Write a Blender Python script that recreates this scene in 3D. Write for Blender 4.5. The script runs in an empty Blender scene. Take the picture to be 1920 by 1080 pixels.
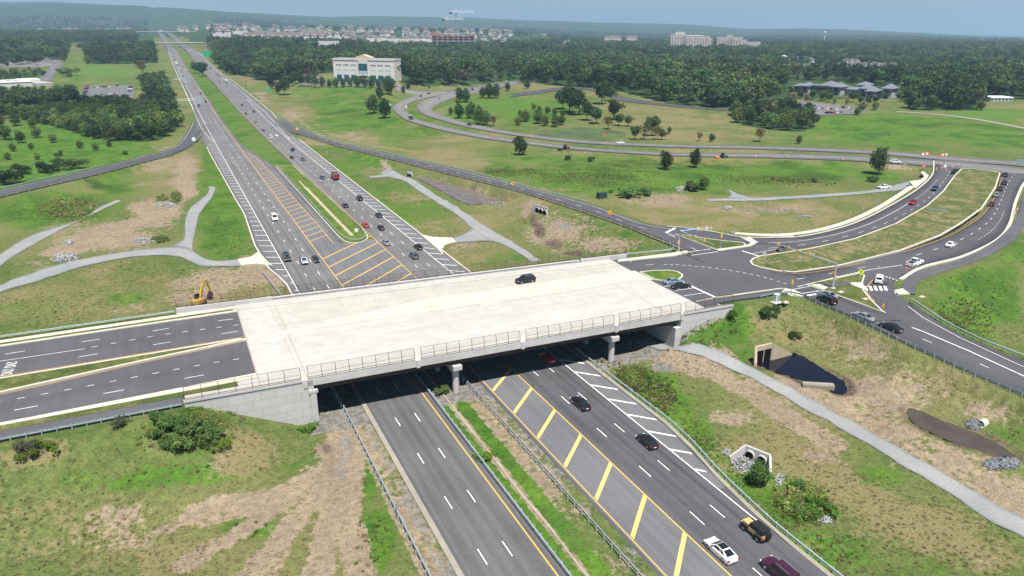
# Highway interchange seen from the air: bridge over a divided highway.
# World frame: +Y runs along the highway (away from the viewer), +X to its right, metres.
import bpy, bmesh, math, random
import numpy as np
from mathutils import Vector, Matrix, kdtree
rng = np.random.default_rng(11); random.seed(11)
S = bpy.context.scene
COL = S.collection
# ------------------------------------------------------------------ camera
F_PX, PITCH, ROLL, CAM_H, PHI = 1334.66, 0.348188, 0.0033257, 62.911, -0.445631
ON = np.array([math.cos(PHI), -math.sin(PHI)])          # world X axis in the view's ground frame
SD = np.array([math.sin(PHI), math.cos(PHI)])           # world Y axis
def to_w(x, y):
    return x*ON[0]+y*ON[1], x*SD[0]+y*SD[1]
right = Vector((ON[0], SD[0], 0)); fwdg = Vector((ON[1], SD[1], 0)); zz = Vector((0, 0, 1))
fwd = fwdg*math.cos(PITCH)-zz*math.sin(PITCH)
upv = fwdg*math.sin(PITCH)+zz*math.cos(PITCH)
rc = right*math.cos(ROLL)+upv*math.sin(ROLL); uc = upv*math.cos(ROLL)-right*math.sin(ROLL)
cam = bpy.data.cameras.new('camera'); camo = bpy.data.objects.new('camera', cam); COL.objects.link(camo)
camo.matrix_world = Matrix(((rc.x, uc.x, -fwd.x, 0), (rc.y, uc.y, -fwd.y, 0), (rc.z, uc.z, -fwd.z, CAM_H), (0, 0, 0, 1)))
cam.sensor_width = 36; cam.lens = F_PX/1920*36; cam.clip_start = 1; cam.clip_end = 40000
S.camera = camo
# ------------------------------------------------------------------ sky, sun, exposure
SUN_EL = math.radians(66); SUN_XY = Vector((-0.12, -1.0)).normalized()   # towards the sun
W = bpy.data.worlds.new("World"); S.world = W; W.use_nodes = True
nt = W.node_tree; bg = nt.nodes['Background']
sky = nt.nodes.new('ShaderNodeTexSky'); sky.sky_type = 'NISHITA'; sky.sun_disc = False
sky.sun_elevation = SUN_EL; sky.sun_rotation = math.atan2(SUN_XY.x, SUN_XY.y)
sky.air_density = .6; sky.dust_density = .1; sky.ozone_density = 1.5
# pale blue haze band low over the horizon
tc = nt.nodes.new('ShaderNodeTexCoord'); sx = nt.nodes.new('ShaderNodeSeparateXYZ'); nt.links.new(tc.outputs['Generated'], sx.inputs[0])
mr_ = nt.nodes.new('ShaderNodeMapRange'); mr_.interpolation_type = 'SMOOTHSTEP'; nt.links.new(sx.outputs[2], mr_.inputs[0])
for i, v in enumerate((-.01, .065, 1., 0.)): mr_.inputs[i+1].default_value = v
mw_ = nt.nodes.new('ShaderNodeMix'); mw_.data_type = 'RGBA'; nt.links.new(mr_.outputs[0], mw_.inputs[0]); nt.links.new(sky.outputs[0], mw_.inputs[6]); mw_.inputs[7].default_value = (9.2, 12.2, 13.8, 1)
nt.links.new(mw_.outputs[2], bg.inputs[0]); bg.inputs[1].default_value = 0.05
sl = bpy.data.lights.new('sun', 'SUN'); sl.energy = 5.0; sl.angle = math.radians(0.5); sl.color = (1, .955, .88)
so = bpy.data.objects.new('sun', sl); COL.objects.link(so)
sd = Vector((SUN_XY.x*math.cos(SUN_EL), SUN_XY.y*math.cos(SUN_EL), math.sin(SUN_EL)))
so.rotation_euler = sd.to_track_quat('Z', 'Y').to_euler(); so.location = (0, 0, 500)
S.view_settings.view_transform = 'Standard'; S.view_settings.look = 'None'
S.view_settings.exposure = 0.76; S.view_settings.gamma = 1
S.cycles.use_denoising = True; S.cycles.max_bounces = 5; S.cycles.diffuse_bounces = 1
S.cycles.transparent_max_bounces = 8; S.cycles.volume_bounces = 0; S.cycles.sample_clamp_indirect = 5
# ------------------------------------------------------------------ photo pixel -> world point
def ray(px, py):
    a = (np.asarray(px, float)-960)/F_PX; b = (np.asarray(py, float)-540)/F_PX
    u = a*math.cos(ROLL)+b*math.sin(ROLL); v = -a*math.sin(ROLL)+b*math.cos(ROLL)
    dx, dy, dz = u, math.cos(PITCH)-v*math.sin(PITCH), -math.sin(PITCH)-v*math.cos(PITCH)
    X, Y = to_w(dx, dy)
    return X, Y, dz
def at(px, py, z=0.0):
    X, Y, dz = ray(px, py); k = (z-CAM_H)/dz
    return Vector((float(X*k), float(Y*k), float(z)))
def sm(t):
    t = np.clip(t, 0, 1); return t*t*(3-2*t)
# far ridge line: height of the horizon hills by bearing
HX = np.array([-900, 0, 120, 250, 330, 480, 620, 700, 860, 960, 1100, 1280, 1400, 1500, 1650, 1800, 1920, 2600.])
HY = np.array([24, 20, 18, 22, 26, 31, 36, 35, 37, 40, 44, 47, 55, 54, 58, 64, 68, 70.])
def view_x(x, y):
    """bearing of a ground point as a photo column"""
    gx = x*ON[0]+y*SD[0]; gy = x*ON[1]+y*SD[1]
    return 960+F_PX/math.cos(PITCH)*gx/np.maximum(gy, 1e-3), gx, gy
def vnoise(x, y, s, seed=0):
    x = np.asarray(x)/s; y = np.asarray(y)/s
    xi = np.floor(x).astype(np.int64); yi = np.floor(y).astype(np.int64); fx = sm(x-xi); fy = sm(y-yi)
    def h(i, j):
        n = (i*374761393+j*668265263+seed*982451653) & 0xffffffff
        n = ((n ^ (n >> 13))*1274126177) & 0xffffffff
        return ((n ^ (n >> 16)) & 0xffff)/65535.0
    return (h(xi, yi)*(1-fx)+h(xi+1, yi)*fx)*(1-fy)+(h(xi, yi+1)*(1-fx)+h(xi+1, yi+1)*fx)*fy
def zbase(x, y):
    x = np.asarray(x, float); y = np.asarray(y, float)
    r = np.hypot(x, y); vx, gx, gy = view_x(x, y)
    rise = np.interp(np.where(gy > 10, vx, np.where(gx > 0, 2600, -900)), (-900, 380, 850, 1250, 2600), (1, 1, .34, .10, .06))
    z = (8*sm((r-450)/600)+16*sm((r-950)/650)+7*sm((r-1500)/1200))*rise
    z = z+2.2*sm((x-95)/60)*sm((y-120)/60)+8*sm((r-430)/330)*sm((x-110)/120)*(1-.7*sm((r-800)/700))
    z = z+0.5*(vnoise(x, y, 40, 3)-.5)*sm((r-60)/40)*sm((np.abs(x-45)-35)/40)+5*(vnoise(x, y, 500, 5)-.5)*sm((r-600)/600)*sm((np.abs(x-45)-60)/200)
    vxx = np.where(gy > 10, vx, np.where(gx > 0, 2600, -900))
    zt = CAM_H+(55.5-np.interp(vxx, HX, HY)+(vxx-960)*.0033)*11000/F_PX
    k = sm((r-4500)/6000)
    z = z*(1-k)+zt*k*(1-0.25*sm((r-11500)/3000))
    z = z+32*sm((r-1850)/1900)*(1-sm((r-5200)/2500))*np.interp(vxx, (250, 420, 900, 1150), (.25, 1, 1, 0))
    mid = np.exp(-((r-7000)/1100)**2)*sm((900-vxx)/700)*70*(.5+vnoise(x, y, 1500, 8))
    z = z+mid+18*(vnoise(x, y, 900, 9)-.5)*sm((r-4000)/3000)
    return z
def march(px, py, hf):
    zs = np.concatenate([np.linspace(62, 40, 100), np.linspace(39.9, -6, 800)])
    X, Y, dz = ray(px, py)
    k = (zs-CAM_H)/dz; k = np.where(k > 0, k, 1e5)
    x, y = X*k, Y*k; g = hf(x, y)-zs
    i = np.nonzero(g >= 0)[0]
    i = int(i[0]) if len(i) else len(zs)-1
    if i == 0: return Vector((float(x[0]), float(y[0]), float(zs[0])))
    t = g[i-1]/(g[i-1]-g[i]) if g[i] != g[i-1] else 0
    return Vector((float(x[i-1]+(x[i]-x[i-1])*t), float(y[i-1]+(y[i]-y[i-1])*t), float(zs[i-1]+(zs[i]-zs[i-1])*t)))
# ------------------------------------------------------------------ mesh helpers
class MB:
    def __init__(s): s.v = []; s.f = []; s.m = []
    def face(s, pts, m=0):
        b = len(s.v); s.v += [tuple(p) for p in pts]; s.f.append(tuple(range(b, b+len(pts)))); s.m.append(m)
    def box(s, c, d, rz=0, m=0, M=None, taper=1.0):
        x, y, z = d[0]/2, d[1]/2, d[2]/2
        R = M if M is not None else Matrix.Rotation(rz, 3, 'Z')
        b = len(s.v); c = Vector(c)
        for k, zs in ((1, -z), (taper, z)):
            for sx, sy in ((-1, -1), (1, -1), (1, 1), (-1, 1)):
                s.v.append(tuple(c+R @ Vector((sx*x*k, sy*y*k, zs))))
        for f in ((3, 2, 1, 0), (4, 5, 6, 7), (0, 1, 5, 4), (1, 2, 6, 5), (2, 3, 7, 6), (3, 0, 4, 7)):
            s.f.append(tuple(b+i for i in f)); s.m.append(m)
    def tube(s, a, b, r0, r1=None, n=8, m=0, caps=True):
        a, b = Vector(a), Vector(b); r1 = r0 if r1 is None else r1
        d = (b-a).normalized(); u = d.orthogonal().normalized(); w = d.cross(u); k = len(s.v)
        for p, r in ((a, r0), (b, r1)):
            for i in range(n):
                t = 2*math.pi*i/n; s.v.append(tuple(p+u*math.cos(t)*r+w*math.sin(t)*r))
        for i in range(n):
            j = (i+1) % n; s.f.append((k+i, k+j, k+n+j, k+n+i)); s.m.append(m)
        if caps:
            s.f.append(tuple(k+i for i in range(n-1, -1, -1))); s.f.append(tuple(k+n+i for i in range(n))); s.m += [m, m]
    def rings(s, R, m=0, closed=True, caps=True):
        k = len(s.v); n = len(R[0])
        for r in R: s.v += [tuple(p) for p in r]
        for i in range(len(R)-1):
            for j in range(n if closed else n-1):
                j2 = (j+1) % n
                s.f.append((k+i*n+j, k+i*n+j2, k+(i+1)*n+j2, k+(i+1)*n+j)); s.m.append(m)
        if caps and closed:
            s.f.append(tuple(k+j for j in range(n-1, -1, -1))); s.f.append(tuple(k+(len(R)-1)*n+j for j in range(n))); s.m += [m, m]
    def prism(s, poly, z0, z1, m=0):
        n = len(poly)
        a = sum(poly[i][0]*poly[(i+1) % n][1]-poly[(i+1) % n][0]*poly[i][1] for i in range(n))
        if a < 0: poly = poly[::-1]
        lo = [(p[0], p[1], z0) for p in poly]; hi = [(p[0], p[1], z1) for p in poly]
        s.rings([lo, hi], m)
    def build(s, name, mats, parent=None, smooth=False, link=True):
        me = bpy.data.meshes.new(name); me.from_pydata(s.v, [], s.f)
        mats = mats if isinstance(mats, (list, tuple)) else [mats]
        for x in mats: me.materials.append(x)
        if len(mats) > 1: me.polygons.foreach_set('material_index', s.m)
        if smooth: me.polygons.foreach_set('use_smooth', [True]*len(me.polygons))
        me.update()
        o = bpy.data.objects.new(name, me)
        if link: COL.objects.link(o)
        if parent is not None: o.parent = parent
        return o
def empty(name, loc=(0, 0, 0), rz=0):
    o = bpy.data.objects.new(name, None); COL.objects.link(o); o.location = loc; o.rotation_euler.z = rz
    o.empty_display_size = .3; return o
def tag(o, label=None, cat=None, group=None, kind=None):
    if label: o['label'] = label
    if cat: o['category'] = cat
    if group: o['group'] = group
    if kind: o['kind'] = kind
    return o
def struct(o): o['kind'] = 'structure'; return o
_kids = {}
def copy_tree(o, parent=None, kids=None):
    c = o.copy(); COL.objects.link(c)
    if parent is not None: c.parent = parent
    for ch in (kids or {}).get(o.name, ()): copy_tree(ch, c, kids)
    return c
def kids_of(root):
    d = {}
    def go(o):
        d[o.name] = list(o.children)
        for ch in o.children: go(ch)
    go(root); return d
def mesh_np(name, V, Fq, mats, parent=None, smooth=False, link=True):
    """Fq: (n,4) or (n,3) array"""
    V = np.asarray(V, np.float32); Fq = np.asarray(Fq, np.int32); k = Fq.shape[1]
    me = bpy.data.meshes.new(name); me.vertices.add(len(V)); me.vertices.foreach_set('co', V.ravel())
    me.loops.add(Fq.size); me.loops.foreach_set('vertex_index', Fq.ravel())
    me.polygons.add(len(Fq)); me.polygons.foreach_set('loop_start', np.arange(0, Fq.size, k, dtype=np.int32))
    me.polygons.foreach_set('loop_total', np.full(len(Fq), k, np.int32))
    if smooth: me.polygons.foreach_set('use_smooth', np.ones(len(Fq), bool))
    me.update(calc_edges=True)
    for x in (mats if isinstance(mats, (list, tuple)) else [mats]): me.materials.append(x)
    o = bpy.data.objects.new(name, me)
    if link: COL.objects.link(o)
    if parent is not None: o.parent = parent
    return o
# ------------------------------------------------------------------ materials
class NT:
    def __init__(s, name):
        s.m = bpy.data.materials.new(name); s.m.use_nodes = True; s.t = s.m.node_tree; s.b = s.t.nodes['Principled BSDF']
        s.b.inputs['Roughness'].default_value = .8; s.b.inputs['Specular IOR Level'].default_value = .25
    def n(s, k, **kw):
        x = s.t.nodes.new(k)
        for a, b in kw.items(): setattr(x, a, b)
        return x
    def l(s, a, b): s.t.links.new(a, b)
    def val(s, sock, v):
        if isinstance(v, bpy.types.NodeSocket): s.l(v, sock)
        else: sock.default_value = v
    def pos(s, sc=(1, 1, 1), obj=False):
        g = s.n('ShaderNodeTexCoord').outputs['Object'] if obj else s.n('ShaderNodeNewGeometry').outputs['Position']
        if sc == (1, 1, 1): return g
        m = s.n('ShaderNodeVectorMath', operation='MULTIPLY'); s.l(g, m.inputs[0]); m.inputs[1].default_value = sc; return m.outputs[0]
    def noise(s, vec, scale, detail=3, rough=.6):
        x = s.n('ShaderNodeTexNoise'); s.l(vec, x.inputs['Vector']); x.inputs['Scale'].default_value = scale
        x.inputs['Detail'].default_value = detail; x.inputs['Roughness'].default_value = rough; return x.outputs['Fac']
    def ramp(s, v, a, b, lo=0., hi=1.):
        x = s.n('ShaderNodeMapRange'); s.val(x.inputs[0], v)
        for i, k in enumerate((a, b, lo, hi)): x.inputs[i+1].default_value = k
        x.interpolation_type = 'SMOOTHSTEP'; return x.outputs[0]
    def math(s, op, a, b=0.):
        x = s.n('ShaderNodeMath', operation=op); s.val(x.inputs[0], a); s.val(x.inputs[1], b); return x.outputs[0]
    def mix(s, f, a, b, mode='MIX'):
        x = s.n('ShaderNodeMix', data_type='RGBA', blend_type=mode); s.val(x.inputs[0], f)
        for i, c in ((6, a), (7, b)):
            if isinstance(c, bpy.types.NodeSocket): s.l(c, x.inputs[i])
            else: x.inputs[i].default_value = (*c, 1)
        return x.outputs[2]
    def out(s, col): s.l(col, s.b.inputs['Base Color']); return s.m
def plain(name, c, rough=.6, metal=0., spec=.3, var=0., vs=3., coat=0.):
    k = NT(name); k.b.inputs['Roughness'].default_value = rough; k.b.inputs['Metallic'].default_value = metal
    k.b.inputs['Specular IOR Level'].default_value = spec
    if coat: k.b.inputs['Coat Weight'].default_value = coat; k.b.inputs['Coat Roughness'].default_value = .08
    if var:
        f = k.noise(k.pos(obj=True), vs, 4)
        k.out(k.mix(k.ramp(f, .3, .7), tuple(x*(1-var) for x in c), tuple(min(1, x*(1+var)) for x in c)))
    else: k.b.inputs['Base Color'].default_value = (*c, 1)
    return k.m
def asphalt(name, c, streak=.25, patch=.2, blot=0., lane=None):
    """worn asphalt: tracks run along world Y (the highway) when streak > 0"""
    k = NT(name); k.b.inputs['Roughness'].default_value = .85; P = k.pos()
    f1 = k.noise(k.pos((1.1, .012, .1)), 1., 3, .6); f2 = k.noise(P, .06, 4); f3 = k.noise(P, 3.5, 2)
    col = k.mix(k.ramp(f1, .35, .65), tuple(x*(1-streak) for x in c), tuple(x*(1+streak) for x in c))
    col = k.mix(k.ramp(f2, .35, .7, 0, patch), col, tuple(x*1.7 for x in c))
    col = k.mix(k.ramp(f3, .3, .75, 0, .28), col, tuple(x*.5 for x in c))
    if lane:
        sp = k.n('ShaderNodeSeparateXYZ'); k.l(P, sp.inputs[0]); t = k.math('FRACT', k.math('DIVIDE', k.math('SUBTRACT', sp.outputs[0], lane[0]), lane[1]))
        dd = k.math('ABSOLUTE', k.math('SUBTRACT', t, .5)); wp_ = k.noise(k.pos((.6, .02, 1)), 1., 3)
        col = k.mix(k.math('MULTIPLY', k.ramp(dd, .02, .14, .55, 0), k.ramp(wp_, .3, .7)), col, tuple(x*.6 for x in c)); col = k.mix(k.ramp(k.math('ABSOLUTE', k.math('SUBTRACT', dd, .25)), .02, .12, .22, 0), col, tuple(x*1.35 for x in c))
        cr_ = k.noise(k.pos((1.5, .35, 1)), .5, 6, .75); col = k.mix(k.ramp(k.math('ABSOLUTE', k.math('SUBTRACT', cr_, .5)), .002, .006, .45, 0), col, (.03, .03, .03))
    if blot:
        b = k.noise(k.pos((1, .45, 1)), 1.1, 3, .7); col = k.mix(k.ramp(b, .66, .72, 0, blot), col, (.02, .02, .02))
    return k.out(col)
M = {}
M['asph'] = asphalt('worn_grey_asphalt', (.138, .136, .14), .22, .35, 0, (24.8, 3.5))
M['asph_out'] = asphalt('patched_dark_asphalt', (.104, .104, .112), .2, .35, .75, (54.5, 3.5))
M['asph_hatch'] = asphalt('pale_shoulder_asphalt', (.13, .132, .14), .10, .25)
M['asph_new'] = asphalt('new_dark_asphalt', (.078, .077, .088), .06, .28)
M['asph_far'] = asphalt('light_old_asphalt', (.17, .165, .165), .05, .2)
M['trail'] = asphalt('bike_path_asphalt', (.085, .085, .095), 0, .3)
def worn(name, c, under, amt=.55):
    k = NT(name); k.b.inputs['Roughness'].default_value = .75; P = k.pos(); f = k.noise(P, 2.2, 5, .8); g = k.noise(P, .3, 3); h = k.noise(k.pos((1, .15, 1)), 3, 3)
    t = k.math('ADD', f, k.math('MULTIPLY', k.math('SUBTRACT', g, .5), .5)); col = k.mix(k.ramp(h, .4, .65, 0, .25), c, tuple(x*.7 for x in c))
    return k.out(k.mix(k.ramp(t, .56, .70, 0, amt), col, under))
def concrete(name, c, joint=None):
    k = NT(name); P = k.pos(); k.b.inputs['Roughness'].default_value = .85
    f = k.noise(P, .35, 5, .65); g = k.noise(k.pos((.12, 1.6, 1)), 1., 3); h = k.noise(P, 6, 2)
    col = k.mix(k.ramp(f, .35, .7), tuple(x*.9 for x in c), tuple(min(x*1.06, .8) for x in c))
    col = k.mix(k.ramp(g, .5, .75, 0, .18), col, (c[0]*.86, c[1]*.84, c[2]*.78))
    col = k.mix(k.ramp(h, .35, .7, 0, .12), col, tuple(x*.7 for x in c)); e_ = k.noise(k.pos((.02, .55, 1)), 1., 4, .7); col = k.mix(k.ramp(e_, .42, .62, 0, .34), col, tuple(x*.72 for x in c)); q_ = k.noise(P, .9, 5, .75); col = k.mix(k.ramp(q_, .60, .70, 0, .4), col, tuple(x*.6 for x in c))
    return k.out(col)
M['deck'] = concrete('pale_deck_concrete', (.452, .443, .414))
M['deck2'] = concrete('greenish_deck_concrete', (.42, .412, .365))
M['conc'] = concrete('grey_concrete', (.47, .46, .45))
M['conc_tan'] = concrete('tan_concrete', (.42, .35, .26))
M['kerb'] = concrete('pale_kerb_concrete', (.55, .52, .44))
M['kerb_dirty'] = concrete('dirty_gutter_concrete', (.30, .275, .23))
M['white'] = worn('white_road_paint', (.74, .74, .72), (.16, .16, .165), .6)
M['yellow'] = worn('yellow_road_paint', (.68, .41, .08), (.16, .15, .13), .6)
M['yellow_pale'] = worn('faded_yellow_paint', (.74, .53, .17), (.19, .18, .15), .7)
M['steel'] = plain('galvanised_steel', (.42, .47, .50), .45, .35, .4, var=.12)
M['steel_green'] = plain('weathered_galvanised_rail', (.36, .45, .43), .5, .3, .4, var=.12)
M['rust'] = plain('weathering_steel', (.045, .022, .016), .7, .1)
M['girder'] = plain('dark_girder_paint', (.05, .028, .024), .6)
M['fence'] = plain('brown_fence_steel', (.06, .035, .028), .6, .2)
M['rubber'] = plain('tyre_rubber', (.012, .012, .013), .8)
M['rim'] = plain('wheel_alloy', (.45, .46, .48), .35, .7)
M['glass'] = plain('car_glass', (.012, .016, .02), .06, 0, .8)
M['glass_teal'] = plain('teal_office_glass', (.02, .09, .10), .1, 0, .8)
M['glass_dark'] = plain('dark_window_glass', (.025, .035, .045), .12, 0, .6)
M['dark'] = plain('black_plastic', (.014, .014, .016), .6)
M['tail'] = plain('red_lamp_plastic', (.38, .012, .012), .3)
M['head'] = plain('headlamp_plastic', (.7, .72, .75), .2)
M['sig_yel'] = plain('signal_yellow', (.85, .47, .03), .5)
M['sign_yel'] = plain('sign_yellow', (.85, .45, .01), .5)
M['sign_lime'] = plain('sign_fluorescent_yellow_green', (.72, .82, .02), .5)
M['sign_white'] = plain('sign_white', (.72, .74, .75), .5)
M['sign_green'] = plain('sign_green', (.0, .36, .20), .5)
M['sign_blue'] = plain('sign_blue', (.03, .16, .55), .5)
M['sign_red'] = plain('sign_red', (.55, .02, .03), .5)
M['sign_back'] = plain('sign_aluminium', (.40, .45, .46), .45, .4)
M['orange'] = plain('cone_orange', (.80, .12, .03), .6)
M['wood'] = plain('weathered_pole_wood', (.12, .085, .06), .9)
M['bark'] = plain('bark', (.09, .07, .055), .9, var=.3)
M['rock'] = plain('riprap_stone', (.27, .27, .285), .9, var=.35, vs=1.2)
M['rock_dark'] = plain('riprap_dark_stone', (.15, .158, .175), .9, var=.35, vs=1.2)  # darker grey stone for some of the riprap beds
M['straw'] = plain('straw', (.35, .26, .12), .9)
# ------------------------------------------------------------------ road geometry (before the ground that carries it)
def catmull(P, step):
    """resample a 2-rail ribbon: P = list of (L, R) Vector pairs"""
    out = []; n = len(P)
    for i in range(n-1):
        a, b = P[i], P[i+1]; p, q = P[max(i-1, 0)], P[min(i+2, n-1)]
        L = max((a[0]-b[0]).length, (a[1]-b[1]).length); k = max(1, int(L/step))
        for j in range(k):
            t = j/k; r = []
            for s in (0, 1):
                p0, p1, p2, p3 = p[s], a[s], b[s], q[s]
                d1 = (p2-p0)*.5; d2 = (p3-p1)*.5; seg = (p2-p1).length
                for d in (d1, d2):
                    if d.length > seg*1.2: d *= seg*1.2/d.length
                t2, t3 = t*t, t*t*t
                r.append(p1*(2*t3-3*t2+1)+d1*(t3-2*t2+t)+p2*(-2*t3+3*t2)+d2*(t3-t2))
            out.append(tuple(r))
    out.append(P[-1]); return out
def pxrib(st, step=3., hf=None, dz=0.):
    P = []
    for (l, r, *z) in st:
        if z and z[0] is not None: P.append((at(*l, z[0]), at(*r, z[0])))
        else:
            a, b = march(*l, hf), march(*r, hf); a.z += dz; b.z += dz; P.append((a, b))
    return catmull(P, step)
SAMP = {'E': [], 'H': []}
def sample(rib, cls, step=1.3):
    for (a, b), (c, d) in zip(rib[:-1], rib[1:]):
        n = max(2, int((a-b).length/step)+1); m = max(1, int(max((a-c).length, (b-d).length)/step))
        for i in range(m):
            p, q = a.lerp(c, i/m), b.lerp(d, i/m)
            for j in range(n): SAMP[cls].append(tuple(p.lerp(q, j/(n-1))))
def inpoly(x, y, poly):
    x = np.asarray(x); y = np.asarray(y); r = np.zeros(x.shape, bool); n = len(poly)
    for i in range(n):
        x1, y1 = poly[i][0], poly[i][1]; x2, y2 = poly[(i+1) % n][0], poly[(i+1) % n][1]
        if y1 == y2: continue
        c = (y1 > y) != (y2 > y); r ^= c & (x < (x2-x1)*(y-y1)/(y2-y1)+x1)
    return r
def samppoly(poly, z, cls, step=1.3):
    xs = np.arange(min(p[0] for p in poly), max(p[0] for p in poly), step); ys = np.arange(min(p[1] for p in poly), max(p[1] for p in poly), step)
    X, Y = np.meshgrid(xs, ys); k = inpoly(X, Y, poly)
    SAMP[cls] += [(a, b, z) for a, b in zip(X[k], Y[k])]
def ribmesh(rib, name, mat, dz=0., across=1, skirt=.35, parent=None, kind='structure', zf=None):
    V = []; n = len(rib); cols = across+1
    for a, b in rib:
        for j in range(cols):
            p = a.lerp(b, j/across); z = (zf(p.x, p.y) if zf else p.z)+dz; V.append((p.x, p.y, z))
    F = [(i*cols+j, i*cols+j+1, (i+1)*cols+j+1, (i+1)*cols+j) for i in range(n-1) for j in range(across)]
    if skirt:
        k = len(V)
        for a, b in ((0, 0), (across, 1)):
            k = len(V)
            for i in range(n): v = V[i*cols+a]; V.append((v[0], v[1], v[2]-skirt))
            F += [(i*cols+a, (i+1)*cols+a, k+i+1, k+i) for i in range(n-1)]
    # upward faces
    v = [Vector(V[i]) for i in F[0]]
    if (v[1]-v[0]).cross(v[2]-v[1]).z < 0: F = [f[::-1] for f in F]
    o = mesh_np(name, V, F, mat, parent)
    if parent is None and kind: o['kind'] = kind
    return o
V3 = Vector
ZR = 7.3
zb1 = lambda x, y: float(zbase(x, y))
def edge(fn, o0, o1, step=4.):
    pass
def strip_s(x0, x1, y0, y1, z=0., step=6., follow=False):
    """ribbon along world Y"""
    n = max(1, int((y1-y0)/step)); out = []
    for i in range(n+1):
        y = y0+(y1-y0)*i/n; xa = x0(y) if callable(x0) else x0; xb = x1(y) if callable(x1) else x1
        zz_ = (zb1(45, y) if follow else z)
        out.append((V3((xa, y, zz_)), V3((xb, y, zz_))))
    return out
def interp(*pts):
    xs = [p[0] for p in pts]; ys = [p[1] for p in pts]
    return lambda t: float(np.interp(t, xs, ys))
# highway outline: kerb offsets measured across the highway as a function of distance along it
HWL = interp((-40, 20.9), (150, 20.9), (174, 22.6), (186, 22.6), (200, 20.2), (225, 19.5), (268, 21), (300, 20.4), (414, 19.), (440, 19), (470, 17.6), (520, 17.4), (640, 21.6), (1140, 22), (1500, 22), (5200, 22))
HWR = interp((-40, 65.), (56, 65.3), (63, 66.), (70, 66.9), (77, 68.4), (84, 69.2), (210, 69.6), (430, 70.6), (520, 72), (600, 76), (760, 76), (1150, 73), (1500, 71), (5200, 71))
def med_l(y): return 37.2
hl_low = strip_s(25.0, 36.9, -30, 150); hr_low = strip_s(46.6, HWR, -30, 150)
hmid = strip_s(HWL, HWR, 150, 216)
hl_up = strip_s(HWL, lambda y: float(np.interp(y, (216, 225, 360, 420, 450), (44.6, 45, 45, 39.4, 37.6))), 216, 4200, follow=True, step=9)
hr_up = strip_s(lambda y: float(np.interp(y, (216, 222, 240, 330), (54.3, 54.3, 54.3, 53.2))), HWR, 216, 4200, follow=True, step=9)
for r in (strip_s(21., 37, -30, 150), strip_s(46.6, HWR, -30, 150), hmid, hl_up, hr_up): sample(r, 'H', 1.6 if r[0][0].y < 400 else 4)
# --- raised roads
def wedge(o): return None
west = [(V3((-220, 109.2, ZR)), V3((-220, 153.5, ZR))), (V3((-30, 110.3, ZR)), V3((-30, 153.8, ZR))), (V3((-3.9, 111., ZR)), V3((-3.9, 154., ZR)))]
sample(west, 'E')
GX = [(1157, 494), (1265, 479), (1300, 476), (1345, 470), (1440, 446), (1502, 444), (1515, 467), (1572, 500), (1690, 472), (1727, 500), (1690, 515), (1677, 527), (1680, 552), (1705, 567), (1690, 600), (1640, 602), (1580, 587), (1505, 555), (1480, 545), (1440, 544), (1342, 557), (1297, 565), (1247, 539)]
ZI = 7.0
isect = [at(x, y, ZR if x < 1300 else ZI) for x, y in GX]
for p in isect: p.z = ZR-(ZR-ZI)*float(sm((p.x-98)/25))
samppoly([p for p in isect if p.x > 102.5]+[V3((102.6, 146, 0))], ZI, 'E')
samppoly([V3((102.8, 108.6, 0)), V3((150, 104, 0)), V3((150, 112, 0)), V3((102.8, 150, 0))], ZI, 'E')
rampN = pxrib([((470, 180), (445, 185), 0.0), ((500, 203), (478, 206), 0.0), ((545, 231), (529, 242), .1), ((607, 258), (570, 254), .3), ((665, 274), (630, 273), .7), ((735, 290), (705, 292), 1.8), ((845, 314), (830, 324), 3.2), ((960, 344), (960, 356), 4.6), ((1110, 384), (1085, 395), 6.0), ((1200, 417), (1185, 430), 6.7), ((1262, 428), (1215, 443), ZI), ((1300, 440), (1267, 464), ZI), ((1343, 471), (1297, 477), ZI)])
sample(rampN[12:], 'E')
slipN = pxrib([((1250, 425), (1258, 437), ZI), ((1281, 427), (1264, 439), ZI), ((1342, 436), (1310, 445), ZI), ((1377, 443), (1352, 451), ZI), ((1402, 446), (1396, 455), ZI), ((1450, 446), (1435, 458), ZI), ((1502, 444), (1500, 462), ZI)])
sample(slipN, 'E')
# curved cross road, two carriageways round a grass median
roadC = pxrib([((1440, 446), (1440, 478), ZI), ((1502, 444), (1515, 467), ZI), ((1565, 431), (1602, 450), 6.7), ((1615, 414), (1677, 425), 6.0), ((1665, 389), (1735, 395), 5.2), ((1720, 356), (1765, 370), 4.5), ((1748, 330), (1785, 342), 4.1), ((1752, 312), (1800, 326), 3.9), ((1752, 302), (1812, 314), 3.8)])
roadD = pxrib([((1440, 504), (1480, 545), ZI), ((1490, 511), (1600, 560), ZI), ((1572, 500), (1677, 527), ZI), ((1690, 472), (1727, 500), 6.8), ((1765, 446), (1802, 480), 6.2), ((1802, 427), (1865, 450), 5.6), ((1840, 402), (1890, 420), 5.), ((1865, 365), (1902, 377), 4.4), ((1874, 340), (1919, 342), 4.0), ((1880, 322), (1945, 324), 3.8)])
sample(roadC, 'E'); sample(roadD, 'E')
rampS = pxrib([((1480, 543), (1476, 547), ZI), ((1535, 545), (1505, 555), ZI), ((1570, 558), (1540, 571), ZI), ((1662, 588), (1580, 587), ZI), ((1705, 567), (1690, 640), 6.8), ((1760, 605), (1750, 667), 6.5), ((1840, 645), (1810, 695), 6.1), ((1920, 676), (1920, 742), 5.7), ((2060, 722), (2060, 808), 5.0), ((2300, 790), (2300, 915), 3.6)])
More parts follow.
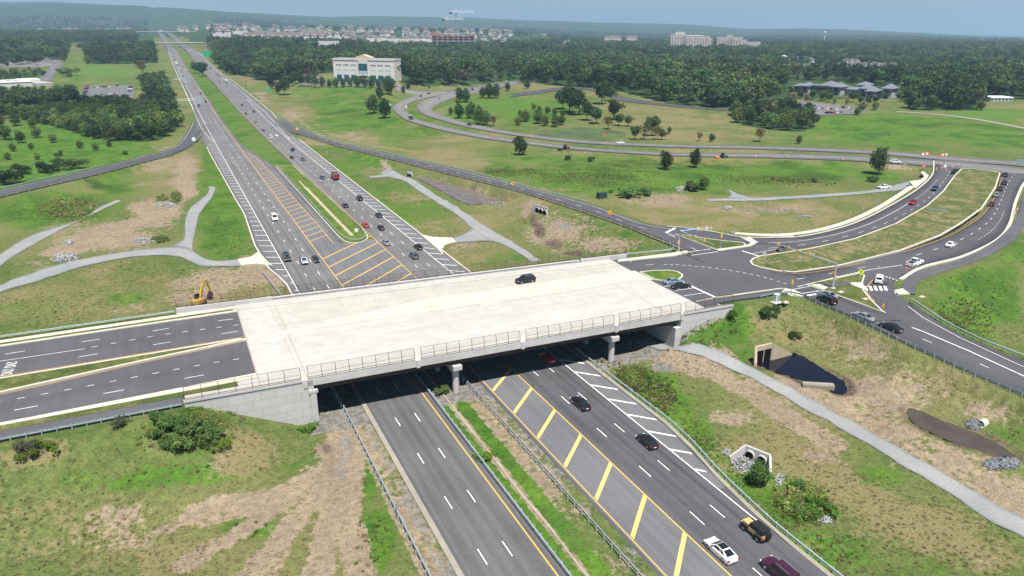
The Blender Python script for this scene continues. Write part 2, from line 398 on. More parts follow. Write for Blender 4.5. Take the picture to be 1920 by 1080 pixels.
def extend(rib, L, dz=0., head=False, n=12):
    """carry a road on in a straight line past the edge of the view"""
    a, b = (rib[0], rib[1]) if head else (rib[-1], rib[-2])
    d = ((a[0]+a[1])-(b[0]+b[1])); d.z = 0; d.normalize()
    more = [(a[0]+d*L*i/n+Vector((0, 0, dz*i/n)), a[1]+d*L*i/n+Vector((0, 0, dz*i/n))) for i in range(1, n+1)]
    return more[::-1]+rib if head else rib+more
rampS = extend(rampS, 140, -2.6); sample(rampS[1:], 'E')
slipS = pxrib([((1678, 527), (1650, 512), ZI), ((1668, 540), (1622, 540), ZI), ((1682, 552), (1632, 560), ZI), ((1705, 567), (1655, 582), 6.8), ((1740, 593), (1690, 608), 6.45)])
trailE = pxrib([((1476, 543), (1462, 550), ZI), ((1440, 546), (1436, 556), ZI), ((1390, 553), (1384, 563), ZI), ((1342, 560), (1334, 571), ZI), ((1318, 564), (1312, 575), ZI)])
sample(trailE, 'E')
trailF = pxrib([((1716, 552), (1690, 548), ZI), ((1722, 527), (1692, 535), ZI), ((1765, 510), (1715, 510), 6.9), ((1840, 485), (1790, 490), 6.5), ((1902, 450), (1865, 452), 5.9), ((1922, 420), (1905, 410), 5.3), ((1950, 380), (1915, 375), 4.6), ((1960, 340), (1925, 345), 4.2)])
sample(trailF, 'E')
zl = lambda st, z0, z1: [(a, b, z0+(z1-z0)*i/(len(st)-1)) for i, (a, b) in enumerate(st)]
loopN = pxrib(zl([((1950, 322), (1950, 345)), ((1920, 316), (1880, 325)), ((1790, 302), (1752, 312)), ((1665, 296), (1665, 306)), ((1590, 291), (1590, 301)), ((1440, 287), (1440, 296)), ((1260, 286), (1260, 292)), ((1085, 275), (1085, 281)), ((960, 260), (960, 267)), ((890, 249), (880, 255)), ((830, 236), (815, 241)), ((782, 223), (765, 226)), ((765, 211), (745, 214)), ((761, 201), (737, 200)), ((775, 190), (760, 186)), ((820, 179), (792, 176)), ((858, 173), (850, 168))], 3.8, 4.0), 4)
loopF = pxrib(zl([((1950, 305), (1950, 322)), ((1920, 302), (1920, 312)), ((1790, 294), (1790, 302)), ((1640, 282), (1640, 289)), ((1435, 274), (1435, 280)), ((1260, 270.5), (1260, 276)), ((1085, 262), (1085, 268)), ((960, 247), (960, 253)), ((880, 231), (880, 239)), ((842, 220), (842, 230)), ((812, 208), (796, 215)), ((815, 199), (781, 200)), ((832, 190), (795, 189)), ((858, 181), (824, 179)), ((880, 174), (850, 171))], 3.8, 4.0), 4)
roadX = pxrib([((830, 171), (870, 182), 4.), ((862, 166), (905, 174), 4.2), ((900, 160), (930, 167), 4.6), ((960, 152), (965, 161), 5.2), ((1010, 147), (1013, 152), 6.)], 5)
loopN = extend(loopN, 160, 0, True); loopF = extend(loopF, 160, 0, True)
for r in (loopN, loopF, roadX): sample(r, 'E', 2.0)
rampW = pxrib([((-120, 392), (-120, 411), 3.6), ((0, 357), (0, 370), 3.4), ((187, 314), (187, 326), 2.8), ((270, 292), (262, 306), 2.2), ((312, 282), (325, 289), 1.5), ((335, 269), (360, 271), .9), ((352, 245), (378, 252), .4), ((360, 222), (385, 232), .05), ((350, 205), (370, 208), 0.)])
sample(rampW[:-6], 'E')
# ------------------------------------------------------------------ the ground sheet
AN = np.radians(np.linspace(-76, 76, 631)); RR = np.concatenate([[5, 15, 25, 35, 45, 52], 60*np.exp(np.arange(0, 726)*.00747)])
AA, RG = np.meshgrid(AN, RR)
GXw, GYw = to_w(np.sin(AA)*RG, np.cos(AA)*RG)
HZ = zbase(GXw, GYw)
near = RG < 1000
def kd(cls):
    P = SAMP[cls]; t = kdtree.KDTree(len(P))
    for i, p in enumerate(P): t.insert((p[0], p[1], 0), i)
    t.balance(); D = np.full(GXw.shape, 1e4); Z = np.zeros(GXw.shape)
    I, J = np.nonzero(near)
    for i, j in zip(I, J):
        _, k, d = t.find((GXw[i, j], GYw[i, j], 0)); D[i, j] = d; Z[i, j] = P[k][2]
    return D, Z
dE, zE = kd('E'); dH, zH = kd('H')
drop = .10+RG*.0007
eE = np.maximum(0, dE-1.1); eH = np.maximum(0, dH-1.2)
SL = .46
HZ = np.where(dE < 200, np.maximum(HZ, zE-drop-SL*np.maximum(0, eE-1.6)), HZ)
HZ = np.where(dE < 200, np.minimum(HZ, zE-drop+.30*np.maximum(0, eE-2)), HZ)
HZ = np.where(dH < 60, np.minimum(HZ, zH-drop+.5*np.maximum(0, eH-2.2)), HZ)
HZ = np.where(dH < 60, np.maximum(HZ, zH-drop-.06*np.maximum(0, eH-1)), HZ)
hwfar = (np.abs(GXw-46) < 32) & (GYw > 700); HZ = np.where(hwfar, zbase(45, GYw)-drop*1.3, HZ)
# under the bridge: level ground between the abutments
ssouth = 110.6-.038*GXw; snorth = 154.1-.068*GXw
ub = (GXw > 14) & (GXw < 90) & (GYw > ssouth-1) & (GYw < snorth+1)
HZ = np.where(ub, np.minimum(HZ, -.1+.9*sm((GXw-70)/12)+.6*sm((25-GXw)/5)), HZ)
nf = (GXw > 13) & (GXw < 90) & (GYw > 60) & (GYw < 190)
e2 = np.maximum(0, np.maximum(ssouth-GYw, GYw-snorth)); HZ = np.where(nf & ~ub, np.minimum(HZ, .9*sm((GXw-70)/12)-.1+.62*e2+.6*sm((25-GXw)/5)), HZ)
blk = ((GXw > -3.2) & (GXw < 15) | (GXw > 90) & (GXw < 102.4)) & (GYw > ssouth+1.2) & (GYw < snorth-1.2)
HZ = np.where(blk, np.minimum(HZ, 5.5), HZ)
LR0 = math.log(60.); 
def hgrid(x, y, H=None):
    H = HZ if H is None else H
    x = np.asarray(x, float); y = np.asarray(y, float)
    gx = x*ON[0]+y*SD[0]; gy = x*ON[1]+y*SD[1]
    r = np.hypot(gx, gy); a = np.arctan2(gx, gy)
    fa = np.clip((a-AN[0])/(AN[1]-AN[0]), 0, len(AN)-1.001)
    fr = np.where(r >= 60, 6+(np.log(np.maximum(r, 1))-LR0)/.00747, np.interp(r, RR[:7], np.arange(7)))
    fr = np.clip(fr, 0, len(RR)-1.001)
    i = fr.astype(int); j = fa.astype(int); u = fr-i; v = fa-j
    return (H[i, j]*(1-v)+H[i, j+1]*v)*(1-u)+(H[i+1, j]*(1-v)+H[i+1, j+1]*v)*u
def G(px, py): return march(px, py, hgrid)
def hz(x, y): return float(hgrid(x, y))
# ponds, basins and swales: pressed into the sheet
def local(px, py, rx, ry):
    c = G(px, py); a = G(px+rx, py)-c; b = (G(px, py-ry)-G(px, py+ry))*.5
    d = a.x*b.y-a.y*b.x
    X, Y = GXw-c.x, GYw-c.y
    return np.hypot((X*b.y-Y*b.x)/d, (-X*a.y+Y*a.x)/d)
for px, py, rx, ry, dp in ((1500, 695, 110, 45, 1.0), (1800, 815, 130, 45, .7), (860, 362, 95, 30, .7), (1040, 450, 60, 55, .9), (290, 410, 60, 40, .5), (1080, 247, 90, 22, .6), (1210, 800, 70, 45, .5), (1420, 385, 110, 16, .5)):
    q = local(px, py, rx, ry); lim = .05*np.clip(dE-2, 0, 60)+0*q
    HZ = HZ-np.minimum(dp*sm(1.15-q), lim)*(dH > 2.5)
def rough_poly(pts, k=4, amp=.35, seed=0):
    """closed world outline, smoothed and roughened"""
    r = random.Random(seed); n = len(pts); out = []
    for i in range(n):
        p0, p1, p2, p3 = pts[i-1], pts[i], pts[(i+1) % n], pts[(i+2) % n]
        for j in range(k):
            t = j/k; q = .5*((2*p1)+(p2-p0)*t+(2*p0-5*p1+4*p2-p3)*t*t+(3*p1-p0-3*p2+p3)*t**3)
            out.append(V3((q.x+r.uniform(-amp, amp), q.y+r.uniform(-amp, amp), 0)))
    return out
PONDS = {}; RINGS = []
def pond(key, px, dz, seed=0, amp=.3):
    global HZ
    z = float(np.percentile([G(*p).z for p in px], 55))+dz
    P = rough_poly([at(p[0], p[1], z) for p in px], 4, amp, seed)
    ins = inpoly(GXw, GYw, P); c = np.array([[p.x, p.y] for p in P])
    bb = (GXw > c[:, 0].min()-23) & (GXw < c[:, 0].max()+23) & (GYw > c[:, 1].min()-23) & (GYw < c[:, 1].max()+23)
    I, J = np.nonzero(bb); d = np.full(GXw.shape, 99.)
    for i, j in zip(I, J): d[i, j] = np.hypot(c[:, 0]-GXw[i, j], c[:, 1]-GYw[i, j]).min()
    HZ = np.where(ins, np.minimum(HZ, z-.15-.3*sm(d/2)), HZ)
    HZ = np.where(~ins & (d < 8), np.maximum(HZ, z+.16-.28*np.maximum(0, d-2.5)), HZ)
    HZ = np.where(~ins & (d < 12) & (dE > 2.3), np.minimum(HZ, z+.16+.22*np.maximum(0, d-1.2)+.02*d*d), HZ)
    RINGS.append((d, ins)); PONDS[key] = (P, z)
pond('dark', [(1417, 680), (1450, 668), (1484, 661), (1511, 670), (1542, 690), (1568, 706), (1585, 718), (1588, 734), (1572, 740), (1556, 732), (1530, 722), (1505, 715), (1467, 702), (1435, 690)], -.25, 1, .2)
pond('brown', [(1698, 775), (1701, 766), (1712, 766), (1730, 771), (1760, 785), (1800, 800), (1850, 821), (1880, 838), (1903, 856), (1880, 856), (1850, 848), (1790, 830), (1750, 813), (1720, 797)], -.2, 2, .15)
pond('silt', [(782, 332), (810, 335), (850, 346), (905, 361), (945, 375), (935, 380), (905, 382), (878, 383), (855, 373), (830, 359), (805, 346)], -.2, 3, .15)
pond('algae', [(1000, 250), (1030, 243), (1090, 239), (1140, 243), (1170, 248), (1168, 256), (1130, 262), (1070, 261), (1020, 257)], -.15, 4, .8)
# gravel paths lie on the sheet
def gpath(st): 
    P = [(G(*a), G(*b)) for a, b in st]
    R = []
    for a, b in catmull(P, 1.6):
        d = (b-a); u = d.normalized() if d.length > .1 else d; R.append((a+u*(float(vnoise(a.x*1.0, a.y, 1.7, 5))-.5)*.9, b+u*(float(vnoise(b.x, b.y, 1.7, 6))-.5)*.9))
    return R
PATHS = {
 'a': gpath([((-60, 522), (-60, 560)), ((0, 477), (0, 499)), ((62, 440), (52, 465)), ((150, 412), (125, 425)), ((185, 390), (175, 401)), ((220, 375), (228, 377))]),
 'b': gpath([((-70, 575), (-70, 590)), ((0, 535), (0, 548)), ((50, 515), (58, 532)), ((125, 492), (150, 502)), ((225, 473), (250, 482)), ((312, 463), (330, 481)), ((350, 464), (375, 499)), ((390, 487), (410, 500)), ((447, 487), (450, 499))]),
 'c': gpath([((391, 349), (404, 351)), ((389, 363), (398, 369)), ((357, 390), (375, 400)), ((347, 415), (367, 430)), ((345, 447), (361, 468)), ((318, 464), (378, 486))]),
 'd': gpath([((728, 315), (714, 324)), ((748, 325), (727, 332)), ((780, 339), (757, 339)), ((817, 365), (792, 363)), ((870, 397), (855, 402)), ((905, 420), (887, 430)), ((935, 439), (915, 448)), ((962, 454), (950, 462)), ((1016, 490), (998, 491))]),
 'e': gpath([((692, 331), (693, 334)), ((712, 328), (714, 333)), ((731, 321), (742, 331))]),
 'f': gpath([((886, 426), (932, 452)), ((873, 437), (897, 453)), ((850, 445), (857, 455))]),
 'g': gpath([((1215, 630), (1190, 648)), ((1242, 645), (1238, 657)), ((1280, 647), (1290, 662)), ((1350, 657), (1347, 682)), ((1385, 674), (1390, 700)), ((1440, 705), (1440, 727)), ((1515, 745), (1515, 770)), ((1632, 810), (1590, 810)), ((1740, 870), (1665, 857)), ((1825, 920), (1752, 907)), ((1920, 975), (1865, 982)), ((1990, 1015), (1930, 1014)), ((2080, 1065), (2040, 1075))]),
 'h': gpath([((1325, 373), (1330, 377)), ((1400, 371), (1400, 377)), ((1440, 370), (1440, 376)), ((1540, 364), (1540, 370)), ((1640, 355), (1645, 361)), ((1702, 340), (1712, 349))]),
 'i': gpath([((1362, 356), (1370, 357)), ((1371, 362), (1384, 364)), ((1362, 371), (1410, 371))])}
PATHS['g'] = extend(PATHS['g'], 90, 0, n=50)
for k, rib in PATHS.items():
    P = [p[0] for p in rib]+[p[1] for p in rib[::-1]]
    c = np.array([[p.x, p.y] for p in P])
    bb = (GXw > c[:, 0].min()-2) & (GXw < c[:, 0].max()+2) & (GYw > c[:, 1].min()-2) & (GYw < c[:, 1].max()+2)
    ins = np.zeros(GXw.shape, bool); ins[bb] = inpoly(GXw[bb], GYw[bb], P); PATHS[k] = (rib, ins)
HBEFORE = HZ.copy()
for rib, ins in PATHS.values(): HZ = np.where(ins, HBEFORE-.16, HZ)
# ------------------------------------------------------------------ what grows or lies where
CV = np.zeros(GXw.shape+(8,), np.float32)     # dirt lush dry weeds | floor gravel mud mown
DIRT, LUSH, DRY, WEED, FLOOR, GRAV, MUD, MOWN = range(8)
def blob(ch, *L):
    for px, py, rx, ry, s in L:
        q = local(px, py, rx, ry); CV[..., ch] = np.maximum(CV[..., ch], s*sm(1.25-q*.9))
# close to the viewer
blob(DRY, (120, 990, 260, 90, .5), (300, 1050, 300, 60, .55), (460, 850, 75, 45, .95), (60, 850, 90, 30, .6), (420, 820, 60, 40, .5), (1460, 840, 150, 60, .75), (1700, 1000, 200, 70, .62), (1850, 1040, 90, 40, .9), (1620, 930, 80, 40, .6),
     (1480, 615, 95, 45, .85), (1760, 720, 110, 40, .75), (1600, 650, 110, 35, .7), (1290, 680, 80, 30, .6), (1150, 690, 40, 25, .6), (100, 560, 150, 40, .5), (250, 520, 140, 35, .5), (330, 300, 60, 35, .8), (300, 330, 60, 40, .75), (430, 540, 120, 40, .8), (150, 640, 250, 30, .45),
     (1630, 440, 200, 35, .62), (1750, 400, 60, 40, .5), (1500, 485, 60, 14, .7), (1300, 410, 200, 30, .7), (1500, 395, 160, 25, .7), (1640, 390, 60, 30, .55), (900, 430, 80, 40, .65), (980, 370, 120, 40, .55), (830, 300, 100, 22, .85), (680, 260, 50, 20, .7), (560, 210, 40, 20, .7),
     (1260, 225, 130, 30, .62), (1400, 240, 120, 20, .5), (1300, 255, 200, 12, .6), (870, 480, 60, 20, .6), (820, 430, 60, 25, .5), (760, 370, 60, 20, .5), (700, 320, 60, 15, .4), (470, 150, 25, 14, .7), (500, 190, 20, 12, .6), (1480, 190, 30, 10, .5), (880, 255, 150, 10, .6), (1180, 283, 250, 4, .6))
blob(DIRT, (1600, 670, 150, 45, .5), (1520, 620, 80, 30, .42), (1850, 740, 80, 30, .4), (650, 800, 30, 45, 1.), (640, 850, 45, 40, 1.), (590, 900, 50, 35, .95), (510, 935, 70, 22, .9), (430, 955, 60, 14, .85), (560, 990, 80, 50, .36), (640, 1040, 50, 55, .5), (480, 1050, 60, 30, .3), (230, 970, 90, 30, .55), (200, 1010, 120, 40, .45), (400, 860, 70, 35, .4), (280, 960, 40, 16, .5),
     (1330, 690, 50, 30, .7), (1400, 720, 60, 22, .8), (1460, 755, 60, 18, .7), (1370, 780, 55, 22, .85), (1540, 860, 60, 20, .4), (1640, 750, 190, 70, .8), (1560, 760, 60, 30, .85), (1780, 870, 130, 30, .85), (1880, 920, 70, 30, .8), (1850, 770, 60, 30, .7), (1690, 1030, 60, 25, .4), (1840, 1050, 50, 25, .6), (1700, 720, 90, 30, .4), (1500, 640, 60, 30, .35),
     (200, 440, 130, 30, .85), (290, 400, 60, 40, .85), (345, 330, 30, 45, .8), (300, 290, 50, 30, .5), (120, 450, 40, 30, .6), (60, 500, 60, 20, .5), (420, 520, 100, 30, .8), (360, 560, 70, 20, .75), (470, 500, 40, 25, .85), (520, 520, 20, 30, .9), (210, 580, 60, 8, .5), (270, 575, 40, 12, .6),
     (1040, 440, 80, 45, .75), (1140, 460, 70, 18, .8), (1230, 375, 90, 16, .55), (900, 370, 40, 20, .5), (1000, 400, 40, 25, .5), (870, 450, 50, 20, .5), (1080, 410, 60, 20, .45), (845, 345, 60, 14, .4), (1440, 395, 110, 12, .6), (1770, 433, 40, 8, .7), (1680, 315, 45, 6, .7),
     (450, 130, 20, 30, .4), (485, 185, 22, 16, .75), (540, 220, 30, 14, .6), (600, 265, 60, 10, .55), (640, 255, 60, 12, .5), (1440, 215, 30, 5, .4), (1000, 385, 20, 10, .5))
blob(LUSH, (1250, 325, 420, 34, .78), (700, 220, 170, 60, .75), (1650, 240, 320, 40, .8), (1120, 350, 260, 22, .7), (620, 170, 120, 14, .7), (400, 330, 40, 80, .7), (150, 560, 200, 30, .45), (760, 390, 110, 50, .6), (870, 200, 60, 40, .7), (1000, 205, 120, 30, .8), (150, 130, 200, 40, .5), (700, 1010, 45, 90, 1.), (690, 900, 22, 60, .9), (330, 890, 180, 30, .8), (150, 900, 120, 40, .5), (470, 990, 70, 24, .8), (360, 1040, 80, 30, .5), (80, 1000, 60, 30, .5), (370, 830, 60, 40, .8), (560, 880, 50, 22, .6), (470, 990, 60, 18, .6), (1215, 730, 75, 50, .95), (1160, 690, 40, 30, .6), (1300, 820, 60, 50, .9), (1250, 760, 60, 40, 1.), (1490, 930, 70, 60, .9), (1560, 1030, 120, 50, .9), (1640, 900, 60, 35, .8), (1430, 1010, 60, 40, .6), (1750, 1060, 100, 30, .6), (1350, 610, 70, 35, .95),
     (1320, 600, 40, 25, 1.), (1830, 560, 100, 70, .8), (1800, 620, 100, 40, .7), (1900, 480, 40, 60, .7), (1600, 575, 30, 12, .8), (1620, 560, 30, 14, .8), (420, 440, 55, 60, .95), (390, 300, 25, 40, .8), (130, 270, 200, 70, 1.), (40, 330, 90, 20, .9), (60, 400, 90, 40, .9), (160, 380, 90, 40, .75), (230, 350, 60, 25, .8), (60, 570, 120, 25, .6), (240, 560, 60, 14, .8), (360, 470, 30, 40, .2),
     (700, 300, 60, 25, .85), (650, 320, 50, 25, .7), (740, 370, 70, 35, .7), (800, 420, 60, 25, .6), (420, 250, 50, 120, .8), (380, 170, 30, 40, .8), (560, 400, 40, 60, .8), (640, 400, 30, 40, .9), (1000, 300, 260, 25, .6), (1300, 340, 220, 25, .8), (1500, 320, 180, 20, .95), (1650, 330, 60, 14, .8), (1060, 345, 140, 20, .7), (1130, 420, 120, 8, .6), (920, 490, 40, 10, .5), (1220, 515, 40, 6, .8), (1400, 455, 50, 6, .7),
     (640, 200, 90, 35, .8), (700, 240, 100, 20, .7), (960, 195, 110, 18, .95), (880, 215, 50, 16, .9), (1290, 215, 60, 10, .6), (1650, 230, 250, 22, .85), (1850, 250, 120, 40, .75), (1860, 215, 120, 12, .95), (1500, 250, 60, 14, .6), (190, 135, 70, 14, .8), (200, 180, 60, 10, .4), (120, 240, 130, 20, .8), (1000, 420, 40, 10, .5), (960, 480, 50, 12, .6), (1180, 440, 40, 8, .6))
blob(WEED, (1190, 715, 40, 30, .7), (1240, 745, 30, 30, .7), (1280, 830, 40, 25, .6), (1510, 945, 50, 40, .8), (130, 390, 60, 22, .85), (180, 350, 30, 12, .7), (1250, 310, 250, 12, .6), (1500, 335, 100, 14, .6), (1100, 335, 100, 12, .5), (960, 320, 80, 12, .5), (1420, 330, 60, 14, .5), (650, 215, 60, 16, .5), (560, 190, 40, 10, .3), (1800, 600, 60, 30, .3), (1750, 235, 90, 8, .6), (350, 790, 110, 40, .5), (330, 370, 12, 14, .9), (305, 372, 14, 6, .9), (300, 450, 20, 7, .8), (1530, 670, 0.1, 0.1, 0))
blob(MUD, (1000, 412, 12, 18, .75), (1012, 435, 16, 18, .75), (1040, 460, 28, 12, .75), (1075, 476, 28, 8, .65), (1575, 728, 35, 16, .45), (620, 870, 14, 40, .35), (1660, 830, 40, 30, .25), (190, 380, 20, 14, .5), (270, 370, 30, 8, .4), (1130, 262, 60, 5, .2), (1880, 900, 60, 18, .35))
blob(GRAV, (1190, 650, 35, 18, .9), (1130, 655, 40, 14, .8), (615, 790, 18, 25, .55), (1240, 690, 30, 12, .6), (860, 460, 0.1, 0.1, 0), (1010, 440, 30, 10, .3), (1060, 425, 20, 12, .5), (560, 930, 40, 14, .35), (1480, 400, 40, 5, .4))
blob(MOWN, (190, 133, 75, 14, .9), (210, 70, 90, 6, .7), (1860, 214, 130, 10, .8), (470, 160, 40, 30, .4), (960, 195, 100, 16, .5), (1000, 80, 60, 4, .4))
def line(ch, px, w, s, soft=.8):
    P = [G(*q) for q in px]; P = [p for a, b in zip(P[:-1], P[1:]) for p in [a.lerp(b, i/8) for i in range(8)]]+[P[-1]]
    c = np.array([[p.x, p.y] for p in P]); bb = (GXw > c[:, 0].min()-8) & (GXw < c[:, 0].max()+8) & (GYw > c[:, 1].min()-8) & (GYw < c[:, 1].max()+8)
    I, J = np.nonzero(bb)
    for i, j in zip(I, J):
        d = np.hypot(c[:, 0]-GXw[i, j], c[:, 1]-GYw[i, j]).min()
        CV[i, j, ch] = max(CV[i, j, ch], s*float(sm(1+soft-d/w)))
# worn wheel tracks and bare lines
line(DIRT, [(632, 790), (640, 830), (628, 868), (595, 895), (540, 920), (480, 938), (420, 948), (365, 968)], 1.7, 1.)
line(DIRT, [(655, 800), (660, 860), (640, 900), (600, 930), (560, 965), (530, 1010), (500, 1070)], 1.5, .95)
line(DIRT, [(665, 850), (662, 900), (655, 960), (660, 1020), (680, 1075)], 1.5, .9); line(DIRT, [(640, 900), (620, 960), (600, 1030), (590, 1079)], 1.4, .85); line(DIRT, [(560, 930), (500, 965), (430, 1010), (350, 1060)], 1.2, .75); line(DIRT, [(420, 948), (330, 985), (250, 1010)], 1.2, .6)
line(MUD, [(606, 822), (616, 850), (606, 878), (584, 898)], .6, .36); line(GRAV, [(640, 800), (650, 850), (640, 890)], 1.0, .4)
for q in ([(648, 800), (650, 860), (625, 900), (560, 940), (470, 960), (380, 985)], [(625, 880), (570, 915), (500, 935), (430, 950), (360, 965)], [(655, 870), (640, 930), (625, 1000), (620, 1075)], [(640, 890), (610, 930), (560, 985), (500, 1040), (450, 1079)], [(650, 880), (655, 940), (650, 1010), (655, 1079)], [(630, 900), (590, 950), (540, 1000), (470, 1050)]): line(DIRT, q, .55, 1., .6)
line(DIRT, [(540, 205), (570, 232), (610, 262), (640, 275)], 2.0, .9); line(DRY, [(515, 182), (560, 212), (620, 250), (690, 272), (780, 285)], 2.5, .9); line(DIRT, [(680, 280), (715, 300), (730, 318)], 1.2, .9)
line(DIRT, [(1250, 665), (1330, 695), (1420, 745), (1490, 790), (1560, 830)], 2.2, .9); line(DIRT, [(1480, 720), (1560, 760), (1640, 800), (1740, 850), (1850, 910), (1919, 950)], 3.0, .95); line(DRY, [(1440, 850), (1560, 900), (1680, 970), (1800, 1030)], 4., .8)
line(LUSH, [(1130, 690), (1190, 740), (1260, 800), (1320, 850), (1400, 900)], 4., .9); line(LUSH, [(1290, 640), (1340, 600), (1370, 580)], 4, 1.); line(DIRT, [(120, 470), (200, 440), (290, 405), (330, 370)], 5, .95); line(DIRT, [(350, 300), (345, 335), (350, 365)], 3.5, .85); line(DIRT, [(395, 545), (430, 530), (480, 515), (520, 520)], 4, .9)
for d_, ins_ in RINGS[:3]: CV[..., MUD] = np.maximum(CV[..., MUD], .62*sm(1.5-d_/1.6)*~ins_); CV[..., LUSH] = np.maximum(CV[..., LUSH], .4*sm(2-d_/3)*~ins_)
# lines measured across the highway
yy, xx = GYw, GXw
low = yy < 112
CV[..., GRAV] = np.maximum(CV[..., GRAV], np.where(low & (xx > 22.6) & (xx < 24.6), .5, 0)+np.where(low & (xx > 45.4) & (xx < 47.5), .5, 0)+np.where((yy < 158) & (yy > 106) & (xx > 14) & (xx < 100), .8, 0))
CV[..., DIRT] = np.maximum(CV[..., DIRT], np.where(low & (xx > 20.2) & (xx < 24.2), .72, 0)+np.where(low & (xx > 41.5) & (xx < 45.5), .62, 0)+np.where(low & (xx > 38.1) & (xx < 39.3), .8, 0))
CV[..., LUSH] = np.maximum(CV[..., LUSH], np.where(low & (xx > 36) & (xx < 42), .9, 0)+np.where((yy > 220) & (yy < 1500) & (xx > 37) & (xx < 54), .6, 0))
rr = np.hypot(GXw, GYw)
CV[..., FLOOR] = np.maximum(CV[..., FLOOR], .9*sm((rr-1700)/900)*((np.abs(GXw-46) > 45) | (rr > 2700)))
hv = GXw-46
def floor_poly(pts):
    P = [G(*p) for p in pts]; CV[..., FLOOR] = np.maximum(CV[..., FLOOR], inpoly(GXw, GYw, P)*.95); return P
FOREST = {}
def soft_poly(pts):
    P = [G(*p) for p in pts]; CV[..., WEED] = np.maximum(CV[..., WEED], inpoly(GXw, GYw, P)*.6); return P
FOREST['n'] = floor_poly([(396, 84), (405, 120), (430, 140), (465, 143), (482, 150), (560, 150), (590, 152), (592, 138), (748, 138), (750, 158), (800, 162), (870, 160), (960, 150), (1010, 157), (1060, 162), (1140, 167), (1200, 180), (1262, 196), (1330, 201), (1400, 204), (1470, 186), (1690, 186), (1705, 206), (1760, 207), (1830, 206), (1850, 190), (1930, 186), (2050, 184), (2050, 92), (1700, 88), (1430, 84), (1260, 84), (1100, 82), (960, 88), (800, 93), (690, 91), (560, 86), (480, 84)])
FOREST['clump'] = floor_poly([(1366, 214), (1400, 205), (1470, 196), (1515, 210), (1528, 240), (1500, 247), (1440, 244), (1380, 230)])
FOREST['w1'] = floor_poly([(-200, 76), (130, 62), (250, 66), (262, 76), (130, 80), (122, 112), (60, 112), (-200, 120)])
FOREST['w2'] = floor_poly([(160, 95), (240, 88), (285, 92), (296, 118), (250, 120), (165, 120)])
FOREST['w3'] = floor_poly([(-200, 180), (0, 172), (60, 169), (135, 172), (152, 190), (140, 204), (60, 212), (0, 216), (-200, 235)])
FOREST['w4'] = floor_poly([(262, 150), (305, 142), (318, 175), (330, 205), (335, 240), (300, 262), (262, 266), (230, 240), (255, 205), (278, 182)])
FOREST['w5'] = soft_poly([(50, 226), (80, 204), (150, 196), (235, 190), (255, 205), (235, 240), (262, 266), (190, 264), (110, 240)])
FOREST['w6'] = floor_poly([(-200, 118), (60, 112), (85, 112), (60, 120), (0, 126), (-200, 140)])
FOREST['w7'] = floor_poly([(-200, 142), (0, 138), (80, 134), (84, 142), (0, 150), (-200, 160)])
CV[dE < 2.2] *= .6
CV = np.clip(CV, 0, 1)
nr, na = GXw.shape
V = np.stack([GXw, GYw, HZ], -1).reshape(-1, 3)
ii = (np.arange(nr-1)[:, None]*na+np.arange(na-1)[None]).ravel()
ground = mesh_np('ground', V, np.stack([ii, ii+1, ii+na+1, ii+na], -1)[:, ::-1], [], smooth=True); struct(ground)
for nm, sl_ in (('coverA', slice(0, 4)), ('coverB', slice(4, 8))):
    at_ = ground.data.attributes.new(nm, 'FLOAT_COLOR', 'POINT'); at_.data.foreach_set('color', CV[..., sl_].reshape(-1).copy())
k = NT('meadow_ground'); P = k.pos(); k.b.inputs['Roughness'].default_value = .95; k.b.inputs['Specular IOR Level'].default_value = .08
def attr(n):
    a = k.n('ShaderNodeAttribute', attribute_name=n); s = k.n('ShaderNodeSeparateColor'); k.l(a.outputs['Color'], s.inputs[0])
    return [s.outputs[0], s.outputs[1], s.outputs[2], a.outputs['Alpha']]
A_, B_ = attr('coverA'), attr('coverB')
nbig = k.noise(P, .02, 5, .6); nmid = k.noise(P, .16, 5, .65); nfin = k.noise(P, .9, 4, .7); ntin = k.noise(P, 3.2, 3, .7)
nst = k.noise(k.pos((.25, 1.6, 1)), .8, 4, .7)
nm2 = k.noise(P, .055, 4, .6)
edge_n = k.math('ADD', k.math('MULTIPLY', k.math('SUBTRACT', nm2, .5), 1.5), k.math('ADD', k.math('MULTIPLY', k.math('SUBTRACT', nmid, .5), 1.3), k.math('MULTIPLY', k.math('SUBTRACT', nfin, .5), 1.5)))
def mask(s, lo=.30, hi=.70, nz=1.):
    lo -= .06; hi += .08
    return k.ramp(k.math('ADD', s, k.math('MULTIPLY', edge_n, nz)), lo, hi)
gate = lambda s, m: k.math('MULTIPLY', m, k.ramp(s, .02, .12))
col = k.mix(k.ramp(nmid, .35, .65), (.118, .143, .046), (.068, .110, .027))
col = k.mix(k.ramp(nbig, .40, .66), col, (.165, .158, .068))
col = k.mix(gate(A_[1], mask(A_[1])), col, k.mix(k.ramp(nmid, .38, .62), (.052, .126, .017), (.090, .168, .024)))
col = k.mix(k.math('MULTIPLY', gate(A_[1], mask(A_[1])), k.ramp(nm2, .50, .62, 0, .65)), col, (.040, .090, .016))
col = k.mix(gate(B_[3], mask(B_[3])), col, (.092, .165, .034))
col = k.mix(gate(A_[2], mask(A_[2], .36, .66, 1.3)), col, k.mix(k.ramp(nfin, .35, .65), (.235, .195, .105), (.15, .14, .062)))
col = k.mix(gate(A_[0], mask(A_[0], .40, .66, 1.2)), col, k.mix(k.ramp(nmid, .35, .65), (.275, .22, .15), (.225, .18, .13)))
col = k.mix(gate(A_[3], mask(A_[3], .40, .62, 1.3)), col, k.mix(k.ramp(nfin, .35, .65), (.028, .062, .014), (.062, .10, .022)))
col = k.mix(gate(B_[1], mask(B_[1], .38, .62, .8)), col, k.mix(k.ramp(nfin, .35, .65), (.155, .145, .13), (.20, .19, .172)))
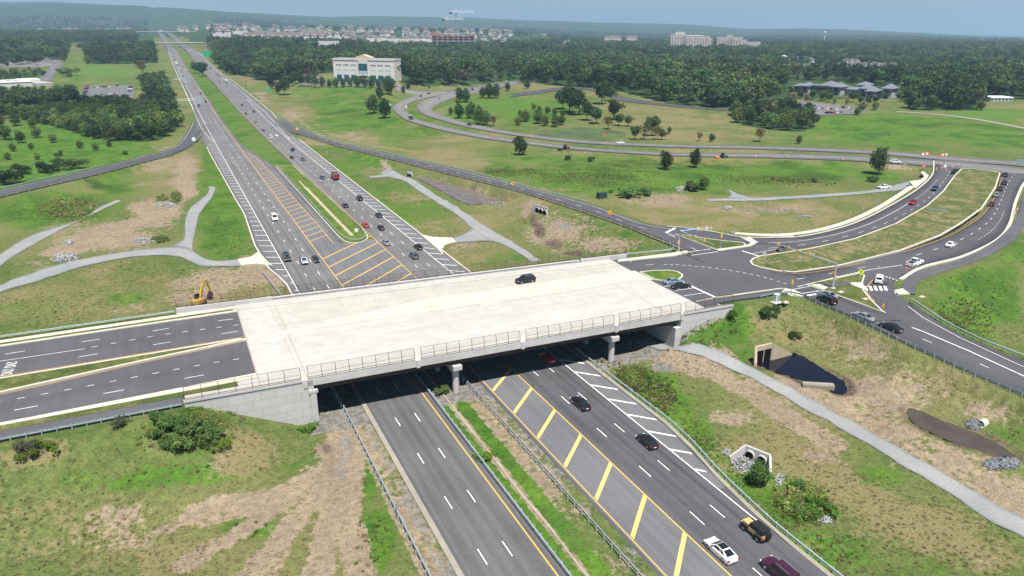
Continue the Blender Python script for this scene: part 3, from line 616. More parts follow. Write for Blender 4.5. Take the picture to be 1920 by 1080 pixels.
col = k.mix(gate(B_[2], mask(B_[2], .40, .62, .8)), col, k.mix(k.ramp(nfin, .35, .62), (.05, .038, .036), (.135, .10, .075)))
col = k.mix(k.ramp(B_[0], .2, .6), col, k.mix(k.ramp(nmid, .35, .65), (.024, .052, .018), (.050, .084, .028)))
col = k.mix(k.ramp(nfin, .30, .70, .55, 0), col, (.02, .03, .008), 'MIX') if False else col
f = k.ramp(k.math('ADD', k.math('MULTIPLY', nfin, .5), k.math('MULTIPLY', ntin, .5)), .32, .66, .62, 1.28)  # fine noise: ground tone variation plus micro-shadowing painted into the colour
cc = k.n('ShaderNodeVectorMath', operation='SCALE'); k.l(col, cc.inputs[0]); k.l(f, cc.inputs['Scale'])
k.out(cc.outputs[0])
bp = k.n('ShaderNodeBump'); bp.inputs['Strength'].default_value = .8; bp.inputs['Distance'].default_value = .5
k.l(k.math('ADD', nfin, k.math('MULTIPLY', ntin, .35)), bp.inputs['Height']); k.l(bp.outputs[0], k.b.inputs['Normal'])
ground.data.materials.append(k.m)
# water
def water(name, key, c, rough=.04, spec=.5, nz=None, dz=0.):
    P, z = PONDS[key]; kk = NT(name+'_surface'); kk.b.inputs['Roughness'].default_value = rough; kk.b.inputs['Specular IOR Level'].default_value = spec
    if nz: f = kk.noise(kk.pos(), nz[1], 4); kk.out(kk.mix(kk.ramp(f, .4, .6), c, nz[0]))
    else: kk.b.inputs['Base Color'].default_value = (*c, 1)
    b = kk.n('ShaderNodeBump'); b.inputs['Strength'].default_value = .06; b.inputs['Distance'].default_value = .1; kk.l(kk.noise(kk.pos(), 2., 2), b.inputs['Height']); kk.l(b.outputs[0], kk.b.inputs['Normal'])
    m = MB(); m.face([(p.x, p.y, z+dz) for p in P] if sum(P[i].x*P[(i+1) % len(P)].y-P[(i+1) % len(P)].x*P[i].y for i in range(len(P))) > 0 else [(p.x, p.y, z+dz) for p in P[::-1]])
    return struct(m.build(name, kk.m))
water('pond_water', 'dark', (.005, .005, .012), .03, .5)
water('muddy_water', 'brown', (.060, .046, .036), .1, .5, ((.075, .06, .046), .3))
water('silty_water', 'silt', (.125, .10, .092), .2, .4, ((.16, .13, .12), .2))
water('algae_water', 'algae', (.085, .12, .045), .85, .1, ((.055, .085, .045), .05))
pg = NT('crushed_grey_gravel'); q = pg.pos(); f1 = pg.noise(q, .12, 4); f2 = pg.noise(q, 2.5, 3, .7)
pg.out(pg.mix(pg.ramp(f2, .3, .7, 0, .35), pg.mix(pg.ramp(f1, .35, .7), (.235, .245, .255), (.30, .30, .295)), (.15, .15, .155))); M['gravel'] = pg.m
for key, (rib, ins) in PATHS.items():
    ribmesh(rib, 'gravel_path', M['gravel'], .04+.012*(ord(key) % 3), 5, .25, zf=lambda x, y: float(hgrid(x, y, HBEFORE)))
# ------------------------------------------------------------------ pavement and paint
hw = struct(empty('highway'))
def road(rib, mat, dz=0., parent=None, name='road', across=1): return ribmesh(rib, name, M[mat], dz, across, .4, parent)
road(hl_low, 'asph', 0, hw, 'carriageway'); road(hr_low, 'asph_out', 0, hw, 'carriageway')
road(hmid, 'asph', 0, hw, 'carriageway', 4); road(hl_up, 'asph', 0, hw, 'carriageway', 3); road(hr_up, 'asph', 0, hw, 'carriageway', 3)
zh = lambda y: zb1(45, y) if y > 400 else 0.
class Paint:
    def __init__(s): s.m = MB()
    def quad(s, a, b, c, d):
        p = [Vector(x) for x in (a, b, c, d)]
        if (p[1]-p[0]).cross(p[2]-p[1]).z < 0: p = p[::-1]
        s.m.face(p)
    def line(s, a, b, w):
        a, b = Vector(a), Vector(b); d = (b-a); n = Vector((-d.y, d.x, 0)).normalized()*w/2
        s.quad(a-n, b-n, b+n, a+n)
    def along(s, x, y0, y1, w, dz=.012, step=25):
        n = max(1, int((y1-y0)/step))
        for i in range(n):
            a, b = y0+(y1-y0)*i/n, y0+(y1-y0)*(i+1)/n; xa = x(a) if callable(x) else x; xb = x(b) if callable(x) else x
            s.quad((xa-w/2, a, zh(a)+dz), (xa+w/2, a, zh(a)+dz), (xb+w/2, b, zh(b)+dz), (xb-w/2, b, zh(b)+dz))
    def dashes(s, x, y0, y1, ph, L=3.1, per=12.19, w=.16, dz=.012):
        y = ph-math.floor((ph-y0)/per)*per
        while y+L < y1: s.along(x, y, y+L, w, dz); y += per
    def path(s, pts, w, dash=None, dz=.012, off=0.):
        """polyline; dash = (mark, gap)"""
        t = off; on = True; left = dash[0] if dash else 1e9
        for a, b in zip(pts[:-1], pts[1:]):
            L = (b-a).length
            if L < 1e-4: continue
            u = 0.
            while u < L-1e-6:
                v = min(L, u+left)
                if on:
                    p, q = a.lerp(b, u/L), a.lerp(b, v/L); s.line((p.x, p.y, p.z+dz), (q.x, q.y, q.z+dz), w)
                left -= v-u; u = v
                if dash and left <= 1e-6: on = not on; left = dash[0] if on else dash[1]
    def build(s, mat, parent): return struct(s.m.build('lane_marking', M[mat], parent))
# pale hatched asphalt
m = MB()
for x0, x1, y0, y1 in ((47.0, 54.5, -30, 150),): m.face([(x0, y0, .004), (x1, y0, .004), (x1, y1, .004), (x0, y1, .004)])
m.face([(35.2, 150.2, .004), (54.6, 150.2, .004), (54.6, 214, .004), (35.2, 214, .004)])
m.face([(35.2, 214.2, .004), (44.2, 214.2, .004), (42.2, 219, .004), (36, 419, .004), (35.2, 419, .004)])
for a in range(8):
    y0, y1 = 160+a*36, 196+a*36; m.face([(HWL(y0)+.7, y0, .004), (24.1, y0, .004), (24.1, y1, .004), (HWL(y1)+.7, y1, .004)])
    m.face([(65.1, y0, .004), (HWR(y0)-.1, y0, .004), (HWR(y1)-.1, y1, .004), (65.1, y1, .004)])
m.face([(65.1, 66, .004), (66.3, 66, .004), (68.9, 84, .004), (69.1, 112, .004), (65.1, 112, .004)])
struct(m.build('hatched_shoulder', M['asph_hatch'], hw))
w_, y_, yp = Paint(), Paint(), Paint()
phA = at(712, 740).y; phC = at(1010, 704.3).y
for x in (28.3, 31.8): w_.dashes(x, -30, 1700, phA)
for x in (57.95, 61.45): w_.dashes(x, -30, 1700, phC)
w_.along(24.25, 160, 640, .2); w_.along(lambda y: np.interp(y, (640, 760), (24.25, 25)), 640, 1700, .2)
w_.along(65.0, 56, 450, .2); w_.dashes(65.1, 760, 1500, phC); w_.along(lambda y: np.interp(y, (450, 600, 760, 1500), (66.2, 71.6, 72, 69)), 450, 1700, .2)
w_.along(lambda y: np.interp(y, (450, 700), (65.1, 69)), 450, 700, .2)
w_.along(lambda y: np.interp(y, (460, 520, 640), (23.4, 20.5, 20.9)), 460, 1500, .18)
y_.along(35.35, -30, 1700, .2); y_.along(54.55, -30, 106, .2); y_.along(47.35, -30, 150, .16); y_.along(54.7, 160, 1700, .2); y_.along(54.55, 106, 160, .2)
y_.along(lambda y: np.interp(y, (215, 219, 395, 419), (41.2, 42.1, 40, 35.9)), 217, 419, .16)
def diag(P, x0, x1, y, slope, w, z=.014):
    P.quad((x0, y, z), (x1, y+(x1-x0)*slope, z), (x1, y+(x1-x0)*slope+w, z), (x0, y+w, z))
for k in range(-3, 7): diag(yp, 47.6, 54.4, 53.2+9*k, .98, .85)
for k in range(17): diag(w_, 65.2, min(69.2, float(HWR(113-k*6.05-1.5))-.5), 113.5-k*6.05, -1.0, .58) if 113-k*6.05 > 69 else None
y = 222
while y < 412:
    x1 = float(np.interp(y+4, (219, 395, 419), (42.0, 40, 36))); diag(y_, 35.5, x1, y, .8, .42); y += 6.1
for k in range(7):
    y = 160+k*8.3; x1 = 54.5
    if y+17 > 213 and k: x1 = min(54.5, 54.5)
    diag(y_, 35.5, x1, y-16 if False else y-8, .95, .6)
y = 152
while y < 452:
    x0 = HWL(y)+.9; diag(w_, x0, 24.1, y, -.5, .38); y += 6.5
y = 158
while y < 470:
    diag(w_, 65.2, HWR(y)-1.0, y, -.85, .42); y += 6.1
# gore chevrons
for i in range(12):
    t = i/12; y = 470+i*7; x0 = float(np.interp(y, (460, 520, 560), (22.9, 21, 21))); 
    if i < 8: diag(w_, x0+.2, 24, y, -.6, .5); diag(w_, 65.4, float(np.interp(y, (450, 560), (66., 70))), y, -.8, .5)
w_.build('white', hw); y_.build('yellow', hw); yp.build('yellow_pale', hw)
# concrete gutters, kerbs and swales of the highway
m = MB()
def slab(m, x0, x1, y0, y1, z0, z1, step=8.):
    n = max(1, int((y1-y0)/step))
    R = []
    for i in range(n+1):
        y = y0+(y1-y0)*i/n; a = x0(y) if callable(x0) else x0; b = x1(y) if callable(x1) else x1; zc = zh(y)
        R.append([(a, y, zc+z0), (b, y, zc+z0), (b, y, zc+z1), (a, y, zc+z1)])
    m.rings(R)
slab(m, 24.2, 24.99, -30, 150, -.2, .03); struct(m.build('gutter', M['kerb_dirty']))
m = MB(); slab(m, lambda y: 38.5+.12*math.sin(y*.3), lambda y: 38.9+.1*math.sin(y*.45+1), -30, 150, -.25, -.06, 2.); struct(m.build('swale', concrete('stained_tan_concrete', (.33, .29, .22))))
m = MB(); slab(m, lambda y: HWR(y)+.02, lambda y: HWR(y)+.75, -30, 150, -.2, .06); struct(m.build('gutter', M['kerb_dirty']))
m = MB(); slab(m, lambda y: HWL(y)-.45, lambda y: HWL(y)-.02, 160, 440, -.3, .14); slab(m, lambda y: HWR(y)+.02, lambda y: HWR(y)+.5, 157, 450, -.3, .14)
struct(m.build('kerb', M['kerb']))
m = MB(); slab(m, lambda y: HWR(y)+.02, lambda y: HWR(y)+.5, 560, 1500, -.3, .14); slab(m, lambda y: HWL(y)-.5, lambda y: HWL(y)-.02, 640, 1500, -.3, .14); struct(m.build('kerb', M['kerb']))
# grass median with rounded nose
def island(name, pts, z, h=.16, kw=.35, mat=None, grass=None, edge='kerb', parent=None):
    """kerbed grass island: kerb ring + grass top"""
    n = len(pts); P = [Vector(p) for p in pts]
    a = sum(P[i].x*P[(i+1) % n].y-P[(i+1) % n].x*P[i].y for i in range(n))
    if a < 0: P = P[::-1]
    I = []
    for i in range(n):
        d0 = (P[i]-P[i-1]); d1 = (P[(i+1) % n]-P[i]); d0.z = d1.z = 0
        d0.normalize(); d1.normalize(); nn = Vector((-d0.y-d1.y, d0.x+d1.x, 0)); nn = nn/max(.5, nn.length)*1.
        nn.normalize(); c = max(.5, nn.dot(Vector((-d0.y, d0.x, 0)))); I.append(P[i]+nn*kw/c)
    root = struct(empty(name, (P[0].x, P[0].y, z(P[0]) if callable(z) else z)))
    zf = (lambda p: z(p)) if callable(z) else (lambda p: z)
    m = MB(); k = [[(p.x, p.y, zf(p)-.3) for p in P], [(p.x, p.y, zf(p)+h) for p in P], [(p.x, p.y, zf(p)+h) for p in I], [(p.x, p.y, zf(p)-.3) for p in I]]
    m.rings(k, caps=False); o = m.build('kerb', M[edge]); o.parent = root; o.matrix_parent_inverse = Matrix.Translation(-root.location)
    # grass cap, gridded so that it can be mounded and textured
    bm = bmesh.new(); vs = [bm.verts.new((p.x, p.y, zf(p)+h-.03)) for p in I]; bm.faces.new(vs)
    bmesh.ops.triangulate(bm, faces=bm.faces[:]); me = bpy.data.meshes.new('turf'); bm.to_mesh(me); bm.free(); me.materials.append(grass or M['turf'])
    g = bpy.data.objects.new('turf', me); COL.objects.link(g); g.parent = root; g.matrix_parent_inverse = Matrix.Translation(-root.location)
    return root
def turf(name, a, b, c, dry=.5):
    k = NT(name); P = k.pos(); k.b.inputs['Roughness'].default_value = .95; k.b.inputs['Specular IOR Level'].default_value = .08
    f1 = k.noise(P, .16, 5, .65); f2 = k.noise(P, .9, 4, .7); f3 = k.noise(P, 3.2, 3, .7)
    col = k.mix(k.ramp(f1, .38, .62), a, b); col = k.mix(k.ramp(k.math('ADD', k.math('MULTIPLY', f1, .5), k.math('MULTIPLY', f2, .5)), .62-.25*dry, .75-.25*dry), col, c)
    s = k.n('ShaderNodeVectorMath', operation='SCALE'); k.l(col, s.inputs[0]); k.l(k.ramp(k.math('ADD', k.math('MULTIPLY', f2, .5), k.math('MULTIPLY', f3, .5)), .32, .66, .62, 1.28), s.inputs['Scale'])  # same fine noise: turf tone variation plus painted micro-shadowing
    b_ = k.n('ShaderNodeBump'); b_.inputs['Strength'].default_value = .8; b_.inputs['Distance'].default_value = .4; k.l(f2, b_.inputs['Height']); k.l(b_.outputs[0], k.b.inputs['Normal'])
    return k.out(s.outputs[0])
M['turf'] = turf('green_verge_turf', (.068, .092, .026), (.105, .12, .038), (.15, .145, .06), .4)
M['turf_dry'] = turf('dry_median_turf', (.082, .105, .034), (.125, .132, .052), (.20, .17, .09), .55)
M['turf_lush'] = turf('lush_median_turf', (.066, .125, .02), (.115, .155, .03), (.15, .16, .06), .3)
nose = [(45, 362), (44.9, 300), (44.8, 235), (44.8, 222), (45.2, 218), (46.3, 215.3), (48.2, 214.2), (50.5, 214.6), (52.6, 217), (53.8, 221), (54.2, 228), (54.2, 240), (53.9, 300), (53.4, 362)]
island('highway_median', [(x, y, 0) for x, y in nose], 0., .15, .3, grass=M['turf_lush'])
m = MB(); slab(m, 48.5, 49.7, 223, 305, .1, .145); slab(m, 48.7, 49.3, 305, 320, .1, .14); struct(m.build('swale', M['conc_tan']))
# cross road, west side
cr = struct(empty('cross_road'))
wN = [(V3((-220, 134.6, ZR)), V3((-220, 149.5, ZR))), (V3((7.7, 134.8, ZR)), V3((7.7, 149.3, ZR)))]
wS = [(V3((-220, 116.4, ZR)), V3((-220, 126.5, ZR))), (V3((-60, 116.6, ZR)), V3((-60, 126.8, ZR))), (V3((-31, 116.9, ZR)), V3((-31, 128.0, ZR))), (V3((-10, 117.5, ZR)), V3((-10, 131.2, ZR))), (V3((7.7, 118., ZR)), V3((7.7, 133.4, ZR)))]
wS = catmull(wS, 3.)
road(catmull(wN, 8), 'asph_new', 0, cr, 'carriageway', 2); road(wS, 'asph_new', 0, cr, 'carriageway', 2)
wp, yw = Paint(), Paint()
def lx(px, py, z=ZR): return at(px, py, z)
# lane lines on the west side
a, b = lx(0, 678), lx(159, 655); a2 = a+(a-b)*2.2; wp.path([a2, lx(159, 654)], .15)
wp.path([lx(172, 651), lx(300, 628), lx(450, 608.5)], .15, (1.0, 2.1))
for p, q in (((10, 664), (47, 658)), ((153, 641), (187, 636)), ((286, 620.5), (317, 615.5)), ((409, 601.5), (438, 598)), ((147, 669.5), (183, 663.5)), ((287, 646.5), (320, 641)), ((415, 626), (446, 621)), ((27, 769), (71, 761)), ((194, 738), (233, 731)), ((346, 709.5), (382, 703))):
    wp.path([lx(*p), lx(*q)], .15)
wp.path([lx(-60, 763), lx(13, 751), lx(72, 740.5), (lx(182, 720.5)), lx(300, 698), lx(400, 680), lx(468, 670)], .15, (1.0, 2.25))
yw.path([(V3((-220, 135.0, ZR))), V3((7.5, 135.15, ZR))], .13); yw.path([p[1]-Vector((0, .35, 0)) for p in wS], .13)
# concrete edges west
def band(m, f0, f1, x0, x1, z0, z1, n=14):
    R = []
    for i in range(n+1):
        x = x0+(x1-x0)*i/n; a, b = f0(x), f1(x); R.append([(x, a, z0), (x, b, z0), (x, b, z1), (x, a, z1)])
    m.rings(R)
m = MB(); band(m, lambda x: 149.5, lambda x: 150.15, -220, 7.7, ZR-.3, ZR+.14); band(m, lambda x: 116.05-.0*x, lambda x: float(np.interp(x, (-220, -31, 7.7), (116.4, 116.85, 117.95))), -220, 7.7, ZR-.3, ZR+.14)
struct(m.build('kerb', M['kerb']))
m = MB(); band(m, lambda x: 151.2, lambda x: 152.7, -220, 7.7, ZR-.3, ZR+.12); struct(m.build('pavement', M['kerb']))
m = MB(); band(m, lambda x: 150.16, lambda x: 151.19, -220, 7.0, ZR-.3, ZR+.11); band(m, lambda x: 152.72, lambda x: 154.0, -220, -3.9, ZR-.35, ZR+.05); band(m, lambda x: 114.3, lambda x: float(np.interp(x, (-31, 0, 7), (116.03, 116.0, 116.0))), -220, 4.5, ZR-.35, ZR+.11)
struct(m.build('verge', M['turf']))
m = MB(); band(m, lambda x: 111.25, lambda x: 114.28, -220, -4.0, ZR-.35, ZR+.06); struct(m.build('path', M['trail']))
medW = [(-220, 126.7), (-60, 127.), (-31, 128.2), (-10, 131.4), (6.8, 133.6), (7.3, 134.1), (6.8, 134.55), (-10, 134.5), (-60, 134.4), (-220, 134.4)]
island('road_median', [(x, y, 0) for x, y in medW], ZR, .15, .5, grass=M['turf'])
for nm_, lab, px0, py0, wd in (('word', 0, 23, 691, 0), ):
    pass
def text_mesh(body, mat, parent=None, name='lettering', size=1., sx=1., mtx=None, ext=0.):
    cu = bpy.data.curves.new('t', 'FONT'); cu.body = body; cu.size = size; cu.align_x = 'CENTER'; cu.align_y = 'CENTER'; cu.extrude = ext
    o = bpy.data.objects.new('t', cu); COL.objects.link(o); dg = bpy.context.evaluated_depsgraph_get(); dg.update()
    me = bpy.data.meshes.new_from_object(o.evaluated_get(dg)); bpy.data.objects.remove(o); bpy.data.curves.remove(cu)
    me.name = name; me.materials.clear(); me.materials.append(M[mat]); r = bpy.data.objects.new(name, me); COL.objects.link(r)
    if parent is not None: r.parent = parent
    if mtx is not None: r.matrix_basis = mtx
    return r
for c in (lx(22, 683.5), lx(15, 697.5)):
    text_mesh('ONLY', 'white', cr, 'road_lettering', 1., mtx=Matrix.Translation((c.x, c.y, ZR+.014)) @ Matrix(((0, -2.4, 0, 0), (1.0, 0, 0, 0), (0, 0, 1, 0), (0, 0, 0, 1)))).__setitem__('kind', 'structure')
# east side
m = MB(); n = len(isect)
zi = lambda p: ZR-(ZR-ZI)*float(sm((p.x-98)/25))
bm = bmesh.new(); vs = [bm.verts.new((p.x, p.y, p.z)) for p in isect]; fc = bm.faces.new(vs)
bm.normal_update()
if fc.normal.z < 0: fc.normal_flip()
bmesh.ops.triangulate(bm, faces=bm.faces[:]); me = bpy.data.meshes.new('junction'); bm.to_mesh(me); bm.free(); me.materials.append(M['asph_new'])
o = bpy.data.objects.new('junction', me); COL.objects.link(o); o.parent = cr; struct(o)
for rb, dz, mt in ((roadC, .004, 'asph_new'), (roadD, .008, 'asph_new'), (rampS, .012, 'asph_new'), (slipS, .016, 'asph_new')): road(rb, mt, dz, cr, 'carriageway', 3)
rn = struct(empty('ramp_road')); road(rampN, 'asph_new', .02, rn, 'carriageway', 3); road(slipN, 'asph_new', .024, rn, 'carriageway', 3)
rw = struct(empty('ramp_road')); road(rampW, 'asph_new', .02, rw, 'carriageway', 2)
lp = struct(empty('loop_road'))
lnf, lnn = loopN[:], loopN[:]
road(loopN, 'asph_far', .02, lp, 'carriageway', 2); road(loopF, 'asph_far', .024, lp, 'carriageway', 2); road(roadX, 'asph_far', .03, lp, 'carriageway', 2)
for tr, dz in ((trailE, .03), (trailF, .03)): ribmesh(tr, 'path', M['trail'], dz, 2, .3)
DZ = .045
def rail(rib, t): return [a.lerp(b, t) for a, b in rib]
nC, nD = len(roadC), len(roadD)
wp.path(rail(roadC[:-6], .64), .15, (3., 6.5), DZ); wp.path(rail(roadC[:int(nC*.5)], .33), .15, None, DZ); wp.path(rail(roadC[int(nC*.5):int(nC*.78)], .33), .14, (.8, 1.2), DZ)
wp.path(rail(roadD[6:], .40), .15, (3., 6.5), DZ); wp.path(rail(roadD[int(nD*.40):int(nD*.62)], .70), .16, (1., 2.), DZ)
yw.path([p[1].lerp(p[0], .06) for p in roadC], .14, None, DZ); yw.path([p[0].lerp(p[1], .05) for p in roadD], .14, None, DZ)
wp.path([at(*p, ZI) for p in ((1495, 538), (1572, 519), (1630, 506), (1692, 497))], .2, None, DZ)
pts = [(60, 770), (150, 771), (240, 772), (340, 780), (430, 787), (525, 797), (622, 805), (728, 817), (830, 828), (938, 843), (1043, 860), (1145, 878), (1250, 895), (1350, 915), (1452, 938), (1555, 967), (1653, 992), (1757, 1025), (1855, 1055)]
for (x, y), (x2, y2) in zip(pts, pts[1:]+[(1955, 1085)]):
    a = at(1240+x/8, 400+y/8, zi(at(1240+x/8, 400+y/8, 7.1))); b = at(1240+x2/8, 400+y2/8, zi(at(1240+x2/8, 400+y2/8, 7.1))); d = (b-a).normalized(); wp.line((a-d*.45)+Vector((0, 0, DZ)), (a+d*.45)+Vector((0, 0, DZ)), .2)
def L(p, q, w, z=ZI, dz=DZ):
    if z == ZI: P = [at(*r, zi(at(*r, 7.12))) for r in (p, q)]
    else: P = [at(*p, z), at(*q, z)]
    wp.path(P, w, None, dz)
L((1277, 528), (1342, 558), .55); L((1265, 545), (1302, 540), .18); L((1282, 555), (1322, 549), .18); L((1245, 537.5), (1264, 534.5), .18); L((1210, 497.5), (1226, 496), .15)
L((1288, 473), (1333, 467), .25); L((1297, 479), (1346, 472), .25); L((1391, 470.5), (1425, 481), .5); L((1296, 464.5), (1308, 470), .16); L((1412, 475), (1455, 468), .16)
L((1249, 436.5), (1266, 427.5), .8); L((1250, 437), (1267, 443), .2)
L((1487, 543), (1521, 536.5), .2); L((1502, 551), (1536, 545), .2); L((1511, 555), (1536, 550.5), .6); L((1509, 533), (1520, 536), .2)
for p, q in (((1495, 523.5), (1510, 521)), ((1553, 514), (1565, 511.5)), ((1608, 503.5), (1622, 501))): L(p, q, .16)
for x in range(5): L((1621.5+x*9.3, 536.5), (1625+x*9.3, 545), .62)
for (x, y) in ((1661, 519), (1667, 521), (1673, 523), (1679, 525)): L((x, y), (x+3.5, y+1), .5)
L((1566, 567), (1606, 583), .16, 6.9); L((1690, 619), (1747, 643), .16, 6.6); L((1825, 677), (1854, 690), .16, 6.0)
wp.path([at(1640, 586, 6.9)]+[at(1668, 599, 6.8), at(1730, 622, 6.6), at(1815, 658, 6.2), at(1920, 706, 5.7), at(2000, 745, 5.3)], .3, None, .09)
wp.path([at(x, y, z) for x, y, z in ((1677, 548, 6.95), (1690, 565, 6.85), (1730, 596, 6.7), (1800, 634, 6.3), (1920, 689, 5.75))], .16, None, .09)
yw.path([rampS[i][1].lerp(rampS[i][0], .05) for i in range(8, len(rampS))], .14, None, DZ); yw.path([p[1].lerp(p[0], .04) for p in slipS], .16, None, DZ)
yw.path([p[1].lerp(p[0], .05) for p in rampN[30:]], .14, None, DZ); wp.path([p[0].lerp(p[1], .12) for p in rampN[:-8]], .15, None, DZ); wp.path(rail(rampN[len(rampN)//2:-4], .52), .15, (3.05, 9.1), DZ)
yw.path([p[1].lerp(p[0], .08) for p in rampW], .13, None, DZ); wp.path([p[0].lerp(p[1], .12) for p in rampW], .14, None, DZ)
for lr in (loopN, loopF): wp.path(rail(lr, .5), .18, (3., 9.), DZ)
# turn arrows
def arrow(c, hd, s=1., left=False):
    d = Vector((math.cos(hd), math.sin(hd), 0)); n = Vector((-d.y, d.x, 0)); z = Vector((0, 0, DZ+.004))
    P = lambda u, v: c+d*u*s+n*v*s+z
    wp.quad(P(-1.6, -.12), P(.4, -.12), P(.4, .12), P(-1.6, .12)); wp.m.face([P(.3, -.5), P(1.5, 0), P(.3, .5)])
    if left: wp.quad(P(-.4, .1), P(-.1, .1), P(.1, .9), P(-.2, .9)); wp.m.face([P(-.6, .75), P(.5, .75), P(-.05, 1.5)])
arrow(at(1262, 493, ZI), math.radians(-25), .9); arrow(at(1262, 487, ZI), math.radians(-25), .9)
for q_ in ((550, 599), (512, 640), (517, 655), (925, 577), (910, 571)): arrow(at(*q_, 7.27), math.pi if q_[1] < 610 else 0., .75, True)
hS = (at(1600, 575, 6.9)-at(1680, 612, 6.9)); hS = math.atan2(hS.y, hS.x)
arrow(at(1647, 591, 6.85), hS, 1.5, True); arrow(at(1638, 600, 6.85), hS, .9)
wp.build('white', cr); yw.build('yellow', cr)
# kerbs and pavements along the curved road
def kerbline(pts, w=.45, h=.15, name='kerb', mat='kerb', zoff=0., out=1):
    """kerb ribbon to one side of a world polyline"""
    R = []; n = len(pts)
    for i, p in enumerate(pts):
        d = (pts[min(i+1, n-1)]-pts[max(i-1, 0)]); d.z = 0; d.normalize(); nn = Vector((-d.y, d.x, 0))*w*out; z = p.z+zoff
        R.append([(p.x, p.y, z-.3), (p.x+nn.x, p.y+nn.y, z-.3), (p.x+nn.x, p.y+nn.y, z+h), (p.x, p.y, z+h)])
    m = MB(); m.rings(R); return struct(m.build(name, M[mat]))
kerbline([p[0] for p in roadC], .5, .16, out=1)
kerbline([p[1] for p in roadD if p[1].x > at(1677, 527, ZI).x+.5], .9, .16, out=-1)
kerbline([p[0] for p in slipN][:-1], .4, .15, out=1)
walk = [at(x, y, z) for x, y, z in ((1377, 437.5, ZI), (1440, 441.5, ZI), (1500, 439.5, ZI), (1560, 428, 6.7), (1610, 411, 6.0), (1655, 389, 5.3), (1690, 367, 4.9), (1715, 350, 4.6))]
wk = [tuple((p, p+Vector((-.4, 1.9, 0)))) for p in walk]; ribmesh(catmull(wk, 2), 'pavement', M['kerb'], .1, 1, .4)
vg = [(a, b) for a, b in zip([p[0]+Vector((-.2, .5, 0)) for p in roadC[4:-12]], [p[0]+Vector((-.3, 2.2, 0)) for p in roadC[4:-12]])]; ribmesh(vg, 'verge', M['turf_dry'], .07, 1, .3)
medE = [at(x, y, z) for x, y, z in ((1405, 491, ZI), (1411, 485, ZI), (1425, 480, ZI), (1440, 478, ZI), (1515, 467.5, 6.9), (1602, 450, 6.6), (1677, 425.5, 6.0), (1735, 395.5, 5.2), (1765, 370.5, 4.6), (1786, 342, 4.1), (1799, 329, 3.95), (1815, 328, 3.95), (1840, 331, 4.), (1862, 334, 4.), (1873, 337, 4.05), (1864, 365, 4.45), (1839, 402, 5.0), (1801, 427, 5.6), (1764, 446, 6.2), (1689, 472, 6.7), (1571, 500, 6.9), (1490, 511, ZI), (1455, 508, ZI), (1425, 502, ZI), (1410, 497, ZI))]
zs_med = {}
island('road_median', medE, lambda p: float(np.interp(p.y, [140, 165, 190, 230, 270, 310], [7., 7., 6.8, 5.9, 4.7, 3.9])) if True else 0, .16, .45, grass=M['turf_dry'])
island('road_median', [at(x, y, 7.2) for x, y in ((1198, 510.5), (1225, 507.5), (1255, 507), (1272, 510), (1281, 516), (1279, 521), (1272, 525), (1262, 527), (1240, 527), (1228, 525.5))], 7.2, .16, .4, grass=M['turf_lush'])
island('traffic_island', [at(x, y, ZI) for x, y in ((1264, 439), (1310, 445), (1352, 451), (1394, 455), (1400, 459), (1395, 462), (1348, 471), (1340, 468))], ZI, .16, .35, grass=M['turf'])
island('traffic_island', [at(x, y, ZI) for x, y in ((1510, 534), (1560, 523), (1612, 512.5), (1622, 517), (1618, 530), (1620, 545), (1634, 563), (1656, 584), (1663, 589), (1612, 570), (1567, 554), (1536, 543))], ZI, .16, .35, grass=M['turf'])
m = MB()
def flat(px, z, h=.16): m.prism([at(*p, z) for p in px], z-.2, z+h)
flat([(1343, 468), (1400, 461), (1412, 454), (1417, 457), (1408, 462), (1392, 464.5), (1347, 471)], ZI, .19)
flat([(1519, 535), (1537, 534), (1553, 540.5), (1544, 544)], ZI, .2); flat([(1593, 531), (1618, 531), (1620, 544), (1597, 535)], ZI, .2)
flat([(1465, 547), (1474, 541), (1488, 543), (1510, 554), (1500, 556), (1480, 553)], ZI, .05)
flat([(1676, 545), (1692, 541), (1706, 551), (1684, 552)], ZI, .1)
for pl in ([(1158, 491), (1265, 479.5), (1290, 473.5), (1288, 470), (1260, 474.5), (1160, 487)],): flat(pl, ZI+.1, .1)
struct(m.build('pavement', M['kerb']))
m = MB(); flat([(1530, 533.5), (1593, 529), (1597, 535), (1553, 540)], ZI, .18); struct(m.build('path', M['trail']))
m = MB(); flat([(1695, 338), (1712, 334), (1742, 321), (1737, 318), (1748, 330), (1720, 356), (1700, 366), (1714, 350)], 4.5, .12) if False else None
flat([(1704, 341), (1726, 338), (1733, 332), (1726, 324), (1731, 322), (1741, 330), (1736, 338), (1716, 354)], 4.3, .3)
struct(m.build('pavement', M['kerb']))
m = MB()
for i in range(6): flat([(1389+i*3.4, 444.6+i*1.9), (1406+i*3., 444.2+i*1.9), (1407+i*3., 445.2+i*1.9), (1390+i*3.4, 445.6+i*1.9)], ZI, .035)
struct(m.build('crosswalk', M['white']))
kerbline([at(x, y, ZI) for x, y in ((1303, 565), (1342, 557.5), (1390, 551), (1440, 544), (1462, 541), (1476, 541.5))], .4, .15, out=-1)
def apron(px):
    m = MB(); m.prism([G(*p) for p in px], -.4, .1); o = m.build('apron', M['kerb']); return struct(o)
apron([(445, 487), (470, 483), (484, 474), (491, 480), (500, 490), (512, 500), (508, 499), (480, 496), (452, 498)]); apron([(788, 441), (812, 446), (848, 446), (856, 454), (835, 460), (828, 470), (832, 480), (818, 466)])
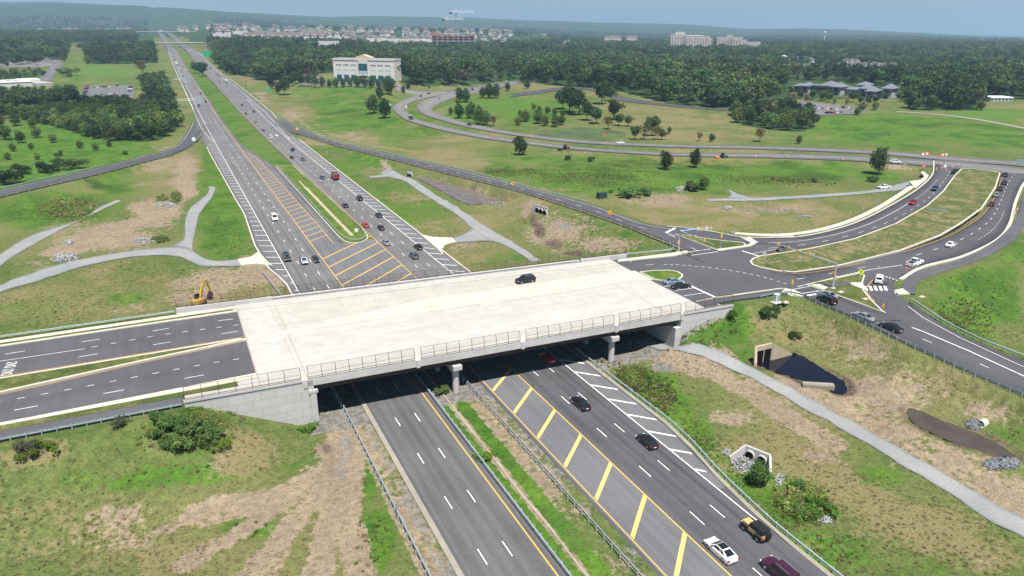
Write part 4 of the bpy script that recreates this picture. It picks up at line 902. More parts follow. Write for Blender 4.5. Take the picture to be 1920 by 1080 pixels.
# ------------------------------------------------------------------ the bridge
ss = lambda x: 110.6-.038*x
sn = lambda x: 154.1-.068*x
br = tag(empty('road_bridge', (50, 130, 0)), 'wide pale concrete road bridge carrying the cross road over the highway', 'bridge')
def adopt(o, root): o.parent = root; o.matrix_parent_inverse = root.matrix_basis.inverted(); return o
br.matrix_basis  # origin on the ground under mid span
def bband(name, f0, f1, x0, x1, z0, z1, mat, n=8, root=br):
    m = MB(); band(m, f0, f1, x0, x1, z0, z1, n); return adopt(m.build(name, M[mat]), root)
bpy.context.view_layer.update()
A_ = lambda d: (lambda x: ss(x)+d)
B_n = lambda d: (lambda x: sn(x)-d)
bband('deck', A_(.4), B_n(.4), 7.72, 98.0, 7.02, 7.30, 'deck')
# bridge surface tones: north roadway slab and raised median
m = MB()
q = [(522, 612), (692, 586.5), (855, 557.5), (960, 538.5), (1090, 516), (1170, 500.5)]
top = [at(x, y, 7.3) for x, y in ((502, 573), (697, 547), (860, 526), (1010, 507), (1090, 497), (1152, 491))]
lowq = [at(x, y, 7.3) for x, y in q]
for (a, b), (c, d) in zip(zip(lowq[:-1], lowq[1:]), zip(top[:-1], top[1:])): m.face([(p.x, p.y, 7.304) for p in (a, b, d, c)])
adopt(m.build('deck_slab', M['deck2']), br)
m = MB()
md = [((463, 634), (466, 640.5)), ((580, 611), (600, 615.5)), ((655, 594.5), (760, 591)), ((800, 560), (960, 563)), ((960, 538), (1110, 540)), ((1080, 520), (1170, 529)), ((1190, 508), (1226, 525))]
R = []
for a, b in md:
    a, b = at(*a, 7.3), at(*b, 7.3); R.append([(a.x, a.y, 7.2), (b.x, b.y, 7.2), (b.x, b.y, 7.40), (a.x, a.y, 7.40)])
m.rings(R); adopt(m.build('median', concrete('median_concrete', (.50, .48, .425))), br)
bband('pavement', lambda x: float(np.interp(x, (7.7, 98), (149.4, 143.2)))+.6, B_n(.42), 7.72, 98, 7.2, 7.46, 'deck')
m = MB()
for a, b in (((532, 632), (556, 686)), ((505, 575), (522, 612)), ((760, 545), (775, 560))): m.face([p for p in (lambda A, B: [(A.x-.06, A.y, 7.307), (A.x+.06, A.y, 7.307), (B.x+.06, B.y, 7.307), (B.x-.06, B.y, 7.307)][::-1])(at(*a, 7.3), at(*b, 7.3))])
for i in range(len(lowq)-1):
    a, b = lowq[i], lowq[i+1]; m.face([(a.x, a.y-.07, 7.308), (b.x, b.y-.07, 7.308), (b.x, b.y+.07, 7.308), (a.x, a.y+.07, 7.308)])
for xj in (7.85, 15.4, 88.8): m.face([(xj-.12, ss(xj)+.5, 7.309), (xj+.12, ss(xj)+.5, 7.309), (xj+.12, sn(xj)-.9, 7.309), (xj-.12, sn(xj)-.9, 7.309)])
adopt(m.build('deck_joint', plain('joint_seal', (.34, .31, .26), .8)), br)
m = MB()
for dd, w in ((14.2, .16), ): m.face([(8, 118, 7.31), (8.1, 118, 7.31), (8.1, 118.2, 7.31), (8, 118.2, 7.31)])
for i, d in enumerate((.85, 4.5, 9, 16.5, 24, 31.5, 38.5)):
    bband('girder', A_(d), A_(d+.5), 15.6, 88.6, 5.75, 7.03, 'girder', 4)
bband('girder', B_n(2.1), B_n(1.6), 15.6, 88.6, 5.75, 7.03, 'girder', 4)
bband('parapet', A_(0), A_(.38), 15.0, 89.6, 6.95, 8.2, 'conc'); bband('parapet', B_n(.38), B_n(0), 14.8, 89.6, 6.95, 7.95, 'conc')
for x in (34, 54.2, 74.4, 14.6, 90.):
    m = MB(); m.box((x, ss(x)+.15, 7.5), (.7, .56, 1.45)); adopt(m.build('pilaster', M['conc']), br)
wallk = NT('panelled_wall_concrete'); wP = wallk.pos(); wallk.b.inputs['Roughness'].default_value = .85
bk = wallk.n('ShaderNodeTexBrick'); mv = wallk.n('ShaderNodeMapping'); mv.inputs['Rotation'].default_value = (math.radians(90), 0, 0); wallk.l(wP, mv.inputs[0]); wallk.l(mv.outputs[0], bk.inputs[0])
bk.inputs['Scale'].default_value = .5; bk.inputs['Brick Width'].default_value = 1.25; bk.inputs['Row Height'].default_value = .75; bk.inputs['Mortar Size'].default_value = .012; bk.offset = .5
bk.inputs['Color1'].default_value = (.47, .46, .455, 1); bk.inputs['Color2'].default_value = (.44, .435, .43, 1); bk.inputs['Mortar'].default_value = (.22, .215, .21, 1)
M['panel'] = wallk.out(wallk.mix(wallk.ramp(wallk.noise(wP, .5, 4), .35, .7, 0, .2), bk.outputs[0], (.36, .35, .34)))
bband('wing_wall', A_(0), A_(.5), -3.75, 15.9, -1.5, 7.95, 'panel'); bband('wing_wall_coping', A_(-.14), A_(.55), -3.8, 14.1, 7.95, 8.28, 'conc')
bband('wing_wall', A_(0), A_(.5), 89.8, 103, -1, 7.95, 'panel'); bband('wing_wall_coping', A_(-.14), A_(.55), 90.5, 103.05, 7.95, 8.28, 'conc')
bband('wing_wall', B_n(.5), B_n(0), -3.75, 15.2, -1.5, 8.3, 'conc'); bband('wing_wall', B_n(.5), B_n(0), 89.8, 103, -1, 8.3, 'conc')
for x0, x1 in ((-3.7, 15.2), (89.9, 102.9)): bband('abutment', A_(.5), B_n(.5), x0, x1, -1.5, 7.2 if x0 < 0 else 6.95, 'conc')
bband('abutment_seat', A_(-.25), B_n(-.1), 15.2, 16.2, -1.5, 5.7, 'conc', 2); bband('abutment_seat', A_(-.25), B_n(-.1), 88.4, 89.85, -1., 5.3, 'conc', 2)
m = MB(); m.box((15.75, ss(15)+.1, 5.95), (1.5, .9, .5)); adopt(m.build('bearing_block', M['conc']), br)
bband('sidewalk', A_(.55), A_(3.6), -3.7, 7.7, 7.1, 7.45, 'deck'); bband('sidewalk', A_(.5), A_(2.8), 98.02, 103.5, 7., 7.22, 'deck')
bband('approach_slab', A_(.6), B_n(.6), 98.03, 102.4, 6.9, 7.05, 'asph_new')
for x in (41.2, 74.2):
    pr = empty('pier', (x, 130, 0)); adopt(pr, br); bpy.context.view_layer.update()
    for y in np.linspace(ss(x)+1.1, sn(x)-1.1, 5):
        m = MB(); m.tube((x, y, -1), (x, y, 4.6), .62, n=14); o = m.build('column', M['conc_pier'] if 'conc_pier' in M else M['conc']); o.parent = pr; o.matrix_parent_inverse = Matrix.Translation((-x, -130, 0))
    m = MB(); y0, y1 = ss(x)-.25, sn(x)+.2
    m.rings([[(x-.85, y0, 4.9), (x+.85, y0, 4.9), (x+.85, y0, 5.78), (x-.85, y0, 5.78)], [(x-.85, y0+1.4, 4.3), (x+.85, y0+1.4, 4.3), (x+.85, y0+1.4, 5.78), (x-.85, y0+1.4, 5.78)], [(x-.85, y1-1.4, 4.3), (x+.85, y1-1.4, 4.3), (x+.85, y1-1.4, 5.78), (x-.85, y1-1.4, 5.78)], [(x-.85, y1, 4.9), (x+.85, y1, 4.9), (x+.85, y1, 5.78), (x-.85, y1, 5.78)]])
    o = m.build('pier_cap', M['conc']); o.parent = pr; o.matrix_parent_inverse = Matrix.Translation((-x, -130, 0))
# fences on the parapets
mk = bpy.data.materials.new('wire_mesh'); mk.use_nodes = True; t = mk.node_tree; pb = t.nodes['Principled BSDF']; pb.inputs['Base Color'].default_value = (.09, .06, .05, 1)
tr = t.nodes.new('ShaderNodeBsdfTransparent'); mx = t.nodes.new('ShaderNodeMixShader'); mx.inputs[0].default_value = .13
t.links.new(tr.outputs[0], mx.inputs[1]); t.links.new(pb.outputs[0], mx.inputs[2]); t.links.new(mx.outputs[0], t.nodes['Material Output'].inputs[0]); M['mesh'] = mk
def fence(fy, x0, x1, z0, top, sgn, label, gaps=(), step=2.42, curved=True):
    root = tag(empty('bridge_fence', (x0, fy(x0), z0)), label, 'fence', 'fences on the bridge parapets'); bpy.context.view_layer.update()
    prof = [(0, -.45), (0, top-.75), (.1, top-.4), (.3, top-.12), (.55, top)] if curved else [(0, -.3), (0, top)]
    def pt(x, k): return (x, fy(x)+sgn*prof[k][0], z0+prof[k][1])
    cuts = [x0]+[c for g in gaps for c in (g-.6, g+.6)]+[x1]
    mesh_ = MB(); rails = MB()
    for a, b in zip(cuts[::2], cuts[1::2]):
        n = max(1, round((b-a)/step))
        for i in range(n+1):
            x = a+(b-a)*i/n; m = MB()
            for k in range(len(prof)-1): m.tube(pt(x, k), pt(x, k+1), .045, n=5, caps=k in (0, len(prof)-2))
            adopt(m.build('post', M['fence']), root)
        for zz_, r in (((prof[-1][1], -1), .03), ((top*.5, 0), .022), ((.42, 0), .05), ((.12, 0), .04)):
            k = zz_[1]; off = prof[k][0]*sgn if k == -1 else 0
            rails.tube((a, fy(a)+off, z0+zz_[0]), (b, fy(b)+off, z0+zz_[0]), r, n=5)
        R = [[pt(x, k) for k in range(1 if False else 0, len(prof))] for x in np.linspace(a, b, 5)]
        mesh_.rings(R, closed=False, caps=False)
    adopt(rails.build('rail', M['fence']), root); adopt(mesh_.build('mesh', M['mesh']), root)
    return root
fence(lambda x: ss(x)+.1, -3.6, 103., 8.2, 2.15, 1, 'brown curved-top mesh fence on the near parapet above the highway', (14.6, 34, 54.2, 74.4, 90.2))
fence(lambda x: sn(x)-.12, -3.6, 103., 8.1, 2.1, 1, 'brown mesh fence on the far parapet of the bridge', (14.6, 90.2), 2.9, False)
m = MB()
pr_ = tag(empty('bridge_railing', (50, sn(50)-.5, 7.95)), 'pale metal hand rail along the inner face of the far parapet', 'railing'); bpy.context.view_layer.update()
m.tube((15, sn(15)-.55, 8.25), (89, sn(89)-.55, 8.25), .07, n=6); adopt(m.build('hand_rail', M['sign_white']), pr_)
for i in range(25):
    x = 15.3+i*3.05; m = MB(); m.tube((x, sn(x)-.3, 7.8), (x, sn(x)-.55, 8.22), .05, n=5); adopt(m.build('bracket', M['sign_white']), pr_)
# ------------------------------------------------------------------ guard rails
def resamp(pts, step):
    out = [pts[0].copy()]; acc = 0
    for a, b in zip(pts[:-1], pts[1:]):
        L = (b-a).length; u = step-acc
        while u <= L: out.append(a.lerp(b, u/L)); u += step
        acc = (L-(u-step)) % step if L > 0 else acc
    return out
def guardrail(pts, label, side=1, step=1.905, mat='steel', maxpost=100, both=False):
    """W-beam on posts; side: +1 posts to the left of the run"""
    pts = [Vector(p) for p in pts]
    root = tag(empty('guardrail', pts[0]), label, 'guardrail', 'guardrails along the roads'); bpy.context.view_layer.update()
    P = resamp(pts, 2.0)+[pts[-1]]; n = len(P); R = []
    W_ = [(-.02, .48), (.06, .53), (.06, .58), (.0, .63), (.0, .66), (.06, .71), (.06, .76), (-.02, .81)]
    for i, p in enumerate(P):
        d = P[min(i+1, n-1)]-P[max(i-1, 0)]; d.z = 0; d.normalize(); nn = Vector((d.y, -d.x, 0))*side
        R.append([tuple(p+nn*a*1.6+Vector((0, 0, z))) for a, z in W_]+[tuple(p+nn*(a*1.6-.03)+Vector((0, 0, z))) for a, z in W_[::-1]])
    m = MB(); m.rings(R, closed=True); adopt(m.build('rail', M[mat]), root)
    Q = resamp(pts, step); me = None
    if len(Q) > maxpost: Q = resamp(pts, step*len(Q)/maxpost)[:maxpost]
    for i, p in enumerate(Q):
        a, b = (Q[i], Q[i+1]) if i < len(Q)-1 else (Q[i-1], Q[i]); h = math.atan2(b.y-a.y, b.x-a.x); d = Vector((math.cos(h), math.sin(h), 0)); nn = Vector((d.y, -d.x, 0))*side
        if me is None:
            mb = MB(); mb.box((0, 0, .3), (.12, .16, 1.0)); mb.box((0, .16*side, .62), (.12, .18, .36)) if False else None
            o = mb.build('post', M[mat]); me = o.data; mb2 = MB(); mb2.box((0, 0, .64), (.12, .2, .36)); 
        else: o = bpy.data.objects.new('post', me); COL.objects.link(o)
        o.location = p-nn*.22-root.location; o.rotation_euler.z = h; o.parent = root
    return root
yl = lambda x, y0, y1, z=0: [V3((x, y, z)) for y in np.linspace(y0, y1, 24)]
guardrail(yl(20.95, -20, 122, .02), 'long guardrail beside the dirt track and the three-lane carriageway below the bridge', -1 if False else 1)
guardrail(yl(36.4, -20, 119, 0), 'guardrail on the yellow-line edge of the median below the bridge', -1)
guardrail(yl(44.15, -20, 121, 0), 'guardrail between the grass median and the yellow hatched shoulder', 1)
guardrail([V3((HWR(y)+.85, y, .02)) for y in np.linspace(-20, 116, 40)], 'bright double guardrail along the outer shoulder with white hatching below the bridge', -1)
guardrail([V3((x, 110.95+.02*(x < -60), ZR-.05)) for x in np.linspace(-120, -4.2, 30)], 'guardrail between the asphalt footpath and the bushy slope', -1, mat='steel_green')
guardrail([V3((x, 153.3, ZR)) for x in np.linspace(-140, -4.0, 30)], 'greenish guardrail behind the pavement of the cross road by the excavator field', 1, mat='steel_green')
guardrail([G(491, 512), G(500, 522), G(512, 538), G(523, 553), G(530, 562)], 'short guardrail running from the dirt field up to the bridge', 1)
dz3 = Vector((0, 0, -.02))
guardrail([rampN[i][0]+Vector((-.3, .9, 0)) for i in range(8, len(rampN)-22)], 'long guardrail on the outer edge of the curving slip road up to the junction', 1, 3.8, 'steel_green', 90)
sr = [rampN[i][1]+Vector((.2, -.8, 0)) for i in range(26, len(rampN)-6)]
guardrail(sr+[at(1254, 460, ZI), at(1262, 466, ZI), at(1264, 470, ZI), at(1252, 473, ZI), at(1210, 477, ZI), at(1170, 481, ZI)], 'guardrail on the inner edge of the slip road hooking round to the bridge end', -1, 3.6, 'steel', 100)
guardrail([at(x, y, z) for x, y, z in ((1425, 560, ZI-.1), (1450, 554, ZI-.1), (1480, 552, ZI-.1), (1505, 557, ZI), (1540, 573, ZI), (1580, 590, ZI), (1690, 643, 6.75), (1750, 670, 6.4), (1810, 699, 6.0), (1920, 746, 5.6), (2060, 812, 4.9))], 'guardrail above the weedy bank with the dark pond', -1, 1.905, 'steel')
guardrail([at(x, y, z) for x, y, z in ((1707, 565, 6.8), (1730, 580, 6.7), (1762, 603, 6.5), (1800, 623, 6.3), (1842, 643, 6.1), (1920, 673, 5.7), (2060, 719, 5.))], 'guardrail at the foot of the bright green bank on the slip road bend', 1, 1.905, 'steel_green')
guardrail([p[0]+Vector((-.2, .8, 0)) for p in rampW[:30]], 'guardrail on the far edge of the slip road beside the lime meadow', 1, 4, 'steel_green', 70)
guardrail([p[1]+Vector((.2, -.8, 0)) for p in rampW[:-8]], 'guardrail on the near edge of the slip road beside the lime meadow', -1, 4, 'steel_green', 70)
guardrail([V3((x, y, .12)) for x, y in ((45.6, 362), (45.5, 300), (45.4, 236), (45.5, 223), (46.4, 218), (47.6, 216), (49.2, 215.3), (50.8, 216), (52.3, 218.5), (53.2, 223), (53.6, 232), (53.6, 280), (53.2, 330))], 'pale guardrail wrapped round the blunt end of the highway median', 1, 4, 'sign_back', 90)
# ------------------------------------------------------------------ signals, signs and cabinets
def head_asm(parent, loc, yaw, n=3, back=True):
    """traffic signal head: yellow housing, three visors"""
    m = MB(); R = Matrix.Rotation(yaw, 3, 'Z'); c = Vector(loc)
    m.box(c, (.34, .26, 1.0), M=R)
    o = adopt(m.build('signal_head', M['sig_yel']), parent)
    m = MB()
    for k in (-1, 0, 1): m.tube(c+R @ Vector((0, .15, k*.36)), c+R @ Vector((0, .38, k*.36)), .15, n=8)
    v = m.build('visor', M['dark']); v.parent = o; v.matrix_parent_inverse = o.matrix_parent_inverse.copy()
    return o
def mast(foot, h, arms, label, heads, signs=(), blue=None):
    root = tag(empty('traffic_signal', foot), label, 'traffic signal', 'mast-arm traffic signals at the junction'); bpy.context.view_layer.update()
    m = MB(); m.tube(foot, foot+Vector((0, 0, h)), .25, .18, 10); adopt(m.build('pole', M['steel']), root)
    m = MB(); m.tube(foot-Vector((0, 0, .2)), foot+Vector((0, 0, .22)), .6, n=12); adopt(m.build('footing', M['kerb']), root)
    for tip in arms:
        m = MB(); m.tube(foot+Vector((0, 0, h-.25)), tip, .17, .09, 8); adopt(m.build('arm', M['steel']), root)
    for (ai, t, dzv, yaw) in heads:
        p = (foot+Vector((0, 0, h-.25))).lerp(arms[ai], t); head_asm(root, p+Vector((0, 0, dzv)), yaw)
    for (ai, t, w_, h_, mt, yaw) in signs:
        p = (foot+Vector((0, 0, h-.25))).lerp(arms[ai], t); m = MB(); m.box(p+Vector((0, 0, .05)), (w_, .06, h_), yaw); m.box(p+Vector((0, 0, .05)), (w_*.3, .075, h_*.55), yaw, 1); adopt(m.build('sign', [M[mt], M['dark']] if mt != 'sign_blue' else [M[mt], M['sign_white']]), root)
    return root
yawR = math.radians(-25)
def yaw_to(p, q): d = q-p; return math.atan2(d.y, d.x)
fR = at(1561, 541, ZI); tR = at(1447, 454, ZI+6.6); aR = yaw_to(fR, tR)
mr = mast(fR, 6.3, [tR], 'tall grey signal pole whose long arm carries four yellow signals across the junction', [(0, .89, -.1, aR+math.pi/2), (0, .73, -.1, aR+math.pi/2), (0, .56, -.1, aR+math.pi/2), (0, .40, -.1, aR+math.pi/2)], [(0, .345, .6, .75, 'sign_white', aR)])
head_asm(mr, fR+Vector((.35, -.1, 2.6)), 0.3); 
m = MB(); m.box(fR+Vector((-.45, .1, 3.9)), (.7, .05, .7), M=Matrix.Rotation(aR, 3, 'Z') @ Matrix.Rotation(math.pi/4, 3, 'Y')); adopt(m.build('warning_sign', M['sign_yel']), mr)
fL = at(1272, 473, ZI); t1 = at(1335, 427.5, ZI+7.0); t2 = at(1339, 459, ZI+5.6)
a1, a2 = yaw_to(fL, t1), yaw_to(fL, t2)
ml = mast(fL, 6.2, [t1, t2], 'grey signal pole at the slip road corner with two arms and a blue street-name sign', [(0, .68, -.05, a1+math.pi/2), (0, .98, -.05, a1+math.pi/2), (1, .46, 0., a2-math.pi/2), (1, .72, 0., a2-math.pi/2)], [(0, .57, .7, .9, 'sign_white', a1), (0, .84, .75, .8, 'sign_white', a1), (0, .31, 3.6, .5, 'sign_blue', a1)])
head_asm(ml, fL+Vector((-.4, -.2, 2.9)), 2.5)
def ped(px, py, z, h, label, yaw=0.):
    f = at(px, py, z); root = tag(empty('pedestal_signal', f), label, 'traffic signal'); bpy.context.view_layer.update()
    m = MB(); m.tube(f, f+Vector((0, 0, h)), .07, n=8); m.tube(f, f+Vector((0, 0, .3)), .22, .16, 8); adopt(m.build('post', M['steel']), root); head_asm(root, f+Vector((-.2, -.1, h-.1)), yaw)
    m = MB(); m.box(f+Vector((.0, 0, -.05)), (1., 1., .2)); adopt(m.build('footing', M['kerb']), root)
ped(1351, 465, ZI, 3.6, 'short pedestal signal on the grassy triangular island', -.5)
ped(1483, 553, ZI, 3.2, 'short pedestal signal at the kerb ramp beside the grey cabinet', 2.2)
def sign(px, py, z, h, shape, mat, label, size=.75, yaw=None, two=False, name='road_sign', face=None, double=False):
    f = at(px, py, z) if z is not None else G(px, py); root = tag(empty(name, f), label, 'sign'); bpy.context.view_layer.update()
    d = Vector((-f.x, -f.y, 0)); yw_ = math.atan2(d.y, d.x)+math.pi/2 if yaw is None else yaw
    R = Matrix.Rotation(yw_, 3, 'Z'); c = f+Vector((0, 0, h))
    posts = MB()
    if two:
        for s in (-1, 1):
            mm = MB(); mm.tube(f+R @ Vector((s*size*.35, .06, 0)), c+R @ Vector((s*size*.35, .06, 0)), .05, n=6); adopt(mm.build('post', M['sign_back']), root)
    else:
        posts.tube(f+R @ Vector((0, .05, -.2)), c+R @ Vector((0, .05, 0)), .04, n=6); adopt(posts.build('post', M['sign_back']), root)
    m = MB(); hs = size/2
    if shape == 'diamond': prof = [(-hs*1.35, 0), (0, -hs*1.35), (hs*1.35, 0), (0, hs*1.35)]
    elif shape == 'tri': prof = [(-hs, hs*.8), (0, -hs), (hs, hs*.8)]
    elif shape == 'oct': prof = [(hs*math.cos(math.pi*(i+.5)/4), hs*math.sin(math.pi*(i+.5)/4)) for i in range(8)]
    else: prof = [(-hs*shape, -hs), (hs*shape, -hs), (hs*shape, hs), (-hs*shape, hs)]
    m.rings([[tuple(c+R @ Vector((x, y, zz_))) for x, zz_ in prof] for y in (.02, -.02)]); adopt(m.build('panel', M[mat]), root)
    if face:
        m = MB(); m.rings([[tuple(c+R @ Vector((x*face[1], y, zz_*face[2]))) for x, zz_ in prof] for y in (-.021, -.03)]); adopt(m.build('symbol', M[face[0]]), root)
    return root
sign(961, 353, 4.6, 1.9, 'diamond', 'sign_yel', 'yellow diamond sign halfway up the slip road', 1.1, face=('dark', .3, .45))
sign(1143, 411, 6.2, 2.2, 'diamond', 'sign_yel', 'yellow diamond sign near the top of the slip road', 1.2, face=('dark', .3, .45))
sign(558, 251, .2, 3.2, 'diamond', 'sign_yel', 'yellow diamond warning sign at the gore where the slip road leaves', 1.5, two=True)
sl_ = sign(1611, 530, ZI, 2.7, 'diamond', 'sign_lime', 'fluorescent yellow-green crossing sign before the zebra crossing', 1.05, face=('dark', .22, .5))
m = MB(); c = at(1611, 530, ZI)+Vector((0, 0, 1.75)); m.box(c, (.55, .05, .3), .4); adopt(m.build('arrow_plate', M['sign_lime']), sl_)
sign(1655, 579, 6.9, .7, .35, 'sign_yel', 'small yellow object marker at the tip of the grass island', .9)
sign(1697, 517, 6.9, 2.0, 'tri', 'sign_red', 'red and white yield sign on the bend by the zebra crossing', .95, face=('sign_white', .5, .5))
sign(1432, 484, ZI, 1.1, .7, 'sign_white', 'white keep-right sign on the round nose of the median', .9, face=('dark', .3, .6))
sign(1376, 446, ZI, 1.8, .6, 'sign_back', 'bare aluminium sign at the ladder crossing of the island', .9)
sign(1457, 449, ZI, 2.0, .7, 'sign_back', 'grey sign on the verge of the curved road', .8)
sign(1757, 408, 4.8, 1.9, 2.9, 'sign_back', 'wide grey sign panel turned away on the median grass', 1.9, two=True)
sign(1828, 396, 5., 1.2, .9, 'sign_white', 'small white sign on the median grass by the queue', 1.1)
sign(1850, 368, 4.5, .9, 1.6, 'sign_white', 'low white double board in the median grass', .9)
sign(1900, 404, 5., 1.1, 1.0, 'sign_white', 'small white sign between kerb and bike path', .95)
sign(1873, 332, 4., 2.2, 'oct', 'sign_red', 'red sign at the top end of the median', .95, face=('sign_white', .75, .2))
sign(1910, 314, 3.8, 2.6, 1.2, 'sign_back', 'grey square sign at the meadow edge beyond the far junction', 2.3, two=True)
sign(1697, 314, 3.8, 1.9, .8, 'sign_back', 'grey sign in the bare patch beside the white minivan', 1.6)
sign(1646, 386, None, 2.0, .8, 'sign_back', 'small grey sign in the dry grass above the kerb', 1.0)
sign(669, 442, .1, 1.9, 1.0, 'sign_white', 'white square sign at the blunt end of the highway median', 1.1)
sign(364, 268, 0, 2.2, .9, 'sign_white', 'white sign at the gore of the side ramp', 2.0)
sign(732, 204, None, 2.8, 'diamond', 'sign_white', 'white diamond sign outside the loop road bend', 1.5)
sign(762, 207, None, 2.8, 'diamond', 'sign_white', 'white diamond sign inside the loop road bend', 1.5)
sign(614, 292, None, 2.0, .7, 'sign_back', 'small pale sign in the grass right of the highway', .8)
sign(745, 971, .1, 1.9, .9, 'sign_back', 'small sign standing on the guardrail by the lower carriageway', .8, yaw=1.6)
sign(505, 174, None, 3.0, 1.4, 'sign_green', 'green guide sign in the grass beside the outbound carriageway', 2.6, two=True)
sign(1133, 259, None, 2., 'diamond', 'orange', 'orange roadwork sign beside the algae pond', 1.6)
def gantry(px, py, hgt, tip, panels, label, mat):
    f = G(px, py); root = tag(empty('sign_gantry', f), label, 'road sign', 'overhead sign gantries'); bpy.context.view_layer.update()
    e = V3((tip, f.y, f.z)); t = Vector((0, 0, hgt)); 
    for dx in (-.5, .5):
        m = MB(); m.tube(f+Vector((dx, 0, 0)), f+t+Vector((dx, 0, 0)), .22, .18, 8); adopt(m.build('pole', M['sign_back']), root)
    for q in (0, 1.2):
        m = MB(); m.tube(f+t-Vector((0, 0, q)), e+t-Vector((0, 0, q)), .16, n=6); adopt(m.build('truss', M['sign_back']), root)
    for (x, w, h, zc) in panels:
        m = MB(); m.box((x, f.y-.35, f.z+hgt+zc), (w, .15, h)); adopt(m.build('panel', M[mat]), root)
gantry(335, 203, 7.2, 29.5, [(27, 5.6, 6.0, -1.2)], 'cantilever gantry over the inbound lanes with the grey back of its sign', 'sign_back')
gantry(327, 159, 6.6, 26, [(24.4, 5, 3.2, -.6)], 'smaller grey sign arm over the inbound lane by the trees', 'sign_back')
gantry(378, 112, 8.5, 80, [(75, 11, 7.5, .2), (88, 11, 7.5, .2)], 'two green guide sign panels over the outbound lanes', 'sign_green')
def rock_cabinets():
    f = at(1455, 567, ZI-.1); root = tag(empty('control_cabinet', f), 'pale grey signal control cabinet on a concrete pad by the kerb ramp', 'cabinet'); bpy.context.view_layer.update()
    m = MB(); m.box(f+Vector((0, 0, .05)), (2.2, 1.6, .2)); adopt(m.build('pad', M['kerb']), root)
    m = MB(); m.box(f+Vector((0, 0, 1.0)), (1.0, .75, 1.7)); m.box(f+Vector((0, 0, 1.9)), (1.1, .85, .14)); adopt(m.build('housing', M['sign_white']), root)
    m = MB(); m.box(f+Vector((.1, -.39, 1.0)), (.7, .03, 1.4)); adopt(m.build('door', M['sign_back']), root)
rock_cabinets()
for px, py, lab in ((1473, 568, 'flat concrete vault lid beside the control cabinet'), (1576, 549, 'flat concrete vault lid on the grass island'), (1622, 562, 'small white meter box near the ramp edge of the grass island'), (1728, 558, 'white utility box in the green bank by the zebra crossing')):
    f = at(px, py, ZI if px < 1700 else 6.6); m = MB(); m.box((0, 0, .12), (1.3, .9, .3)); m.box((0, 0, .3), (.9, .6, .1)); o = m.build('utility_box', M['kerb']); o.location = f; tag(o, lab, 'utility box')
f = G(1128, 371); m = MB(); m.box((0, 0, 1.0), (3.4, 2.2, 2.0)); m.box((0, 0, 2.05), (3.6, 2.4, .12)); m.box((0, 0, .05), (4.2, 3., .2)); o = m.build('transformer_box', plain('dark_green_box', (.03, .055, .05), .5)); o.location = f; tag(o, 'dark green transformer box in the meadow under the slip road', 'utility box')
# utility poles beside the outbound carriageway
for px, py, h, lab in ((462, 167, 13, 'twin wooden utility pole nearest the outbound carriageway'), (444, 143, 12, 'wooden utility pole second along the cleared strip'), (424, 125, 12, 'wooden utility pole third along the cleared strip'), (408, 110, 12, 'wooden utility pole furthest along the cleared strip')):
    f = G(px, py); root = tag(empty('utility_pole', f), lab, 'utility pole', 'utility poles along the cleared strip'); bpy.context.view_layer.update()
    m = MB(); m.tube(f, f+Vector((0, 0, h)), .28, .18, 6); adopt(m.build('pole', M['wood']), root)
    m = MB(); m.box(f+Vector((0, 0, h-1)), (4.2, .2, .25)); adopt(m.build('crossarm', M['wood']), root)
# ------------------------------------------------------------------ vehicles
def paint(name, c, metal=.25, rough=.35): return plain('paint_'+name, c, rough, metal, .5, coat=.6)
CAR = {'black': paint('black', (.012, .012, .014)), 'dark': paint('dark_grey', (.035, .037, .042)), 'grey': paint('grey', (.14, .145, .155), .5), 'silver': paint('silver', (.40, .42, .45), .55), 'white': paint('white', (.74, .75, .76), 0), 'navy': paint('navy', (.012, .022, .06)), 'blue': paint('blue', (.03, .07, .18)),
       'paleblue': paint('pale_blue', (.26, .38, .47), .4), 'red': paint('red', (.42, .012, .016), .1), 'maroon': paint('maroon', (.11, .012, .022), .2), 'purple': paint('purple', (.055, .014, .035), .2), 'tan': paint('tan', (.62, .40, .17), 0), 'orange': paint('orange', (.7, .13, .03), 0), 'green': paint('green', (.02, .2, .12), 0), 'machine': paint('machine_yellow', (.48, .29, .06), 0)}
def wheel(root, x, y, r=.34, w=.24, rim=True):
    s = 1 if x > 0 else -1
    m = MB(); n = 16
    prof = [(-w/2, r*.72), (-w/2, r*.95), (-w*.3, r), (w*.3, r), (w/2, r*.95), (w/2, r*.72)]
    m.rings([[(px_, math.cos(2*math.pi*i/n)*pr_, math.sin(2*math.pi*i/n)*pr_) for i in range(n)] for px_, pr_ in prof])
    o = m.build('wheel', M['rubber'], root); o.location = (x, y, r)
    if rim:
        m = MB(); m.tube((s*(w/2-.03), 0, 0), (s*(w/2+.012), 0, 0), r*.66, r*.6, 12); m.build('rim', M['rim'], o)
    return o
def ring(y, z0, z1, w0, w1, wm=None):
    """body cross-section: sill, belly and shoulder, 10 points"""
    wm = wm or max(w0, w1); zm = z0+(z1-z0)*.5
    h = [(-w0, z0), (-wm, z0+(z1-z0)*.25), (-wm, zm+(z1-z0)*.2), (-w1, z1-.04), (-w1+.14, z1)]
    return [(x, y, z) for x, z in h]+[(-x, y, z) for x, z in h[::-1]]
def body_of(st): 
    m = MB(); m.rings([ring(*s) for s in st][::-1]); return m
